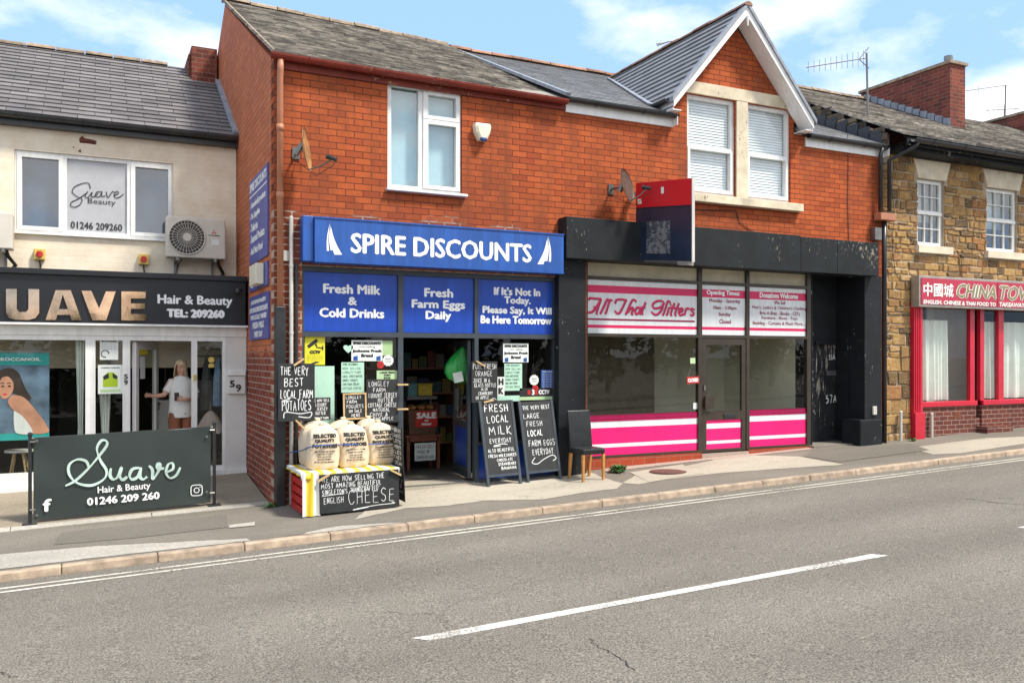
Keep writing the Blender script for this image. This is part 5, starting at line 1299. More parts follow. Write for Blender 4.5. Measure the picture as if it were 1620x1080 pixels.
# charity shop vinyl panels
yv = YG + .035
def vinyl(i, bands, label, fn):
    a, b = tri[i]; x0, x1 = v[a] + .004, v[b] - .004
    s = sign('window_sign', label, ((x0 + x1) / 2, yv, z_tr1), group='pink and white window panels')
    stripes(s, x0, x1, z_tr1 + .003, z_tp0 - .003, yv, bands, 'sign_panel')
    mb = MB(); fn(mb); mb.build('lettering', None, s)
def f0(mb):
    mb.use(M['dark_crimson'])
    ST = [[(35, 100), (60, 80), (110, 86), (185, 88)], [(187, 88), (130, 180), (85, 235), (33, 248)], [(186, 88), (152, 180), (130, 254), (142, 254)], [(100, 185), (162, 187)],
          [(168, 254), (182, 245), (225, 155), (250, 102), (268, 97), (272, 112)], [(226, 256), (240, 245), (265, 165), (285, 108), (303, 102), (306, 115)], [(345, 145), (358, 105), (400, 95), (482, 104)], [(470, 105), (430, 190), (400, 245), (370, 258), (343, 228)],
          [(460, 264), (474, 255), (510, 170), (545, 105), (575, 105), (582, 128)], [(490, 245), (520, 200), (552, 195), (532, 262), (550, 260)], [(640, 195), (600, 190), (572, 228), (585, 264), (618, 245), (642, 192), (626, 250), (642, 264)], [(697, 128), (665, 205), (652, 255), (668, 264)], [(650, 188), (692, 186)],
          [(884, 165), (905, 140), (880, 113), (820, 118), (777, 155), (790, 196), (850, 192), (893, 176), (870, 228), (830, 268), (790, 265), (762, 238)], [(886, 277), (900, 262), (925, 190), (948, 122), (970, 118), (974, 140)], [(930, 272), (945, 262), (962, 190)], [(978, 152), (990, 160)], [(1028, 138), (997, 215), (984, 270), (998, 276)], [(972, 190), (1028, 192)],
          [(1080, 138), (1047, 215), (1034, 270), (1048, 278)], [(1026, 194), (1080, 196)], [(1084, 242), (1116, 228), (1120, 202), (1095, 202), (1076, 245), (1092, 276), (1128, 264)], [(1160, 196), (1150, 240), (1136, 280)], [(1152, 222), (1180, 198), (1198, 208)], [(1257, 215), (1235, 202), (1214, 216), (1247, 250), (1236, 278), (1208, 270)]]
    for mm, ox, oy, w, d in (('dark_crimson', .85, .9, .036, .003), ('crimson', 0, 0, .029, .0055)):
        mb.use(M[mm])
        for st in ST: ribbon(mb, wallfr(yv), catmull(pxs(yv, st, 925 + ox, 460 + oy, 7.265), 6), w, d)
    mb.use(M['dark_crimson']); r = rectL(930, 503, 1099, 506, yv); fr_ = wallfr(yv)
    mb.add([fr_(r[0], r[2], .003), fr_(r[1], r[2], .003), fr_(r[1], r[3], .003), fr_(r[0], r[3], .003)], [(0, 1, 2, 3)])
B0 = [('vinyl_white', .10), ('crimson', .14), ('vinyl_white', .60), ('crimson', .06), ('vinyl_white', .10)]
B0b = [('vinyl_white', .09), ('crimson', .16), ('vinyl_white', .59), ('crimson', .06), ('vinyl_white', .10)]
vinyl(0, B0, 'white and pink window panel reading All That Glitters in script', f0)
def f1(mb):
    mb.use(M['white_letter']); ptext(mb, yv, 'Opening Times:', 1118, 458.5, 1170, 467.5, .006)
    mb.use(M['dark_crimson'])
    for t, a, y, b, h in (('Monday - Saturday', 1122, 472, 1171, 7.5), ('10am - 3.00pm', 1128, 483.5, 1165, 7), ('Sunday', 1137, 494, 1156, 7), ('Closed', 1138, 505, 1156, 6.5)): ptext(mb, yv, t, a, y, b, y + h, .0025)
vinyl(1, B0b, 'narrow pink and white panel listing opening times over the glass door', f1)
def f2(mb):
    mb.use(M['white_letter']); ptext(mb, yv, 'Donations Welcome', 1202, 462.5, 1262, 470.5, .006)
    mb.use(M['dark_crimson'])
    for t, a, y, b, h in (('We Sell', 1225, 475.5, 1242, 6), ("Men's, Ladie's & Children's Clothing", 1190, 483, 1275, 6.5), ("Bric-A-Brac - Books - CD's", 1202, 491.5, 1265, 6), ('Furniture - Shoes - Toys', 1205, 500, 1261, 6), ('Bedding - Curtains & Much More....', 1191, 508, 1274, 6.5)): ptext(mb, yv, t, a, y, b, y + h, .0015)
vinyl(2, B0b, 'pink and white window panel reading Donations Welcome with list of goods', f2)
# takeaway sign
y0 = -.20
s = sign('shop_sign', 'crimson China Town takeaway sign box with gold capitals and white Chinese characters', (P(1454, 460, y0).x + 2, y0, P(1454, 484, y0).z))
bx0, bz0, bz1 = P(1454, 460, y0).x, P(1454, 485, y0).z, P(1454, 435, y0).z
mb = MB(); mb.box(bx0, XE1 - .6, y0, YT - .045, bz0, bz1); mb.build('sign_box', M['sign_metal'], s, bevel=.01)
cutx = P(1577.5, 460, y0).x
mb = MB(); mb.box(bx0 + .05, cutx - .012, y0 - .012, y0 - .002, bz0 + .05, bz1 - .05); mb.box(cutx + .012, XE1 - .7, y0 - .012, y0 - .002, bz0 + .05, bz1 - .05); mb.build('sign_face', M['china_sign'], s)
mb = MB(); yy = y0 - .012
mb.use(M['paper']); ptext(mb, yy, '中國城', 1461, 447, 1508, 468, .008)
for dd_, mm, bo in ((.003, 'paper', .030), (.006, 'gold', .012)):
    mb.use(M[mm]); ptext(mb, yy, 'CHINA', 1514, 449, 1575, 470, bo, dd_, .25); ptext(mb, yy, 'TOWN', 1582, 452, 1650, 474, bo, dd_, .25)
mb.use(M['paper']); ptext(mb, yy, 'ENGLISH, CHINESE & THAI FOOD TO', 1461, 474, 1575, 481, .006, .003, .1); ptext(mb, yy, 'TAKEAWAY, LICENSED', 1581, 478, 1655, 485.5, .006, .003, .1)
mb.build('lettering', None, s)

# ================================================================== FIXTURES ON THE WALLS
# air conditioning units
def ac(name, px0, py0, px1, py1, Y, label, full=True):
    x0, x1, z0, z1 = rectL(px0, py0, px1, py1, Y)
    t = thing('air_conditioner', label, 'air conditioner', ((x0 + x1) / 2, Y, z0), 'air conditioners on the salon wall')
    mb = MB(); mb.box(x0, x1, Y, Y + .30, z0, z1); mb.build('casing', M['ac'], t, bevel=.018)
    w, h = x1 - x0, z1 - z0; c = Vector((x0 + w * .345, Y - .001, z0 + h * .5)); r = h * .42
    mb = MB(); mb.disc(c - Vector((0, .004, 0)), r, 'Y', 28, .004); f = mb.build('fan_grille', M['ac_dark'], t)
    mb = MB()
    for k in range(30):
        a = 2 * math.pi * k / 30 + .05; p = c + Vector((math.cos(a) * r * .2, -.014, math.sin(a) * r * .2)); q = c + Vector((math.cos(a + .22) * r, -.010, math.sin(a + .22) * r)); mb.tube([p, (p + q) / 2 + Vector((0, -.006, 0)), q], .0042, 4)
    for rr in (.55, .8): mb.tube([c + Vector((math.cos(a) * r * rr, -.02, math.sin(a) * r * rr)) for a in (2 * math.pi * k / 28 for k in range(29))], .003, 4)
    mb.tube([c + Vector((math.cos(a) * r, -.01, math.sin(a) * r)) for a in (2 * math.pi * k / 28 for k in range(29))], .011, 6)
    mb.disc(c - Vector((0, .024, 0)), r * .23, 'Y', 16, .02); mb.build('fan_guard', M['ac'], f, smooth=False)
    mb = MB(); lx = x0 + w * .80
    if full:
        mb.use(M['red'])
        for a in (90, 210, 330): 
            u, vv = math.cos(R(a)), math.sin(R(a)); cx, cz = lx, z1 - h * .34; p = (-vv, u); k = .045; mb.add([(cx + u * g * k + p[0] * e * k * .33, Y - .003, cz + vv * g * k + p[1] * e * k * .33) for g, e in ((0, 0), (.5, -.8), (1, 0), (.5, .8))], [(0, 1, 2, 3)])
        mb.use(M['black_letter']); text(mb, wallfr(Y), 'MITSUBISHI', lx - .08, lx + .08, z1 - h * .43, z1 - h * .405, .002); mb.use(M['paper']); mb.box(lx - .04, lx + .08, Y - .003, Y - .0008, z0 + h * .34, z0 + h * .48); mb.build('badge', None, t)
    mb = MB()
    for xa in (x0 + w * .18, x1 - w * .18): mb.box(xa - .02, xa + .02, Y - .02, YW - .003, z0 - .05, z0 - .004); mb.box(xa - .02, xa + .02, YW - .03, YW - .003, z0 - .22, z0 - .051)
    mb.build('bracket', M['galv'], t)
    mb = MB(); mb.tube([(x1 - .1, Y + .2, z0 - .005), (x1 - .08, Y + .22, z0 - .08), (x1 + .01, YW - .05, z0 - .2), (x1 - .1, YW - .05, FZ1 - .0)], .03, 8); mb.tube([(x0 + .25, Y + .2, z0 - .005), (x0 + .2, YW - .02, z0 - .1), (x0 + .14, YW - .02, FZ1)], .012, 6); mb.build('hose', M['black_plastic'], t)
ac('a', 263, 341, 357, 406, YW - .42, 'beige air conditioner with round fan grille right of the upstairs salon window')
ac('b', -66, 331, 20, 390, YW - .42, 'beige air conditioner cut off by the left edge of the salon wall', False)
for px, py, lab in ((63, 403, 'yellow isolator switch below the left end of the salon window'), (227, 411, 'yellow isolator switch below the right end of the salon window')):
    c = P(px, py, YW); t = thing('isolator_switch', lab, 'switch', (c.x, YW, c.z - .08), 'isolator switches on the salon wall')
    mb = MB(); mb.box(c.x - .075, c.x + .075, YW - .09, YW - .002, c.z - .085, c.z + .085); mb.build('housing', M['yellow_box'], t, bevel=.012)
    mb = MB(); mb.disc((c.x, YW - .105, c.z), .05, 'Y', 16, .014); mb.box(c.x - .012, c.x + .012, YW - .13, YW - .106, c.z - .045, c.z + .045); mb.build('knob', M['red'], t)
    mb = MB(); mb.tube([(c.x, YW - .04, c.z - .086), (c.x + .01, YW - .03, c.z - .2), (c.x + .02, YW - .03, FZ1)], .012, 6); mb.build('cable', M['black_plastic'], t)
# burglar alarm
c = P(765, 208, -.10); t = thing('alarm_box', 'cream burglar alarm box with blue strobe on orange brick wall', 'alarm', (c.x, 0, c.z - .15))
mb = MB(); out = [(-.125, .13), (.125, .13), (.14, .08), (.12, -.02), (.06, -.13), (-.06, -.13), (-.12, -.02), (-.14, .08)]
mb.hexa  # shield shaped cover
A0 = [(c.x + x, -.003, c.z + z) for x, z in out]; A1 = [(c.x + x * .93, -.09, c.z + z * .95) for x, z in out]; A2 = [(c.x + x * .6, -.115, c.z + z * .7) for x, z in out]; n = len(out)
mb.add(A0 + A1 + A2, [(i, (i + 1) % n, n + (i + 1) % n, n + i) for i in range(n)] + [(n + i, n + (i + 1) % n, 2 * n + (i + 1) % n, 2 * n + i) for i in range(n)] + [tuple(range(2 * n, 3 * n))]); mb.build('cover', M['alarm'], t, bevel=.006)
mb = MB(); mb.ball((c.x, -.095, c.z - .115), (.062, .03, .035), 12, 6); mb.build('strobe', M['alarm_blue'], t, smooth=True)
# satellite dishes
def dish(cpx, cpy, Y, nrm, r, m, mount, label, arm=None, ry=None):
    c = P(cpx, cpy, Y); n = Vector(nrm).normalized()
    t = thing('satellite_dish', label, 'satellite dish', (mount.x, 0, mount.z), 'satellite dishes on the brick wall')
    a = n.cross(Vector((0, 0, 1))).normalized(); b = a.cross(n).normalized()
    mb = MB(); N_, K = 28, 6; vs = []; fs = []
    for side in (0, 1):
        for i in range(K + 1):
            rr = r * i / K; dz = -.16 * r * (1 - (i / K) ** 2) - side * .006
            for k in range(N_):
                th = 2 * math.pi * k / N_; vs.append(c + a * math.cos(th) * rr * .9 + b * math.sin(th) * rr + n * dz)
    o_ = (K + 1) * N_
    for s_ in (0, 1):
        for i in range(K):
            for k in range(N_):
                q = (s_ * o_ + i * N_ + k, s_ * o_ + i * N_ + (k + 1) % N_, s_ * o_ + (i + 1) * N_ + (k + 1) % N_, s_ * o_ + (i + 1) * N_ + k); fs.append(q if s_ else q[::-1])
    for k in range(N_): fs.append((K * N_ + k, K * N_ + (k + 1) % N_, o_ + K * N_ + (k + 1) % N_, o_ + K * N_ + k))
    mb.add(vs, fs); mb.build('reflector', M[m], t, smooth=True)
    bk = c - n * (.2 * r)
    mb = MB(); mb.tube([(mount.x, -.004, mount.z), (mount.x, -.12, mount.z), bk - n * .06, bk], .018, 8); mb.box(mount.x - .05, mount.x + .05, -.02, -.003, mount.z - .08, mount.z + .08)
    mb.bar(bk - n * .10 - b * .06, bk + b * .08, .07, .05); mb.build('mount', M['galv'], t)
    lo = c - b * r * .95; tip = arm or (c + n * r * 1.15 - b * r * .55)
    mb = MB(); mb.tube([lo - n * .02, lo + (tip - lo) * .5 - b * .02, tip], .011, 6); A_2 = mb.build('lnb_arm', M['galv'], t)
    mb = MB(); d = (c - tip).normalized(); mb.tube([tip - d * .05, tip + d * .05], .028, 10); mb.tube([tip + d * .05, tip + d * .09], .035, 10); mb.tube([tip - d * .04, tip + Vector((0, 0, -.09)), lo + Vector((.1, .05, -.06)), Vector((mount.x, -.02, mount.z - .1))], .005, 5); mb.build('lnb', M['black_plastic'], A_2)
dish(486, 236, -.42, (.92, -.38, .12), .285, 'rust', P(468, 243, 0), 'rusty satellite dish seen edge on, near the brown downpipe', P(527, 251, -.62))
dish(993, 293, -.36, (.55, -.8, .22), .27, 'dark_rust', P(966, 300, 0), 'brown satellite dish beside the red projecting sign', None)
# grey conduit pipes and small boxes on the brick pier
mb = MB(); a = P(460.5, 346, -.05); mb.tube([(a.x, -.05, a.z), (a.x, -.05, zp(a.x) - .02)], .028, 10); mb.ball((a.x, -.05, a.z + .01), .03, 8, 6)
for k in (3.2, 2.3, 1.2): mb.tube([(a.x, -.05, k), (a.x, -.05, k + .03)], .034, 10)
o = mb.build('conduit_pipe', M['pipe_grey'], None, smooth=False); tag(o, 'grey plastic pipe running down the brick pier left of the blue shopfront', 'pipe')
mb = MB(); a = P(469, 440, -.04); mb.tube([(a.x, -.04, a.z + .2), (a.x, -.04, zp(a.x) - .02)], .024, 8); o = mb.build('conduit_pipe', M['black_plastic']); tag(o, 'thin black pipe on the brick pier beside a grey pipe', 'pipe')
c = P(455, 405, 0); mb = MB(); mb.box(c.x - .06, c.x + .06, -.03, -.002, c.z - .07, c.z + .07); o = mb.build('terminal_box', M['pipe_grey'], None, bevel=.005); tag(o, 'small dirty white terminal box on the brick pier behind the pipe', 'box')
c = P(1382, 371, 0); mb = MB(); mb.box(c.x - .09, c.x + .09, -.12, -.002, c.z - .12, c.z + .12); o = mb.build('junction_box', M['galv'], None, bevel=.01); tag(o, 'grey square box on brick above the right end of the black fascia', 'box')
c = P(1382, 649, -.12); mb = MB(); mb.box(c.x - .05, c.x + .05, -.16, -.122, c.z - .08, c.z + .08); o = mb.build('socket_box', M['pipe_grey'], None, bevel=.008); tag(o, 'pale socket box low on the black pilaster', 'box')
c = P(375, 461, YS - .14); mb = MB(); mb.ball((c.x, YS - .23, c.z), .05, 10, 6); mb.tube([(c.x, YS - .2, c.z), (c.x + .07, YS - .145, c.z + .03)], .015, 6); o = mb.build('security_camera', M['black_plastic'], None, smooth=True); tag(o, 'small black security camera on the right end of the salon sign', 'camera')
# cables on the wall
def cable(pts, Y, label, r=.006):
    mb = MB(); mb.tube([(lambda q: (q.x, Y, q.z))(P(x, y, Y)) for x, y in pts], r, 5); o = mb.build('cable', M['black_plastic']); tag(o, label, 'cable')
cable([(1341, 212), (1342, 260), (1341, 320), (1343, 388)], -.012, 'thin black cable running down the brick right of the gable')
cable([(1414, 262), (1411, 300), (1415, 340), (1411, 380), (1416, 430), (1425, 446)], -.03, 'thin black cable on the stone wall beside the downpipe')
cable([(1512, 394), (1521, 410), (1522, 440)], -.03, 'loose cable on the stone wall between the two windows')
cable([(1095, 332), (1164, 333), (1170, 352), (1190, 366), (1240, 374)], -.012, 'loose cable sagging across brick under the stone sill')
# aerials
def aerial(base, top, b0, b1, n, label, tilt=0):
    t = thing('tv_aerial', label, 'aerial', base, 'television aerials')
    mb = MB(); mb.tube([base, top], .022, 6); mb.build('mast', M['aerial'], t)
    mb = MB(); b0, b1 = Vector(b0), Vector(b1); mb.tube([b0, b1], .012, 5); d = (b1 - b0).normalized()
    up = Vector((0, 0, 1)) if not tilt else d.cross(Vector((0, 0, 1))).normalized()
    for k in range(n):
        p = b0.lerp(b1, (k + .3) / n); l = .11 + .06 * k / n; mb.tube([p - up * l, p + up * l], .006, 4)
    if n > 6:
        for a_ in (-.22, .22): mb.tube([b1 + d * -.25, b1 + up * a_ + d * .05], .012, 4)
    mb.build('boom', M['aerial'], t)
ya = 1.2
q = lambda x, y, Y=ya: P(x, y, Y)
aerial(P(1374, 232, ya), q(1371, 84), q(1276, 107), q(1372, 92), 11, 'tall television aerial standing where the brick roof meets the stone gable')
aerial(P(1590, 186, 5.5), P(1591, 136, 5.5), P(1528, 144, 5.5), P(1593, 135, 5.5), 1, 'bent bare aerial behind the long red chimney', 0)
aerial(P(1589, 190, 4.9), P(1589, 172, 4.9), P(1560, 175, 4.9), P(1612, 172, 4.9), 6, 'low horizontal aerial beside the second chimney', 0)
aerial(P(1040, 72, 7.0), P(1058, 66, 7.0), P(1038, 70, 7.0), P(1072, 64, 7.0), 0, 'thin aerial rod poking over the gable roof', 0)

# ================================================================== CHALKBOARDS AND NOTICES
def pfr(bl, br, tl):
    bl, br, tl = Vector(bl), Vector(br), Vector(tl); ux = (br - bl).normalized(); uz = (tl - bl); uz = (uz - ux * uz.dot(ux)).normalized()
    return Fr(bl, ux, uz), (br - bl).length, (tl - bl).length
def slab(mb, fr, u0, u1, v0, v1, d0, d1):
    mb.hexa([fr(u0, v0, d1), fr(u1, v0, d1), fr(u1, v0, d0), fr(u0, v0, d0)], [fr(u0, v1, d1), fr(u1, v1, d1), fr(u1, v1, d0), fr(u0, v1, d0)])
def chalkboard(label, fr, w, h, lines, frame=None, cw=.010, legs=False, clips=(), name='chalkboard', flour=None, cat='chalkboard', under=None):
    t = thing(name, label, cat, fr.o)
    mb = MB(); slab(mb, fr, 0, w, 0, h, -.012, 0); b = mb.build('board', M['chalkboard'], t, bevel=.003)
    if frame:
        mb = MB(); e = .022
        for a in ((0, w, 0, e), (0, w, h - e, h), (0, e, e, h - e), (w - e, w, e, h - e)): slab(mb, fr, *a, .001, .014)
        mb.build('frame', M[frame], t)
    mb = MB()
    for s, u0, u1, v0, v1 in lines: hand(mb, fr, s, w * u0, w * u1, h * v0, h * v1, cw, .002)
    for p in (flour or []): ribbon(mb, fr, catmull([(w * a, h * b_) for a, b_ in p], 8), cw, .002)
    mb.build('lettering', M['chalk'], b)
    for (u, v, a) in clips:
        mb = MB(); c0 = fr(w * u, h * v, .02); dv = fr.ux * math.cos(a) + fr.uz * math.sin(a); mb.bar(c0 - dv * .02, c0 + dv * .14, .022, .03, fr.n); mb.build('clip', M['pale_wood'], t)
    return t
def wb(px0, py0, px1, py1, Y, roll=0):
    a, b, c, d = rectL(px0, py0, px1, py1, Y)
    return pfr((a, Y, c), (a + (b - a) * math.cos(roll), Y, c + (b - a) * math.sin(roll)), (a - (d - c) * math.sin(roll), Y, c + (d - c) * math.cos(roll)))
f, w, h = wb(440, 575, 498, 667, -.34)
chalkboard('large chalkboard about local farm potatoes clipped to the pipes at the shop corner', f, w, h, [('THE VERY', .06, .84, .80, .94), ('BEST', .16, .72, .61, .74), ('LOCAL FARM', .06, .97, .40, .54), ('POTATOES', .10, .92, .19, .36)], cw=.011, clips=((.45, .98, .6), (.5, -.0, -.8)), flour=[[(.15, .06), (.2, .16), (.6, .13), (.9, .15), (.85, .06), (.55, .08)], [(.15, .37), (.32, .39)], [(.13, .34), (.3, .36)]])
f, w, h = wb(493, 629, 523, 665, -.06)
chalkboard('small chalkboard about jersey butter behind the left potato sacks', f, w, h, [('WE NOW SELL', .04, .96, .82, .93), ('LUXURY', .2, .8, .62, .76), ('JERSEY', .25, .85, .43, .57), ('BUTTER', .2, .75, .25, .38), ('LONGLEY FARM', .08, .9, .06, .15)], cw=.0065)
f, w, h = wb(543, 622, 580, 664, -.10, R(1))
chalkboard('pale wood framed chalkboard about farm yogurts above the middle sack', f, w, h, [('LONGLEY', .12, .8, .78, .90), ('FARM', .16, .62, .61, .73), ('YOGURTS', .12, .9, .43, .56), ('ON SALE', .25, .82, .26, .37), ('HERE', .35, .75, .10, .21)], frame='pale_wood', cw=.0065)
f, w, h = wb(580, 600, 630, 669, -.07)
chalkboard('tall chalkboard listing butter and cottage cheese clipped to the door post', f, w, h, [('LONGLEY', .06, .72, .84, .95), ('FARM', .2, .62, .71, .80), ('LUXURY JERSEY', .06, .97, .58, .68), ('BUTTER', .35, .85, .47, .56), ('COTTAGE CHEESE', .04, .96, .36, .45), ('NATURAL', .2, .75, .26, .34), ('CHIVE &', .1, .68, .15, .23), ('PINEAPPLE', .2, .86, .05, .13)], cw=.0065, clips=((1.0, .87, 0), (1.0, .3, 0)))
f, w, h = wb(746, 572, 787, 637, -.06)
chalkboard('chalkboard about fresh orange juice clipped beside the open door', f, w, h, [('PURE FRESH', .05, .97, .82, .94), ('ORANGE', .14, .82, .65, .77), ('JUICE IN A', .06, .72, .49, .59), ('GLASS BOTTLE', .1, .96, .38, .47), ('ALSO', .36, .62, .29, .36), ('CRANBERRY', .26, .82, .19, .26), ('OR APPLE', .16, .68, .08, .16)], cw=.0065, clips=((.2, 1.0, -.5), (.5, .01, .2)), flour=[[(.68, .05), (.85, .1), (.95, .06)]])
def aboard(label, bl, br, tl, lines, flour=None):
    f, w, h = pfr(bl, br, tl); t = thing('pavement_chalkboard', label, 'chalkboard', f.o, 'chalkboards leaning on the shopfront'); z = .14
    mb = MB(); slab(mb, f, .045, w - .045, h * z, h - .0, -.008, .004); b = mb.build('board', M['chalkboard'], t)
    for u in (0, w - .044):
        mb = MB(); slab(mb, f, u, u + .044, 0, h, -.03, .012); mb.build('leg', M['slate_frame'], t, bevel=.004)
    mb = MB(); slab(mb, f, .045, w - .045, h * z - .04, h * z - .002, -.02, .008); mb.build('rail', M['slate_frame'], t)
    mb = MB()
    for s, u0, u1, v0, v1 in lines: hand(mb, f, s, w * u0, w * u1, h * v0, h * v1, .013 if v1 - v0 > .07 else .008, .006)
    for p in (flour or []): ribbon(mb, f, catmull([(w * a, h * b_) for a, b_ in p], 8), .010, .006)
    mb.build('lettering', M['chalk'], b)
g_ = lambda px, Y: (lambda v: (v.x, Y, zp(v.x, Y) + max(0, min(.05, (Y + .4) * .06))))(P(px, 760, Y))
aboard('leaning pavement chalkboard offering fresh local milk and milkshakes', g_(771, -.30), g_(826, -.30), P(762, 635, -.05), [('FRESH', .14, .86, .87, .955), ('LOCAL', .18, .84, .74, .82), ('MILK', .2, .9, .60, .70), ('EVERYDAY', .2, .84, .50, .555), ('ALSO BEAUTIFUL', .12, .9, .395, .435), ('FRESH MILKSHAKES', .12, .94, .335, .37), ('CHOCOLATE', .35, .82, .285, .315), ('STRAWBERRY', .38, .9, .235, .265), ('BANANA', .45, .9, .185, .22)], [[(.3, .47), (.55, .485), (.7, .475)], [(.3, .46), (.5, .465)]])
aboard('leaning pavement chalkboard offering large fresh local farm eggs', g_(834, -.28), g_(889, -.28), P(822, 636, -.04), [('THE VERY BEST', .1, .9, .90, .945), ('LARGE', .1, .58, .79, .85), ('FRESH', .16, .64, .69, .75), ('LOCAL', .16, .62, .57, .64), ('FARM EGGS', .16, .94, .44, .51), ('EVERYDAY', .24, .86, .33, .40)], [[(.3, .30), (.2, .24), (.35, .22), (.55, .27), (.8, .31), (.9, .27), (.8, .24)]])
# paper notices on the shop glass
YP = YF + .046
def notice(name, label, px0, py0, px1, py1, m, fn, Y=YP, cat='notice', group='notices on the corner shop glass', roll=0):
    f, w, h = wb(px0, py0, px1, py1, Y, roll)
    t = thing(name, label, cat, f.o, group)
    mb = MB(); slab(mb, f, 0, w, 0, h, -.003, 0); s = mb.build('sheet', M[m], t)
    if fn:
        mb = MB(); fn(mb, f, w, h)
        mb.build('print', M['black_letter'] if not mb.mats else None, s)
    return t
def tx(mb, f, w, h, rows):
    for s, u0, u1, v0, v1, b in rows: text(mb, f, s, w * u0, w * u1, h * v0, h * v1, b, .002)
def cctv(mb, f, w, h):
    mb.use(M['black_letter']); tx(mb, f, w, h, [('CCTV', .26, .76, .40, .50, .008)])
    for k in range(5): text(mb, f, 'images are recorded here for your safety', w * .1, w * .9, h * (.32 - k * .045), h * (.345 - k * .045), 0, .002)
    q = lambda u, v: f(w * u, h * v, .003)
    mb.poly([q(.12, .68), (q(.2, .58)), q(.66, .82), q(.58, .93)]); mb.poly([q(.5, .72), q(.55, .64), q(.62, .66), q(.58, .76)]); mb.poly([q(.56, .60), q(.88, .57), q(.88, .61), q(.58, .64)]); mb.poly([q(.86, .52), q(.92, .52), q(.92, .68), q(.86, .68)])
    mb.poly([q(.3, .05), q(.45, .03), q(.75, .1), q(.55, .12)])
notice('warning_sign', 'yellow CCTV warning sign with black camera in the left shop window', 482, 532, 514, 577, 'yellow', cctv, cat='sign')
def bread(mb, f, w, h):
    mb.use(M['black_letter']); tx(mb, f, w, h, [('SPIRE DISCOUNTS', .06, .94, .80, .92, .005), ('now selling', .24, .76, .62, .74, 0), ('Jacksons Fresh', .04, .96, .40, .55, .006), ('Bread', .32, .68, .20, .34, .006)])
    mb.use(M['blue']); q = lambda u, v: f(w * u, h * v, .003)
    for a in (.06, .80): mb.poly([q(a, .03), q(a + .14, .03), q(a + .14, .26), q(a, .22)])
notice('notice', 'fresh bread notice near the top of the left shop window', 556, 538, 605, 571, 'paper', bread)
notice('notice', 'fresh bread notice near the top of the right shop window', 796, 543, 836, 573, 'paper', bread)
def scrawl(mb, f, w, h, rows=('SPIRE DISCOUNTS', 'NOW SELLING', 'LONGLEY FARM', 'LOCAL JERSEY BUTTER', 'DOUBLE YOGURTS', 'AND FARM CREAM', 'COTTAGE CHEESE')):
    n = len(rows); mb.use(M['black_letter'])
    for i, s in enumerate(rows): hand(mb, f, s, w * .06, w * rnd.uniform(.72, .95), h * (.9 - i / n * .92), h * (.97 - i / n * .92), .004, .002)
notice('notice', 'mint handwritten list beneath the bread notice in the left window', 540, 573, 576, 621, 'mint', scrawl)
notice('notice', 'mint handwritten list beneath the bread notice in the right window', 798, 575, 826, 618, 'mint', scrawl)
notice('notice', 'tall blank mint sheet behind the small butter chalkboard', 498, 579, 529, 672, 'mint', None)
notice('notice', 'wide blank mint sheet low in the right shop window', 786, 626, 823, 635, 'mint', None)
notice('notice', 'plain grey green card beside the bread notice', 605, 539, 621, 562, 'lime_paper', None, Y=YF + .05)
notice('notice', 'small pale green free range eggs label above the tall chalkboard', 596, 586, 629, 600, 'lime_paper', lambda mb, f, w, h: tx(mb, f, w, h, [('LARGE FRESH', .15, .85, .68, .88, .002), ('FARM', .35, .65, .38, .58, .002), ('EGGS', .35, .65, .08, .28, .002)]))
notice('notice', 'narrow white HK notice left of the mint list', 787, 596, 798, 626, 'paper', lambda mb, f, w, h: tx(mb, f, w, h, [('H', .2, .8, .58, .9, .01), ('K', .2, .8, .1, .42, .01)]))
def tt(mb, f, w, h):
    mb.use(M['white_letter'])
    for i in range(9):
        for u in (.1, .38, .66): text(mb, f, '09-17', w * u, w * (u + .22), h * (.06 + i * .088), h * (.11 + i * .088), 0, .002)
    text(mb, f, 'OPEN HOURS', w * .1, w * .9, h * .88, h * .94, .001, .002)
notice('notice', 'blue timetable notice at the right edge of the shop window', 856, 585, 877, 615, 'blue', tt)
def c3(mb, f, w, h):
    mb.use(M['white_letter']); tx(mb, f, w, h, [('3', .36, .42, .45, .85, .008), ('CCTV', .56, .86, .48, .82, .007)])
    mb.use(M['red']); tx(mb, f, w, h, [('X', .44, .52, .45, .85, .01)])
    q = lambda u, v: f(w * u, h * v, .003); mb.use(M['red']); mb.poly([q(.22, .55), q(.28, .42), q(.33, .6), q(.3, .85), q(.24, .85)])
    mb.use(M['lime_paper']); mb.poly([q(0, 0), q(1, 0), q(1, .28), q(0, .28)])
notice('warning_sign', 'black CCTV strip with red figure and lime edge in the right window', 822, 614, 876, 633, 'black_letter', c3, cat='sign')
def rosette(px, py, r, m, label):
    c = P(px, py, YP); mb = MB(); n = 24; pts = [(c.x + math.cos(2 * math.pi * k / n) * r * (1 if k % 2 else .86), YP - .002, c.z + math.sin(2 * math.pi * k / n) * r * (1 if k % 2 else .86)) for k in range(n)]
    mb.use(M[m]); mb.prism(pts, (0, .003, 0)); mb.use(M['black_letter'])
    text(mb, wallfr(YP - .002), 'GREAT', c.x - r * .55, c.x + r * .55, c.z + r * .1, c.z + r * .4, 0, .002); text(mb, wallfr(YP - .002), 'TASTE', c.x - r * .5, c.x + r * .5, c.z - r * .35, c.z - r * .08, 0, .002)
    o = mb.build('award_sticker', None); tag(o, label, 'sticker', 'round award stickers')
pinkish = 'red'
rosette(602, 577, .055, 'red', 'red scalloped award sticker in the left window'); rosette(614, 570, .085, 'paper', 'cream scalloped award sticker in the left window')
rosette(845, 601, .085, 'paper', 'cream scalloped award sticker in the right window'); rosette(847, 614, .055, 'red', 'red scalloped award sticker in the right window')
mb = MB(); c = P(551, 551, YP); 
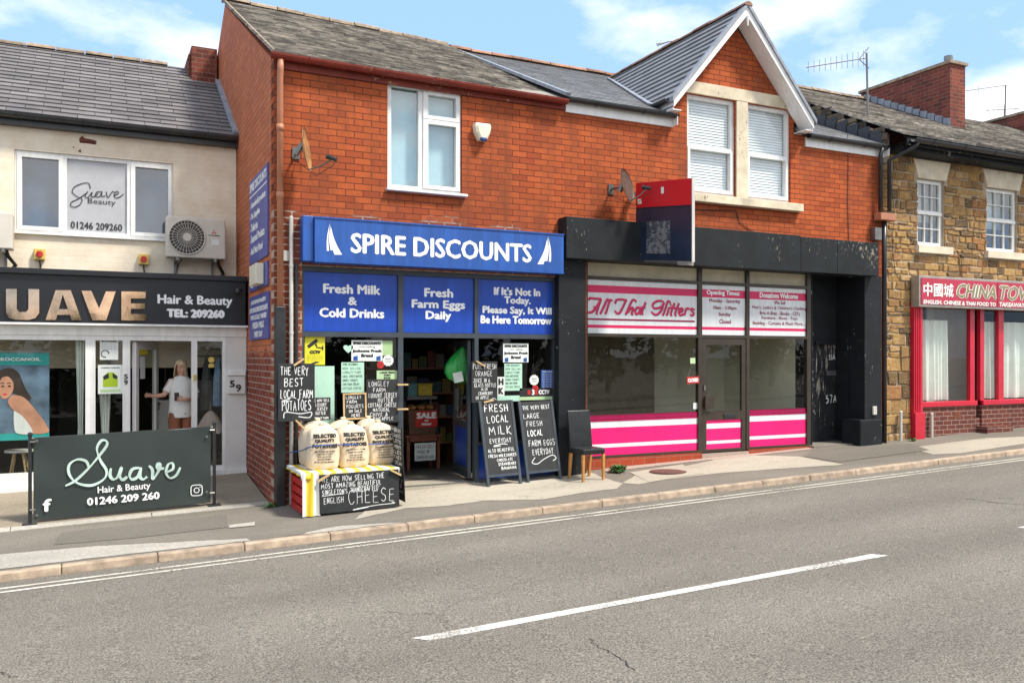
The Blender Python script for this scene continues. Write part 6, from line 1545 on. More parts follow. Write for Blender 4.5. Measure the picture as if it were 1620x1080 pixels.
pts = [(c.x + .07 * math.sin(t) ** 3, YP, c.z + .055 * (math.cos(t) - .35 * math.cos(2 * t) - .15 * math.cos(3 * t))) for t in (2 * math.pi * k / 24 for k in range(24))]; mb.prism(pts, (0, .003, 0)); o = mb.build('heart_sticker', M['mint']); tag(o, 'pale heart sticker left of the bread notice', 'sticker')
# charity shop hanging sign and stickers
f, w, h = wb(1087, 596, 1106, 607, YG - .01, R(2)); t = thing('closed_sign', 'small red CLOSED sign hung on a string inside the charity shop window', 'sign', f.o)
mb = MB(); slab(mb, f, 0, w, 0, h, -.004, 0); s = mb.build('plate', M['red'], t)
mb = MB(); text(mb, f, 'CLOSED', w * .08, w * .92, h * .25, h * .75, .005, .002); mb.build('lettering', M['white_letter'], s)
mb = MB(); top = f(w / 2, h * 2.7, -.01); mb.tube([f(w * .1, h, -.002), top, f(w * .9, h, -.002)], .005, 4); mb.build('string', M['galv'], t)
for px0, py0, px1, py1, lab in ((1092, 566, 1100, 575, 'small pale square sticker above the red closed sign'), (1097, 637, 1106, 647, 'small white card low in the corner of the charity shop window')):
    f, w, h = wb(px0, py0, px1, py1, YG + .036); mb = MB(); slab(mb, f, 0, w, 0, h, -.002, 0); o = mb.build('sticker', M['lime_paper'] if py0 < 600 else M['paper']); tag(o, lab, 'sticker')

# ================================================================== POTATO STAND
tz = P(477, 748, -1.0).z; sx0, sx1 = P(478, 760, -1.0).x, P(629, 750, -1.0).x; sy0, sy1 = -1.0, -.12
t = thing('display_table', 'low table under a yellow and white striped cloth in front of the corner shop', 'table', ((sx0 + sx1) / 2, -.5, zp(3)))
mb = MB(); zb_ = zp(2.9)
for x, y in ((sx0 + .06, sy0 + .08), (sx1 - .06, sy0 + .08), (sx0 + .06, sy1 - .05), (sx1 - .06, sy1 - .05)):
    m_ = MB(); m_.box(x - .025, x + .025, y - .025, y + .025, zp(x), tz - .045); m_.build('leg', M['red_wood'], t)
mb.box(sx0 + .01, sx1 - .01, sy0 + .02, sy1, tz - .044, tz - .012); mb.build('tabletop', M['red_wood'], t)
# cloth: stripes run across the table, front to back
m, N, L, B = newmat('striped_oilcloth')
tcn = N.new('ShaderNodeTexCoord'); sp = N.new('ShaderNodeSeparateXYZ'); L.new(tcn.outputs['UV'], sp.inputs[0])
md = N.new('ShaderNodeMath'); md.operation = 'FRACT'; L.new(sp.outputs['X'], md.inputs[0]); gt = N.new('ShaderNodeMath'); gt.operation = 'GREATER_THAN'; gt.inputs[1].default_value = .52; L.new(md.outputs[0], gt.inputs[0])
L.new(mixc(N, L, gt.outputs[0], (.74, .74, .70, 1), (.80, .56, .03, 1)), B.inputs['Base Color']); B.inputs['Roughness'].default_value = .4
M['cloth'] = m
def clothmesh():
    me = bpy.data.meshes.new('striped_cloth'); vs = []; uv = []; nx, ny = 44, 14
    prof = [(-.012, -1)]
    # columns: left drop, top, right drop   rows: front drop 60 mm, top, back
    cols = []
    for i in range(10): cols.append((sx0 - .015, tz - .05 + .05 * i / 9, 'l', i / 9))
    for i in range(1, nx): cols.append((sx0 - .015 + (sx1 - sx0 + .03) * i / nx, tz, 't', 0))
    for i in range(6): cols.append((sx1 + .015, tz - .10 * i / 5, 'r', i / 5))
    rows = [(sy0 - .02, -.085), (sy0 - .022, -.05), (sy0 - .02, -.012), (sy0 - .008, 0)] + [(sy0 + (sy1 - sy0) * k / ny, 0) for k in range(1, ny + 1)]
    arc = 0; last = None
    for ci, (x, z, kk, q) in enumerate(cols):
        if last: arc += math.hypot(x - last[0], z - last[1])
        last = (x, z)
        for (y, dz) in rows:
            wv = .012 * math.sin(y * 17 + ci * .3) * (1 - q if kk == 'l' else q if kk == 'r' else .0); fx = 0
            zz = z + (dz if kk == 't' else dz * (q if kk == 'l' else 1 - q)) + (.004 * math.sin(ci * .8) if kk == 't' else 0)
            vs.append((x + wv, y - (.02 * math.sin(ci * .7) * min(1, -dz * 12) if kk == 't' else 0) + (.05 * (1 - q) * (1 if y < -.6 else 0) * .4 if kk == 'l' else 0), max(zz, zp(x) + .01))); uv.append(((arc - .02) / .155, y))
    nr = len(rows); fs = [(i * nr + j, (i + 1) * nr + j, (i + 1) * nr + j + 1, i * nr + j + 1) for i in range(len(cols) - 1) for j in range(nr - 1)]
    o0 = Vector((sx0, sy0, tz)); me.from_pydata([Vector(v) - o0 for v in vs], [], fs)
    ul = me.uv_layers.new(name='UVMap')
    for lp in me.loops: ul.data[lp.index].uv = uv[lp.vertex_index]
    me.polygons.foreach_set('use_smooth', [True] * len(me.polygons)); me.materials.append(M['cloth'])
    o = bpy.data.objects.new('striped_cloth', me); COL.objects.link(o); o.location = o0; s_ = o.modifiers.new('thick', 'SOLIDIFY'); s_.thickness = .004; s_.offset = 1
    return o
tag(clothmesh(), 'yellow and white striped cloth draped over the low table', 'tablecloth')
# front corner fold of the cloth (hangs down at the left of the cheese board)
me = None
mb = MB(); 
f, w, h = pfr(P(506, 813, -1.06), P(632, 801, -1.06), P(504, 751, -1.05))
chalkboard('wide chalkboard reading English cheese propped against the low table', f, w, h * 1.0, [('WE ARE NOW SELLING THE', .03, .82, .80, .93), ('MOST AMAZING BEAUTIFUL', .02, .78, .64, .76), ("SINGLETON'S", .03, .35, .48, .60), ('"HANDCRAFTED"', .38, .75, .49, .62), ('ENGLISH', .05, .30, .25, .40), ('CHEESE', .35, .96, .18, .52)], cw=.0072, clips=((.0, .86, .5), (.9, .98, -.5)), flour=[[(.9, .15), (.93, .11), (.7, .10), (.45, .05), (.42, .03), (.6, .07)], [(.03, .45), (.2, .47), (.3, .47)]])
# the cloth's front-left fold
a0, a1 = P(478, 760, -1.03).x, P(506, 760, -1.03).x
vs = []; nq = 14
for j in range(9):
    z = tz - (tz - zp(2.3) - .015) * j / 8
    for i in range(nq + 1): x = a0 + (a1 - a0) * i / nq; vs.append((x, -1.028 - .018 * math.sin(i * .9 + j * .2) - .01 * j / 8, z))
me = bpy.data.meshes.new('cloth_fold'); o0 = Vector((sx0, sy0, tz)); me.from_pydata([Vector(v) - o0 for v in vs], [], [(j * (nq + 1) + i, (j + 1) * (nq + 1) + i, (j + 1) * (nq + 1) + i + 1, j * (nq + 1) + i + 1) for j in range(8) for i in range(nq)])
ul = me.uv_layers.new(name='UVMap')
for lp in me.loops: ul.data[lp.index].uv = ((vs[lp.vertex_index][0] - a0) / (a1 - a0) * 1.25 + .22, 0)
me.polygons.foreach_set('use_smooth', [True] * len(me.polygons)); me.materials.append(M['cloth'])
o = bpy.data.objects.new('cloth_fold', me); COL.objects.link(o); o.parent = bpy.data.objects['striped_cloth']
# side board
q = lambda y, z: (sx1 + .09 + (z - .1) * -.05, y, z)
f, w, h = pfr(q(-.36, .11), q(-1.02, .10), q(-.36, 1.08))
chalkboard('dark chalkboard covered in small writing, standing edge on right of the striped table', f, w, h, [(s_, .05, .95, .93 - i * .075, .975 - i * .075) for i, s_ in enumerate(['FRESH BREAD', 'OAT CAKES', 'PIKELETS', 'LOCAL HONEY', 'PICKLES', 'CHUTNEY', 'FARM CREAM', 'MILK', 'BUTTER', 'YOGURTS', 'EGGS', 'BACON'])], cw=.012)
o = MB(); 
for k in range(4): o.box(sx0 + .02, sx0 + .30, sy0 + .10 , sy1 - .1, zp(2.4) + .01 + k * .115, zp(2.4) + .095 + k * .115)
for yy_ in (sy0 + .11, sy1 - .13): o.box(sx0 + .025, sx0 + .06, yy_, yy_ + .02, zp(2.4) + .01, zp(2.4) + .44)
o = o.build('plastic_crate', M['red'], None, bevel=.006); tag(o, 'red plastic crate under the left end of the striped table', 'crate')
# potato sacks
m, N, L, B = newmat('brown_paper_sack')
v_ = coords(N, L); L.new(mixc(N, L, ramp(N, L, noise(N, L, v_, 5, 5), .3, .7), (.58, .46, .31, 1), (.70, .59, .45, 1)), B.inputs['Base Color']); B.inputs['Roughness'].default_value = .8
bump(N, L, noise(N, L, v_, 9, 6, .6), B, .6, .03); M['sack'] = m
SH = .60
def sack(cx, cy, zbase, rot, hgt, label, words, side=False, sc=1.0):
    t = thing('potato_sack', label, 'sack', (cx, cy, zbase), 'paper potato sacks on the striped table')
    ca, sa_ = math.cos(rot), math.sin(rot); W2, D2 = .205 * sc, .17 * sc
    prof = [(0, .84), (.02, .93), (.08, 1), (.3, 1.04), (.55, 1.02), (.74, .97), (.82, .89), (.88, .74), (.93, .50), (.965, .22), (.98, .13), (1.0, .19), (1.03, .13)]
    ph = rnd.random() * 6
    def surf(th, k, z):
        e = .55; c, s = math.cos(th), math.sin(th); sx = math.copysign(abs(c) ** e, c); sy = math.copysign(abs(s) ** (e + .1), s)
        fold = 1 + (.10 * math.sin(th * 9 + ph) * max(0, (z - .7) * 3) + .018 * math.sin(th * 5 + z * 9 + ph) + .022 * math.sin(th * 3 - z * 14 + ph * 2) + .012 * math.sin(th * 11 + z * 5))
        return sx * W2 * k * fold, sy * D2 * k * fold
    n = 48; vs = []; fs = []
    for z, k in prof:
        for i in range(n):
            x, y = surf(2 * math.pi * i / n, k, z); x += .02 * math.sin(z * 4 + ph) * z
            vs.append((cx + x * ca - y * sa_, cy + x * sa_ + y * ca, zbase + z * hgt))
    for j in range(len(prof) - 1):
        for i in range(n): fs.append((j * n + i, j * n + (i + 1) % n, (j + 1) * n + (i + 1) % n, (j + 1) * n + i))
    fs += [tuple(range(n))[::-1], tuple((len(prof) - 1) * n + i for i in range(n))]
    mb = MB(); mb.add(vs, fs); b = mb.build('bag', M['sack'], t, smooth=True)
    def kz(z):
        for (a, ka), (b_, kb) in zip(prof, prof[1:]):
            if a <= z <= b_: return ka + (kb - ka) * (z - a) / (b_ - a)
        return .2
    def warp(u, v, d):                        # wrap flat print onto the front of the bag
        z = v / hgt; k = kz(z); xx_ = max(-.99, min(.99, u / (W2 * k)))
        c = math.copysign(abs(xx_) ** (1 / .55), xx_); s = math.sqrt(max(0, 1 - c * c)); th = -math.acos(c)
        x, y = surf(th, k, z); x += .02 * math.sin(z * 4 + ph) * z
        y -= d + .004
        return (cx + x * ca - y * sa_, cy + x * sa_ + y * ca, zbase + v)
    if words:
        mb = MB()
        for i, s in enumerate(('SELECTED', 'QUALITY', 'POTATOES')):
            hw = W2 * (.70, .60, .76)[i]; text(mb, None, s, -hw, hw, hgt * (.72 - i * .115), hgt * (.795 - i * .115), .0055, .001, 0, warp)
        for i in range(5):
            hw = W2 * (.62, .5, .4, .42, .6)[i]; text(mb, None, ('BEST WASHED FOR BAKING', 'KEEP IN A DRY', 'PLACE', '25 KG WHEN', 'PACKED')[i], -hw, hw, hgt * (.40 - i * .06), hgt * (.425 - i * .06), .0015, .001, 0, warp)
        mb.build('lettering', M['black_letter'], b)
    mb = MB(); ring = [(cx + (.02 * math.sin(0.98 * 4 + ph) * .98 + math.cos(a) * W2 * .17) * ca - math.sin(a) * D2 * .17 * sa_, cy + (.02 * math.sin(0.98 * 4 + ph) * .98 + math.cos(a) * W2 * .17) * sa_ + math.sin(a) * D2 * .17 * ca, zbase + hgt * .98) for a in (2 * math.pi * k / 12 for k in range(13))]; mb.tube(ring, .006, 5); mb.build('tie', M['pale_wood'], t)
zt_ = tz + .006
px = lambda a, Y: P(a, 700, Y).x
sack(px(510, -.72), -.70, zt_, R(-4), .57, 'paper potato sack at the front left of the striped table', True)
sack(px(557, -.66), -.64, zt_, R(3), .57, 'paper potato sack at the front middle of the striped table', True)
sack(px(600, -.52), -.50, zt_, R(6), .57, 'paper potato sack at the front right of the striped table', True)
sack(px(500, -.28), -.28, zt_, R(8), .60, 'paper potato sack half hidden behind the front left sack', True)
sack(px(542, -.24), -.24, zt_, R(-5), .60, 'paper potato sack half hidden behind the middle sack', True)
sack(px(588, -.20) - .02, -.14 + .0, zt_, R(4), .60, 'paper potato sack mostly hidden behind the front right sack', True, sc=.9)
mb = MB(); pts = [P(455, 716, -.10), P(478, 712, -.55), P(489, 707, -.86), P(510, 704, -.905), P(534, 703, -.86), P(557, 703, -.86), P(580, 702, -.74), P(600, 702, -.72), P(622, 700, -.62), P(628, 698, -.45), P(634, 697, -.05)]
mb.tube(catmull([tuple(p) for p in pts], 5), .007, 6); o = mb.build('rope', M['blue'], None, smooth=True); tag(o, 'blue rope tied round the potato sacks', 'rope')

# ================================================================== CHAIR
FLp, FRp, BLp, BRp = G(923, 764), G(957.5, 761.5), G(902, 757), G(932.5, 752)
c0 = (FLp + FRp + BLp + BRp) / 4; rx = ((FRp - FLp) + (BRp - BLp)).normalized(); rx.z = 0; rx.normalize(); fy = Vector((rx.y, -rx.x, 0))  # forward (away from back)
t = thing('dining_chair', 'black leatherette dining chair with oak legs on the pavement', 'chair', (c0.x, c0.y, c0.z))
wd, dp = .40, .40
q = lambda u, v, z: c0 + rx * u + fy * v + Vector((0, 0, z))
def leg(u, v, z1, lean=0):
    m_ = MB(); s0, s1 = .017, .022
    zb0 = zp((q(u, v, 0)).x) - c0.z
    m_.hexa([q(u - s0, v - s0 - lean, zb0), q(u + s0, v - s0 - lean, zb0), q(u + s0, v + s0 - lean, zb0), q(u - s0, v + s0 - lean, zb0)], [q(u - s1, v - s1, z1), q(u + s1, v - s1, z1), q(u + s1, v + s1, z1), q(u - s1, v + s1, z1)]); m_.build('leg', M['wood'], t, bevel=.003)
for u in (-wd / 2 + .02, wd / 2 - .02): leg(u, dp / 2 - .03, .40); leg(u, -dp / 2 + .03, .40, .05)
mb = MB(); A_1 = [q(-wd / 2, -dp / 2, .40), q(wd / 2, -dp / 2, .40), q(wd / 2, dp / 2, .40), q(-wd / 2, dp / 2, .40)]; mb.hexa(A_1, [p + Vector((0, 0, .09)) for p in A_1]); mb.build('seat', M['leather'], t, bevel=.022)
mb = MB(); n = 8; vs = []
for i in range(n + 1):
    z = .44 + .60 * i / n; b = -dp / 2 - .0 - .07 * (i / n) ** 1.6; th = .05 - .012 * i / n
    vs += [q(-wd / 2 - .002, b, z), q(wd / 2 + .002, b, z), q(wd / 2 + .002, b + th, z), q(-wd / 2 - .002, b + th, z)]
fs = [(0, 3, 2, 1), (4 * n, 4 * n + 1, 4 * n + 2, 4 * n + 3)]
for i in range(n):
    for k in range(4): fs.append((4 * i + k, 4 * i + (k + 1) % 4, 4 * i + 4 + (k + 1) % 4, 4 * i + 4 + k))
mb.add(vs, fs); mb.build('backrest', M['leather'], t, bevel=.012)

# ================================================================== INSIDE THE CORNER SHOP
fl = zp(4) + .072
Yi = 1.75
q = lambda x, y, Y=Yi: P(x, y, Y)
tx0, tx1, tt_ = q(644, 690).x, q(696, 690).x, q(660, 688).z
t = thing('side_table', 'red brown wooden table just inside the open shop door', 'table', ((tx0 + tx1) / 2, Yi + .2, fl))
mb = MB(); mb.box(tx0 - .03, tx1 + .03, Yi - .03, Yi + .45, tt_ - .03, tt_); mb.box(tx0 + .02, tx1 - .02, Yi + .0, Yi + .4, tt_ - .11, tt_ - .031); mb.build('tabletop', M['red_wood'], t, bevel=.004)
for x in (tx0, tx1 - .05):
    for y in (Yi, Yi + .36): m_ = MB(); m_.box(x, x + .05, y, y + .05, fl, tt_ - .032); m_.build('leg', M['red_wood'], t)
m, N, L, B = newmat('wicker'); v_ = coords(N, L, 'XZ'); bt = N.new('ShaderNodeTexBrick'); L.new(v_, bt.inputs['Vector']); bt.inputs['Scale'].default_value = 1; bt.inputs['Brick Width'].default_value = .06; bt.inputs['Row Height'].default_value = .02; bt.inputs['Mortar Size'].default_value = .004
bt.inputs['Color1'].default_value = (.22, .11, .05, 1); bt.inputs['Color2'].default_value = (.15, .07, .035, 1); bt.inputs['Mortar'].default_value = (.03, .015, .01, 1); L.new(bt.outputs['Color'], B.inputs['Base Color']); bump(N, L, bt.outputs['Fac'], B, -.8, .02); M['wicker'] = m
bx0, bx1, bz0, bz1 = q(645, 685).x, q(692, 685).x, tt_ + .002, q(660, 648).z
mb = MB(); mb.hexa([(bx0 + .03, Yi, bz0), (bx1 - .03, Yi, bz0), (bx1 - .03, Yi + .32, bz0), (bx0 + .03, Yi + .32, bz0)], [(bx0, Yi - .02, bz1), (bx1, Yi - .02, bz1), (bx1, Yi + .36, bz1), (bx0, Yi + .36, bz1)]); o = mb.build('wicker_basket', M['wicker'], None, bevel=.012); tag(o, 'brown wicker basket on the table inside the shop door', 'basket')
for i, x in enumerate((.1, .24, .38)):
    mb = MB(); mb.ball((bx0 + x * (bx1 - bx0) / .48, Yi + .12, bz1 + .035), (.075, .13, .05), 12, 8); o = mb.build('bread_loaf', mat('bread_crust', (.36, .16, .05), .7, var=.3), None, smooth=True); tag(o, ('bread loaf at the left end of the wicker basket', 'bread loaf in the middle of the wicker basket', 'bread loaf at the right end of the wicker basket')[i], 'bread', 'loaves in the basket')
f, w, h = wb(657, 650, 692, 676, Yi - .04); t = thing('sale_sign', 'red SALE sign on the front of the wicker basket', 'sign', f.o); mb = MB(); slab(mb, f, 0, w, 0, h, -.004, 0); s = mb.build('card', M['red'], t)
mb = MB(); tx(mb, f, w, h, [('SALE', .08, .92, .55, .88, .012), ('ON', .42, .58, .35, .45, .004), ('TODAY', .28, .72, .12, .24, .005)]); mb.build('lettering', M['white_letter'], s)
f, w, h = wb(656, 701, 689, 729, Yi - .06); t = thing('notice', 'white handwritten card hung beneath the table in the doorway', 'notice', f.o); mb = MB(); slab(mb, f, 0, w, 0, h, -.004, 0); s = mb.build('sheet', M['paper'], t)
mb = MB(); hand(mb, f, 'FRESH DELI', w * .05, w * .95, h * .7, h * .88, .007); hand(mb, f, 'MADE IN', w * .12, w * .7, h * .42, h * .6, .007); hand(mb, f, 'CUMBERLAND', w * .05, w * .93, h * .1, h * .28, .007); mb.build('lettering', M['black_letter'], s)
# goods above the basket on a back shelf
sh = thing('grocery_shelf', 'dark shelf of groceries against the back of the shop', 'shelf', (q(668, 600).x, 2.4, fl))
mb = MB()
for z in (.35, .8, 1.22, 1.65): mb.box(tx0 - .5, tx1 + .5, 2.35, 2.75, fl + z, fl + z + .03)
mb.box(tx0 - .53, tx0 - .5, 2.35, 2.75, fl, fl + 2.1); mb.box(tx1 + .5, tx1 + .53, 2.35, 2.75, fl, fl + 2.1); mb.build('shelf_board', M['red_wood'], sh)
cols_ = [((.025, .07, .08), 'teal'), ((.16, .11, .02), 'yellow'), ((.05, .09, .02), 'green'), ((.13, .025, .02), 'red'), ((.15, .13, .1), 'cream'), ((.03, .04, .09), 'navy')]
k_ = 0
for zi, z in enumerate((.38, .83, 1.25, 1.68)):
    x = tx0 - .45
    while x < tx1 + .4:
        w_ = rnd.uniform(.12, .24); c_, nm = cols_[k_ % 6]; hh = rnd.uniform(.14, .30); k_ += 1
        mb = MB(); mb.box(x, x + w_ - .02, 2.37, 2.6, fl + z + .002, fl + z + hh); mb.box(x + .012, x + w_ - .032, 2.366, 2.3695, fl + z + hh * .45, fl + z + hh * .8)
        o = mb.build('grocery_packet', mat('packet_' + nm, c_, .5), None, bevel=.006); tag(o, nm + ' grocery packet on the shelf inside the corner shop', 'packet', nm + ' grocery packets on the shop shelf'); x += w_
f_ = q(652, 618, 1.85)
for i, (px0, px1, py0, py1, c_, nm) in enumerate(((646, 660, 608, 628, (.10, .25, .28), 'blue tub with green lid standing over the basket'), (662, 684, 609, 626, (.55, .42, .04), 'yellow carton standing over the basket'))):
    a, b, c, d = rectL(px0, py0, px1, py1, 1.95); mb = MB(); mb.box(a, b, 1.95, 2.15, c, d); mb.box(a - .01, b + .01, 1.94, 2.16, d + .0, d + .025); o = mb.build('food_tub', mat('tub_%d' % i, c_, .5), None, bevel=.01); tag(o, nm, 'tub')
a, b, c, d = rectL(643, 627, 690, 632, 1.95); mb = MB(); mb.box(a, b, 1.9, 2.2, c, d); mb.box(a + .02, a + .05, 2.12, 2.15, tt_, c); mb.box(b - .05, b - .02, 2.12, 2.15, tt_, c); o = mb.build('wire_shelf', M['galv'], None); tag(o, 'small grey shelf stand behind the wicker basket', 'shelf')
# green carrier bag hanging from the open door
hx = P(733, 545, .5); t = thing('carrier_bag', 'bright green carrier bag hanging in the shop doorway with white tag', 'bag', (hx.x, .5, hx.z - .6))
bl_ = [(0, .012, 0), (-.03, .05, .02), (-.09, .12, .05), (-.12, .17, .08), (-.12, .185, .10), (-.10, .16, .10), (-.07, .08, .06), (-.06, .01, .01)]
zs_ = [0, -.08, -.20, -.32, -.43, -.52, -.58, -.60]; n = 24; vs = []; fs = []
for (dx, rx_, ry_), z in zip(bl_, zs_):
    for i in range(n):
        a = 2 * math.pi * i / n; k = 1 + .09 * math.sin(a * 5 + z * 6) * (1 if z > -.5 else .4); vs.append((hx.x + dx + math.cos(a) * rx_ * k, .5 + math.sin(a) * max(.012, ry_) * k, hx.z + z))
for j in range(7):
    for i in range(n): fs.append((j * n + i, (j + 1) * n + i, (j + 1) * n + (i + 1) % n, j * n + (i + 1) % n))
fs += [tuple(range(n)), tuple(7 * n + i for i in range(n))[::-1]]
mb = MB(); mb.add(vs, fs); b = mb.build('bag', M['green_bag'], t, smooth=True)
f, w, h = wb(719, 590, 734, 606, .36, R(12)); mb = MB(); slab(mb, f, 0, w, 0, h, -.002, 0); mb.build('price_tag', M['paper'], t)

# ================================================================== SALON FORECOURT: BANNER BARRIER
yb = .37
t = thing('cafe_barrier', 'dark green Suave banner barrier standing on the salon forecourt', 'barrier', (P(190, 820, yb).x, yb, zp(.4)))
pa, pb = P(47.5, 760, yb).x, P(339, 740, yb).x
ba, bb = P(53, 760, yb).x, P(333, 740, yb).x; zt0 = P(53, 692, yb).z; zb0 = P(53, 821, yb).z; zt1_ = P(333, 674, yb).z; zb1 = P(333, 794, yb).z
for x, z in ((pa, zt0 + .04), (pb, zt1_ + .04)):
    g0 = zf(x, yb); mb = MB(); mb.tube([(x, yb, g0), (x, yb, z)], .022, 10); mb.ball((x, yb, z), .03, 10, 6); mb.box(x - .08, x + .08, yb - .08, yb + .08, g0 - .002, g0 + .012); mb.build('post', M['black_plastic'], t, smooth=False)
    for k in (z - .09, g0 + .17):
        mb = MB(); s_ = 1 if x == pa else -1; mb.tube([(x, yb - .03, k), (x + s_ * .06, yb - .035, k)], .012, 6); mb.build('hook', M['galv'], t)
mb = MB(); mb.tube([(pa, yb, zt0 - .012), (pb, yb, zt1_ - .012)], .012, 8); mb.build('top_rail', M['galv'], t)
n, k = 40, 10; vs = []
for j in range(k + 1):
    for i in range(n + 1):
        u, v = i / n, j / k; x = ba + (bb - ba) * u; z = (zb0 + (zb1 - zb0) * u) * (1 - v) + (zt0 + (zt1_ - zt0) * u) * v
        ed = min(u, 1 - u); vs.append((x, yb - .018 + .012 * math.sin(v * 9 + u * 14) * math.exp(-ed * 9) + .006 * math.sin(u * 7 + v * 2.5), z))
mb = MB(); mb.add(vs, [(j * (n + 1) + i, j * (n + 1) + i + 1, (j + 1) * (n + 1) + i + 1, (j + 1) * (n + 1) + i) for j in range(k) for i in range(n)]); BN = mb.build('banner', M['banner'], t, smooth=True)
yl = yb - .032; fr = wallfr(yl)
S_ = [(372, 425), (430, 395), (500, 330), (560, 260), (608, 195), (603, 168), (575, 170), (552, 215), (572, 280), (607, 340), (590, 388), (520, 422), (440, 408), (395, 360), (395, 305), (440, 275), (490, 285), (507, 325)]
U_ = [(632, 325), (627, 365), (645, 388), (672, 372), (692, 322), (684, 372), (700, 390), (725, 372)]
A_u = [(795, 322), (755, 330), (738, 365), (752, 388), (785, 372), (803, 322), (797, 370), (815, 388), (838, 372)]
V_u = [(848, 310), (868, 335), (870, 386), (900, 345), (912, 305), (897, 298), (898, 325), (935, 325)]
E_u = [(948, 348), (985, 328), (982, 296), (957, 305), (946, 350), (968, 380), (1003, 365), (1027, 320)]
mb = MB()
for st, w_ in ((S_, .034), (U_, .04), (A_u, .04), (V_u, .04), (E_u, .034)):
    p = catmull(pxs(yl, st, 0, 650, 3.6), 8); nn = len(p)
    ribbon(mb, fr, p, [w_ * (.55 + .45 * abs(math.sin(i * .16))) for i in range(nn)])
mb.build('lettering', M['script_mint'], BN)
mb = MB(); ptext2 = lambda t_, x0, y0_, x1, y1_, b: None
def slope_text(mb, s, px0, pyb0, px1, hpx, b):      # text following the banner's slope
    a = P(px0, pyb0, yl); e = P(px1, pyb0 - (px1 - px0) * .093, yl); hh = (P(px0, pyb0 - hpx, yl).z - a.z)
    f_, w_, _ = pfr(a, e, a + Vector((0, 0, 1))); text(mb, f_, s, 0, w_, 0, hh, b, .002)
slope_text(mb, 'Hair & Beauty', 155, 783, 238, 13.5, .002); slope_text(mb, '01246 209 260', 138.5, 799, 252, 11.5, .006)
mb.build('lettering', M['white_letter'], BN)
mb = MB(); c = P(74, 799, yl); text(mb, fr, 'f', c.x - .035, c.x + .045, c.z - .07, c.z + .075, .009, .002)
mb.build('logo', M['white_letter'], BN); mb = MB()
c = P(311, 775, yl)
for r_, w_, e_ in ((.07, .010, .45), (.032, .009, 1)):
    ribbon(mb, fr, [(c.x + math.copysign(abs(math.cos(a)) ** e_, math.cos(a)) * r_, c.z + math.copysign(abs(math.sin(a)) ** e_, math.sin(a)) * r_) for a in (2 * math.pi * k_ / 40 for k_ in range(41))], w_)
ribbon(mb, fr, [(c.x + .038, c.z + .04), (c.x + .048, c.z + .04)], .012)
mb.build('logo', M['white_letter'], BN)
mb = MB()
for px_, py_ in ((54, 697), (54, 815), (331, 690), (331, 777)): c = P(px_, py_, yl); mb.disc((c.x + (.03 if px_ < 100 else -.03), yl - .004, c.z), .016, 'Y', 12, .006)
mb.build('eyelet', M['galv'], BN)

# ================================================================== SALON WINDOW DISPLAY
yd = YS + .16
f, w, h = wb(-25, 558, 78, 698, yd); t = thing('roller_banner', 'teal hair oil roller banner with a portrait behind the salon window', 'poster', f.o)
mb = MB(); slab(mb, f, 0, w, 0, h, -.004, 0); s = mb.build('sheet', M['poster_bg'], t)
mb = MB(); q = lambda u, v, d=.003: f(w * u, h * v, d)
mb.use(M['teal']); mb.poly([q(0, .86), q(1, .86), q(1, 1), q(0, 1)]); mb.poly([q(0, 0), q(1, 0), q(1, .08), q(0, .08)])
mb.use(M['white_letter']); text(mb, f, 'MOROCCANOIL', w * .08, w * .86, h * .91, h * .945, .003, .005)
def blob(pts, m_, d): mb.use(M[m_]); mb.poly([q(a, b, d) for a, b in catmull(pts + [pts[0]], 5)[:-1]])
blob([(.15, .62), (.17, .75), (.30, .82), (.44, .82), (.54, .75), (.62, .60), (.72, .48), (.60, .46), (.44, .54), (.2, .5)], 'poster_hair', .004)
blob([(.27, .72), (.36, .73), (.44, .66), (.43, .56), (.36, .49), (.28, .48), (.22, .55), (.21, .64)], 'poster_skin', .006)
blob([(.42, .52), (.60, .49), (.80, .33), (.96, .16), (.98, .08), (.72, .08), (.58, .26), (.42, .36), (.36, .45)], 'poster_skin', .008)
blob([(.45, .34), (.60, .26), (.74, .08), (.50, .08), (.45, .18)], 'vinyl_white', .010)
mb.use(M['poster_hair'])
for u in (.25, .35): mb.poly([q(u, .615, .008), q(u + .05, .61, .008), q(u + .055, .625, .008), q(u + .02, .632, .008)]); mb.poly([q(u - .01, .65, .008), q(u + .055, .652, .008), q(u + .05, .662, .008), q(u, .66, .008)])
mb.use(M['crimson']); mb.poly([q(.27, .525, .008), q(.33, .52, .008), q(.36, .53, .008), q(.31, .542, .008)])
mb.build('print', None, s)
mb = MB(); slab(mb, f, -.02, w + .02, h, h + .03, -.02, .01); mb.build('top_rail', M['galv'], t)
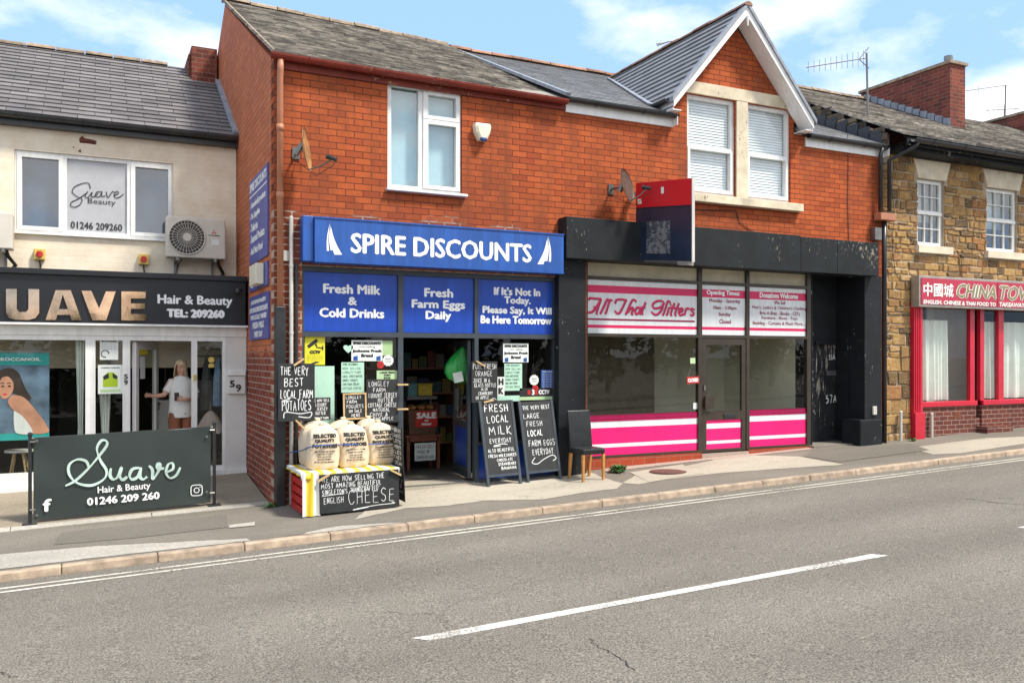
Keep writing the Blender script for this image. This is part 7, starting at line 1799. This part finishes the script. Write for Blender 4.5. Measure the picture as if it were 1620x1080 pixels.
# stool
c = P(30, 700, 2.9); zs_t = P(30, 711, 2.9).z
t = thing('stool', 'small round stool with pale wooden legs under the roller banner', 'stool', (c.x, 2.9, zf(0, YS) + .06)); mb = MB(); mb.tube([(c.x, 2.9, zs_t - .03), (c.x, 2.9, zs_t)], .19, 20); mb.build('seat', M['white_pvc'], t)
for a in (.6, 2.2, 3.9, 5.4): mb = MB(); mb.tube([(c.x + .08 * math.cos(a), 2.9 + .08 * math.sin(a), zs_t - .031), (c.x + .17 * math.cos(a), 2.9 + .17 * math.sin(a), zf(0, YS) + .055)], [.017, .011], 8); mb.build('leg', M['pale_wood'], t)
def wdrape(px0, px1, y, z0, z1, label):
    a, b = P(px0, 600, y).x, P(px1, 600, y).x; vs = []; n = 24
    for i in range(n + 1):
        u = i / n
        for j in range(7):
            v_ = j / 6; g = .5 + .5 * abs(v_ - .35) * 1.4; x = (a + b) / 2 + (u - .5) * (b - a) * g; vs.append((x, y + .03 * math.sin(u * 20), z0 + (z1 - z0) * v_))
    mb = MB(); mb.add(vs, [(i * 7 + j, (i + 1) * 7 + j, (i + 1) * 7 + j + 1, i * 7 + j + 1) for i in range(n) for j in range(6)]); o = mb.build('curtain', M['curtain'], None, smooth=True); tag(o, label, 'curtain', 'salon window curtains')
wdrape(119, 136, YS + .2, zbl + .02, zt, 'white curtain at the right edge of the wide salon window'); wdrape(155, 178, YS + .25, zbl, zt - .5, 'white curtain behind the narrow salon window with posters')
def offer(mb, f, w, h):
    mb.use(M['black_letter']); tx(mb, f, w, h, [('Visit The Beautician', .08, .92, .88, .95, .002)])
    for k in range(4): text(mb, f, 'treatments and offers today', w * .1, w * .9, h * (.76 - k * .08), h * (.80 - k * .08), 0, .002)
    ribbon(mb, f, [(w * .28 + .05 * math.cos(a), h * .3 + .05 * math.sin(a)) for a in (2 * math.pi * k / 20 for k in range(17))], .012)
notice('poster', 'white offers poster, upper of two in the narrow salon window', 158, 537, 187, 569, 'paper', offer, Y=YS + .045, cat='poster', group='posters in the salon glass')
def limep(mb, f, w, h):
    mb.use(M['black_letter']); tx(mb, f, w, h, [('WORKING TOGETHER', .12, .88, .88, .92, .001)])
    q = lambda u, v: f(w * u, h * v, .003); mb.use(M['lime_car']); mb.poly([q(.2, .24), q(.8, .24), q(.8, .6), q(.62, .74), q(.4, .74), q(.2, .6)]); mb.use(M['black_letter']); mb.poly([f(w * a, h * b, .005) for a, b in ((.2, .6), (.42, .72), (.45, .55), (.25, .48))]); mb.poly([f(w * a, h * b, .005) for a, b in ((.58, .72), (.8, .6), (.75, .5), (.6, .55))])
    mb.use(M['lime_paper']); mb.poly([q(.1, .06), q(.9, .06), q(.9, .16), q(.1, .16)])
notice('poster', 'pale poster with a lime green picture, lower of two in the narrow salon window', 155, 577, 194, 623, 'paper', limep, Y=YS + .045, cat='poster', group='posters in the salon glass')
c = P(334, 569, YS + .045); mb = MB(); mb.disc((c.x, YS + .04, c.z), .045, 'Y', 20, .004); mb.box(c.x - .04, c.x + .04, YS + .041, YS + .044, c.z - .12, c.z - .065); o = mb.build('rating_sticker', M['yellow_box']); tag(o, 'round gold sticker on the narrow salon pane', 'sticker')
c = P(308.5, 597, YS - .02); mb = MB(); mb.box(c.x - .022, c.x + .022, YS - .03, YS - .002, c.z - .045, c.z + .045); o = mb.build('door_bell', M['yellow_box'], None, bevel=.008); tag(o, 'small brass doorbell on the white door post', 'doorbell')
# coats and umbrella
def garment(px0, px1, py0, py1, Y, m, label, cat, flare=.7):
    a, b, c, d = rectL(px0, py0, px1, py1, Y); vs = []; n, k = 28, 10; cx = (a + b) / 2
    for j in range(k + 1):
        v_ = j / k; wj = (b - a) / 2 * (.30 + .70 * min(1, v_ * 3) ** .6) * (flare + (1 - flare) * v_)
        for i in range(n): an = 2 * math.pi * i / n; r_ = 1 + .12 * math.sin(an * 4 + v_ * 3); vs.append((cx + math.cos(an) * wj * r_, Y + math.sin(an) * .07 * r_, d - (d - c) * v_))
    fs = [(j * n + i, (j + 1) * n + i, (j + 1) * n + (i + 1) % n, j * n + (i + 1) % n) for j in range(k) for i in range(n)] + [tuple(range(n))]
    t = thing(cat.replace(' ', '_'), label, cat, (cx, Y, c)); mb = MB(); mb.add(vs, fs); mb.build('body', M[m], t, smooth=True)
    mb = MB(); mb.tube([(cx, Y, d - .02), (cx, Y, d + .06), (cx + .03, Y, d + .09), (cx + .02, Y, d + .12)], .006, 5); mb.build('hanger', M['galv'], t)
garment(337, 354, 566, 642, YS + .45, 'denim', 'pale blue denim coat hanging behind the narrow salon pane', 'coat'); garment(318, 336, 566, 648, YS + .55, 'charcoal', 'charcoal coat hanging behind the narrow salon pane', 'coat')
mb = MB(); mb.tube([(P(312, 563, YS + .5).x, YS + .5, P(312, 563, YS + .5).z), (P(358, 563, YS + .5).x, YS + .5, P(358, 563, YS + .5).z)], .014, 8); o = mb.build('clothes_rail', M['galv']); tag(o, 'grey clothes rail behind the narrow salon pane', 'rail')
c = P(333, 676, YS + .3); zt_u = P(333, 650, YS + .3).z
t = thing('umbrella', 'half furled dusty pink umbrella standing in the narrow salon window', 'umbrella', (c.x, YS + .3, zf(1.5, YS) + .06)); mb = MB(); n = 32; vs = []
for j in range(7):
    v_ = j / 6; r_ = .03 + .19 * v_ ** .7
    for i in range(n): an = 2 * math.pi * i / n; k = 1 + .22 * abs(math.sin(an * 4)) * v_; vs.append((c.x + math.cos(an) * r_ * k, YS + .3 + math.sin(an) * r_ * k * .6, zt_u - .30 * v_ - .05 * v_ * abs(math.sin(an * 4))))
mb.add(vs, [(j * n + i, (j + 1) * n + i, (j + 1) * n + (i + 1) % n, j * n + (i + 1) % n) for j in range(6) for i in range(n)] + [tuple(range(n))]); mb.build('canopy', M['umbrella'], t)
mb = MB(); mb.tube([(c.x, YS + .3, zt_u + .14), (c.x, YS + .3, zf(1.5, YS) + .06)], .009, 6); mb.build('shaft', M['galv'], t)
# lamp in the salon
c = P(262, 572, 3.6); t = thing('table_lamp', 'cream lamp shade glimpsed inside the dark salon doorway', 'lamp', (c.x, 3.6, .3)); mb = MB(); mb.tube([(c.x, 3.6, c.z - .08), (c.x, 3.6, c.z + .06)], [.13, .08], 16); mb.build('lamp_shade', M['alarm'], t); mb = MB(); mb.tube([(c.x, 3.6, .3), (c.x, 3.6, c.z - .08)], .02, 8); mb.build('stem', M['black_plastic'], t)
a, b, cc, d = rectL(250, 636, 275, 700, 3.4); mb = MB(); mb.box(a, b, 3.4, 3.8, zf(1, YS) + .05, d); mb.box(a - .02, b + .02, 3.38, 3.82, d + .001, d + .03); o = mb.build('reception_desk', M['grey_white'], None); tag(o, 'pale reception desk inside the salon door', 'desk')

# ================================================================== PERSON IN THE SALON DOORWAY
PY = YS + .42; pc = P(287, 600, PY); FL_ = zf(1.2, YS) + .06
HS = (P(287, 569.5, PY).z - FL_) / 1.665
def person():
    base = Vector((pc.x, PY, FL_))
    t = thing('person', 'person in white tee and rust trousers standing in the salon doorway with a phone', 'person', base)
    V = []; E = []; Rr = []
    def v(x, y, z, r, par=None, ry=None):
        V.append((x * HS, y * HS, z * HS)); Rr.append((r, ry or r)); 
        if par is not None: E.append((par, len(V) - 1))
        return len(V) - 1
    pel = v(0, 0, .90, .125, None, .10); sp_ = v(0, .01, 1.06, .115, pel, .09); ch = v(0, .015, 1.24, .125, sp_, .095); nb = v(0, .01, 1.40, .055, ch); nk = v(-.005, -.005, 1.455, .048, nb)
    jaw = v(-.012, -.018, 1.50, .058, nk, .066); hd = v(-.012, -.01, 1.565, .072, jaw, .086); tp = v(-.008, .0, 1.625, .055, hd, .066)
    ns = v(-.045, -.085, 1.535, .012, jaw)
    for s in (-1, 1):
        hp = v(s * .09, 0, .86, .095, pel); kn = v(s * .10, -.02, .47, .062, hp); an = v(s * .11, .02, .09, .042, kn); ft = v(s * .13, -.10, .035, .035, an); to = v(s * .135, -.17, .03, .028, ft)
    def hand_(w, pts):
        for c_ in pts:
            p = w
            for q_ in c_: p = v(*q_, p)
    sh_ = v(-.155, .01, 1.355, .058, ch); el = v(-.245, -.06, 1.14, .042, sh_); wr = v(-.40, -.10, 1.13, .027, el); pm = v(-.445, -.11, 1.14, .030, wr, .018)
    hand_(pm, [[(-.48, -.125, 1.165, .009), (-.50, -.12, 1.19, .008)], [(-.49, -.12, 1.15, .009), (-.52, -.115, 1.165, .008)], [(-.49, -.115, 1.135, .009), (-.525, -.11, 1.14, .008)], [(-.485, -.105, 1.12, .009), (-.515, -.10, 1.115, .008)], [(-.445, -.14, 1.16, .010), (-.455, -.155, 1.18, .009)]])
    sh_ = v(.155, .01, 1.355, .058, ch); el = v(.215, -.03, 1.09, .043, sh_); wr = v(.035, -.20, 1.075, .027, el); pm = v(-.015, -.225, 1.085, .030, wr, .02)
    hand_(pm, [[(-.055, -.24, 1.10, .009), (-.075, -.255, 1.12, .008)], [(-.06, -.24, 1.085, .009), (-.085, -.255, 1.10, .008)], [(-.06, -.235, 1.07, .009), (-.085, -.25, 1.08, .008)], [(-.05, -.225, 1.055, .009), (-.075, -.24, 1.06, .008)], [(-.02, -.22, 1.12, .010), (-.035, -.235, 1.145, .009)]])
    me = bpy.data.meshes.new('body'); me.from_pydata(V, E, []); me.materials.append(M['skin'])
    o = bpy.data.objects.new('body', me); COL.objects.link(o); o.parent = t; ORG[o.name] = tuple(base)
    sk = o.modifiers.new('skin', 'SKIN'); me.skin_vertices  # radii
    if not me.skin_vertices: bpy.context.view_layer.objects.active = o
    ly = me.skin_vertices[0] if len(me.skin_vertices) else None
    if ly is None:
        bm = bmesh.new(); bm.from_mesh(me); bm.verts.layers.skin.verify(); bm.to_mesh(me); bm.free(); ly = me.skin_vertices[0]
    for i, r in enumerate(Rr): ly.data[i].radius = (r[0] * HS, r[1] * HS); ly.data[i].use_root = i == 0
    sk.use_smooth_shade = True
    ss = o.modifiers.new('sub', 'SUBSURF'); ss.levels = 2; ss.render_levels = 2
    def loft(rings, n=28):
        vs = []; fs = []
        for (cx, cy, cz, rx_, ry_, wv) in rings:
            for i in range(n): a = 2 * math.pi * i / n; k = 1 + wv * math.sin(a * 5 + cz * 21); vs.append((base.x + (cx + math.cos(a) * rx_ * k) * HS, base.y + (cy + math.sin(a) * ry_ * k) * HS, base.z + cz * HS))
        for j in range(len(rings) - 1):
            for i in range(n): fs.append((j * n + i, j * n + (i + 1) % n, (j + 1) * n + (i + 1) % n, (j + 1) * n + i))
        return vs, fs
    def sleeve(mb, a, b, r0, r1): mb.tube([base + Vector(p) * HS for p in (a, ((a[0] + b[0]) / 2, (a[1] + b[1]) / 2, (a[2] + b[2]) / 2), b)], [r0 * HS, (r0 + r1) / 2 * HS, r1 * HS], 16, False)
    mb = MB(); mb.add(*loft([(0, 0, .80, .178, .14, .05), (0, 0, .84, .184, .145, .05), (0, 0, .95, .182, .14, .04), (0, 0, 1.08, .172, .13, .03), (0, .0, 1.22, .178, .13, .015), (0, .005, 1.30, .178, .118, 0), (0, .01, 1.36, .152, .095, 0), (0, .01, 1.39, .115, .08, 0), (0, .01, 1.415, .10, .075, 0), (0, .005, 1.425, .07, .062, 0)]))
    sleeve(mb, (-.115, .01, 1.345), (-.215, -.035, 1.18), .072, .066); sleeve(mb, (.115, .01, 1.345), (.20, -.015, 1.15), .072, .068); mb.build('tee_shirt', M['tee'], t, smooth=True)
    mb = MB(); mb.add(*loft([(0, 0, .96, .16, .125, 0), (0, 0, .86, .185, .14, 0), (0, 0, .80, .185, .13, 0)]))
    for s in (-1, 1): mb.add(*loft([(s * .085, 0, .86, .10, .12, 0), (s * .09, 0, .70, .095, .105, .01), (s * .10, -.01, .48, .078, .085, .02), (s * .105, .01, .25, .072, .078, .02), (s * .11, .02, .10, .068, .075, .03)], 20))
    mb.build('trousers', M['tan_trousers'], t, smooth=True)
    # bobbed hair: a cap with open face towards the front-left
    vs = []; fs = []; n, k = 36, 12; fd = math.atan2(-.085, -.035)
    for j in range(k + 1):
        for i in range(n):
            a = 2 * math.pi * i / n; da = abs((a - fd + math.pi) % (2 * math.pi) - math.pi); front = max(0, 1 - da / 1.0)
            lo = 1.425 if da > 1.0 else 1.425 + .17 * min(1, (1.0 - da) / .22)
            tt2 = j / k; top = 1.685; z = top - (top - lo) * (1 - (1 - tt2) ** 1.6)
            q2 = max(0, min(1, (top - z) / .11)); r_ = (.093 * math.sqrt(max(0, 1 - (1 - q2) ** 2)) + .012 * max(0, (1.56 - z)) / .13) * (1 + .035 * math.sin(a * 9 + z * 12))
            vs.append((base.x + (-.010 + math.cos(a) * r_ * .97) * HS, base.y + (.0 + math.sin(a) * r_ * 1.08) * HS, base.z + z * HS))
    fs = [(j * n + i, (j + 1) * n + i, (j + 1) * n + (i + 1) % n, j * n + (i + 1) % n) for j in range(k) for i in range(n)]
    mb = MB(); mb.add(vs, fs); h_ = mb.build('hair', M['hair_blonde'], t, smooth=True); sl = h_.modifiers.new('s', 'SOLIDIFY'); sl.thickness = .012; sl.offset = -1
    for x, y in ((-.062, -.078), (-.012, -.092)):
        mb = MB(); mb.ball(base + Vector((x, y, 1.562)) * HS, .0085, 8, 6); mb.build('eye', M['black_letter'], t, smooth=True)
    mb = MB(); mb.ball(base + Vector((-.040, -.082, 1.492)) * HS, (.02, .008, .006), 10, 6); mb.build('mouth', mat('lips', (.45, .12, .1), .5), t, smooth=True)
    ph = thing('mobile_phone', 'small dark phone held in the hand of the person at the salon door', 'phone', base + Vector((-.075, -.255, 1.09)) * HS)
    mb = MB(); c = base + Vector((-.085, -.235, 1.115)) * HS; mb.box(c.x - .035, c.x + .035, c.y - .005, c.y + .005, c.z - .06, c.z + .07); mb.build('case', M['poster_hair'], ph, bevel=.004)
person()

# ================================================================== STREET DETAIL
c = G(1057, 747); c.z = zp(c.x) + .012
mb = MB(); mb.tube([c, c + Vector((0, 0, .006))], .29, 32); mb.tube([c + Vector((0, 0, .0062)), c + Vector((0, 0, .010))], .25, 32); o = mb.build('manhole_cover', M['manhole'], None); tag(o, 'round rusty manhole cover set in a pale slab by the charity shop', 'manhole cover')
def weed(c, r, n, label):
    t = thing('weed_plant', label, 'weed', c, 'weeds growing along the shop walls'); mb = MB()
    for i in range(n):
        a = rnd.uniform(0, 6.28); l = r * rnd.uniform(.25, .62); el = rnd.uniform(.1, 1.2); d = Vector((math.cos(a) * math.cos(el), math.sin(a) * math.cos(el), math.sin(el))); s = d.cross(Vector((0, 0, 1))).normalized(); c0 = Vector(c) + Vector((rnd.uniform(-.3, .3) * r, rnd.uniform(-.15, .15) * r, .01)); w = l * .16
        u = s.cross(d) * l * .12
        mb.add([c0, c0 + d * l * .45 - s * w + u, c0 + d * l * .5 + u * 1.4, c0 + d * l * .45 + s * w + u, c0 + d * l - Vector((0, 0, l * .12))], [(0, 1, 2), (0, 2, 3), (1, 4, 2), (2, 4, 3)])
    mb.build('leaves', M['leaf'], t); mb = MB(); mb.tube([c, Vector(c) + Vector((0, 0, .05))], .008, 5); mb.build('stem', M['leaf'], t)
g = G(978, 748); g.z = zp(g.x) + .01; weed(g, .30, 150, 'leafy green weed beside the black chair')
g = G(1302, 708); weed(g, .14, 24, 'small weed at the foot of the black side door')
g = G(1402, 694); g.y = -.2; weed(g, .20, 26, 'small weed between black pilaster and stone wall')
g = P(428, 786, -.1); g.z = zp(g.x) + .004; weed(g, .2, 30, 'tuft of weed at the brick corner by the downpipe')
for px_, py0, py1, lab in ((1425, 652, 697, 'thin grey pipe stub against the stone wall'), (1474, 655, 690, 'short metal vent pipe before the brick plinth')):
    a = P(px_, py1, -.06); mb = MB(); mb.tube([(a.x, -.06, zp(a.x) - .02), (a.x, -.06, P(px_, py0, -.06).z)], .03, 8); mb.ball((a.x, -.06, P(px_, py0, -.06).z), .034, 8, 5); o = mb.build('vent_pipe', M['pipe_grey']); tag(o, lab, 'pipe')

# ================================================================== THE FAR SIDE OF THE ROAD (seen only in the glass)
def crack(pts, w=.012):
    fr_ = Fr((0, 0, 0), (1, 0, SL), (0, 1, 0)); mb = MB(); p = [G(x, y, RZ) for x, y in pts]; q = []
    for a, b in zip(p, p[1:]):
        for k in range(6): m_ = a.lerp(b, k / 6); q.append((m_.x + rnd.uniform(-.02, .02), m_.y + rnd.uniform(-.02, .02)))
    n = len(q); f3 = lambda u, v, d: (u, v, zp(u) + RZ + .003 + d * .2)
    ribbon(mb, None, q, [w * (.3 + .7 * rnd.random()) for _ in q], .002, f3); struct(mb.build('road_crack', M['tyre'], loc=(0, 0, 0)))
crack([(930, 1011), (955, 1026), (985, 1043), (1008, 1064)]); crack([(1530, 788), (1575, 795), (1640, 799)], .02); crack([(0, 1062), (12, 1068), (26, 1072)], .01)
def bush(name, label, cat, c, rx_, ry_, h, n, ls, group, trunk=None):
    t = thing(name, label, cat, c, group); mb = MB(); K = 16; cl = [(Vector((rnd.uniform(-rx_, rx_), rnd.uniform(-ry_, ry_), (trunk or .2) + rnd.random() * (h - (trunk or .2)))), rnd.uniform(.5, 1.0)) for _ in range(K)]
    for i in range(n):
        p, r_ = cl[i % K]; d = Vector((rnd.gauss(0, 1), rnd.gauss(0, 1), rnd.gauss(0, 1))).normalized() * r_ * rnd.uniform(.5, 1); q_ = Vector(c) + p + d
        a = Vector((rnd.gauss(0, 1), rnd.gauss(0, 1), rnd.gauss(0, .6))).normalized() * ls; b = a.cross(Vector((rnd.gauss(0, 1), rnd.gauss(0, 1), 1))).normalized() * ls * .7
        mb.add([q_ - a, q_ + b, q_ + a, q_ - b], [(0, 1, 2, 3)])
    mb.build('crown', M['hedge'], t)
    mb = MB(); mb.tube([c, Vector(c) + Vector((.05, 0, h * .6))], [.13, .05], 8); mb.build('trunk', M['bark'], t)
for i in range(11):
    x = -14 + i * 4.2 + rnd.uniform(-.6, .6); bush('roadside_tree', 'leafy roadside tree in the row opposite the shops', 'tree', (x, -18.5 + rnd.uniform(-1, 1), zp(x) - .1), 1.9, 1.2, rnd.uniform(3.2, 5.0), 1700, .17, 'trees opposite the shops', .6)
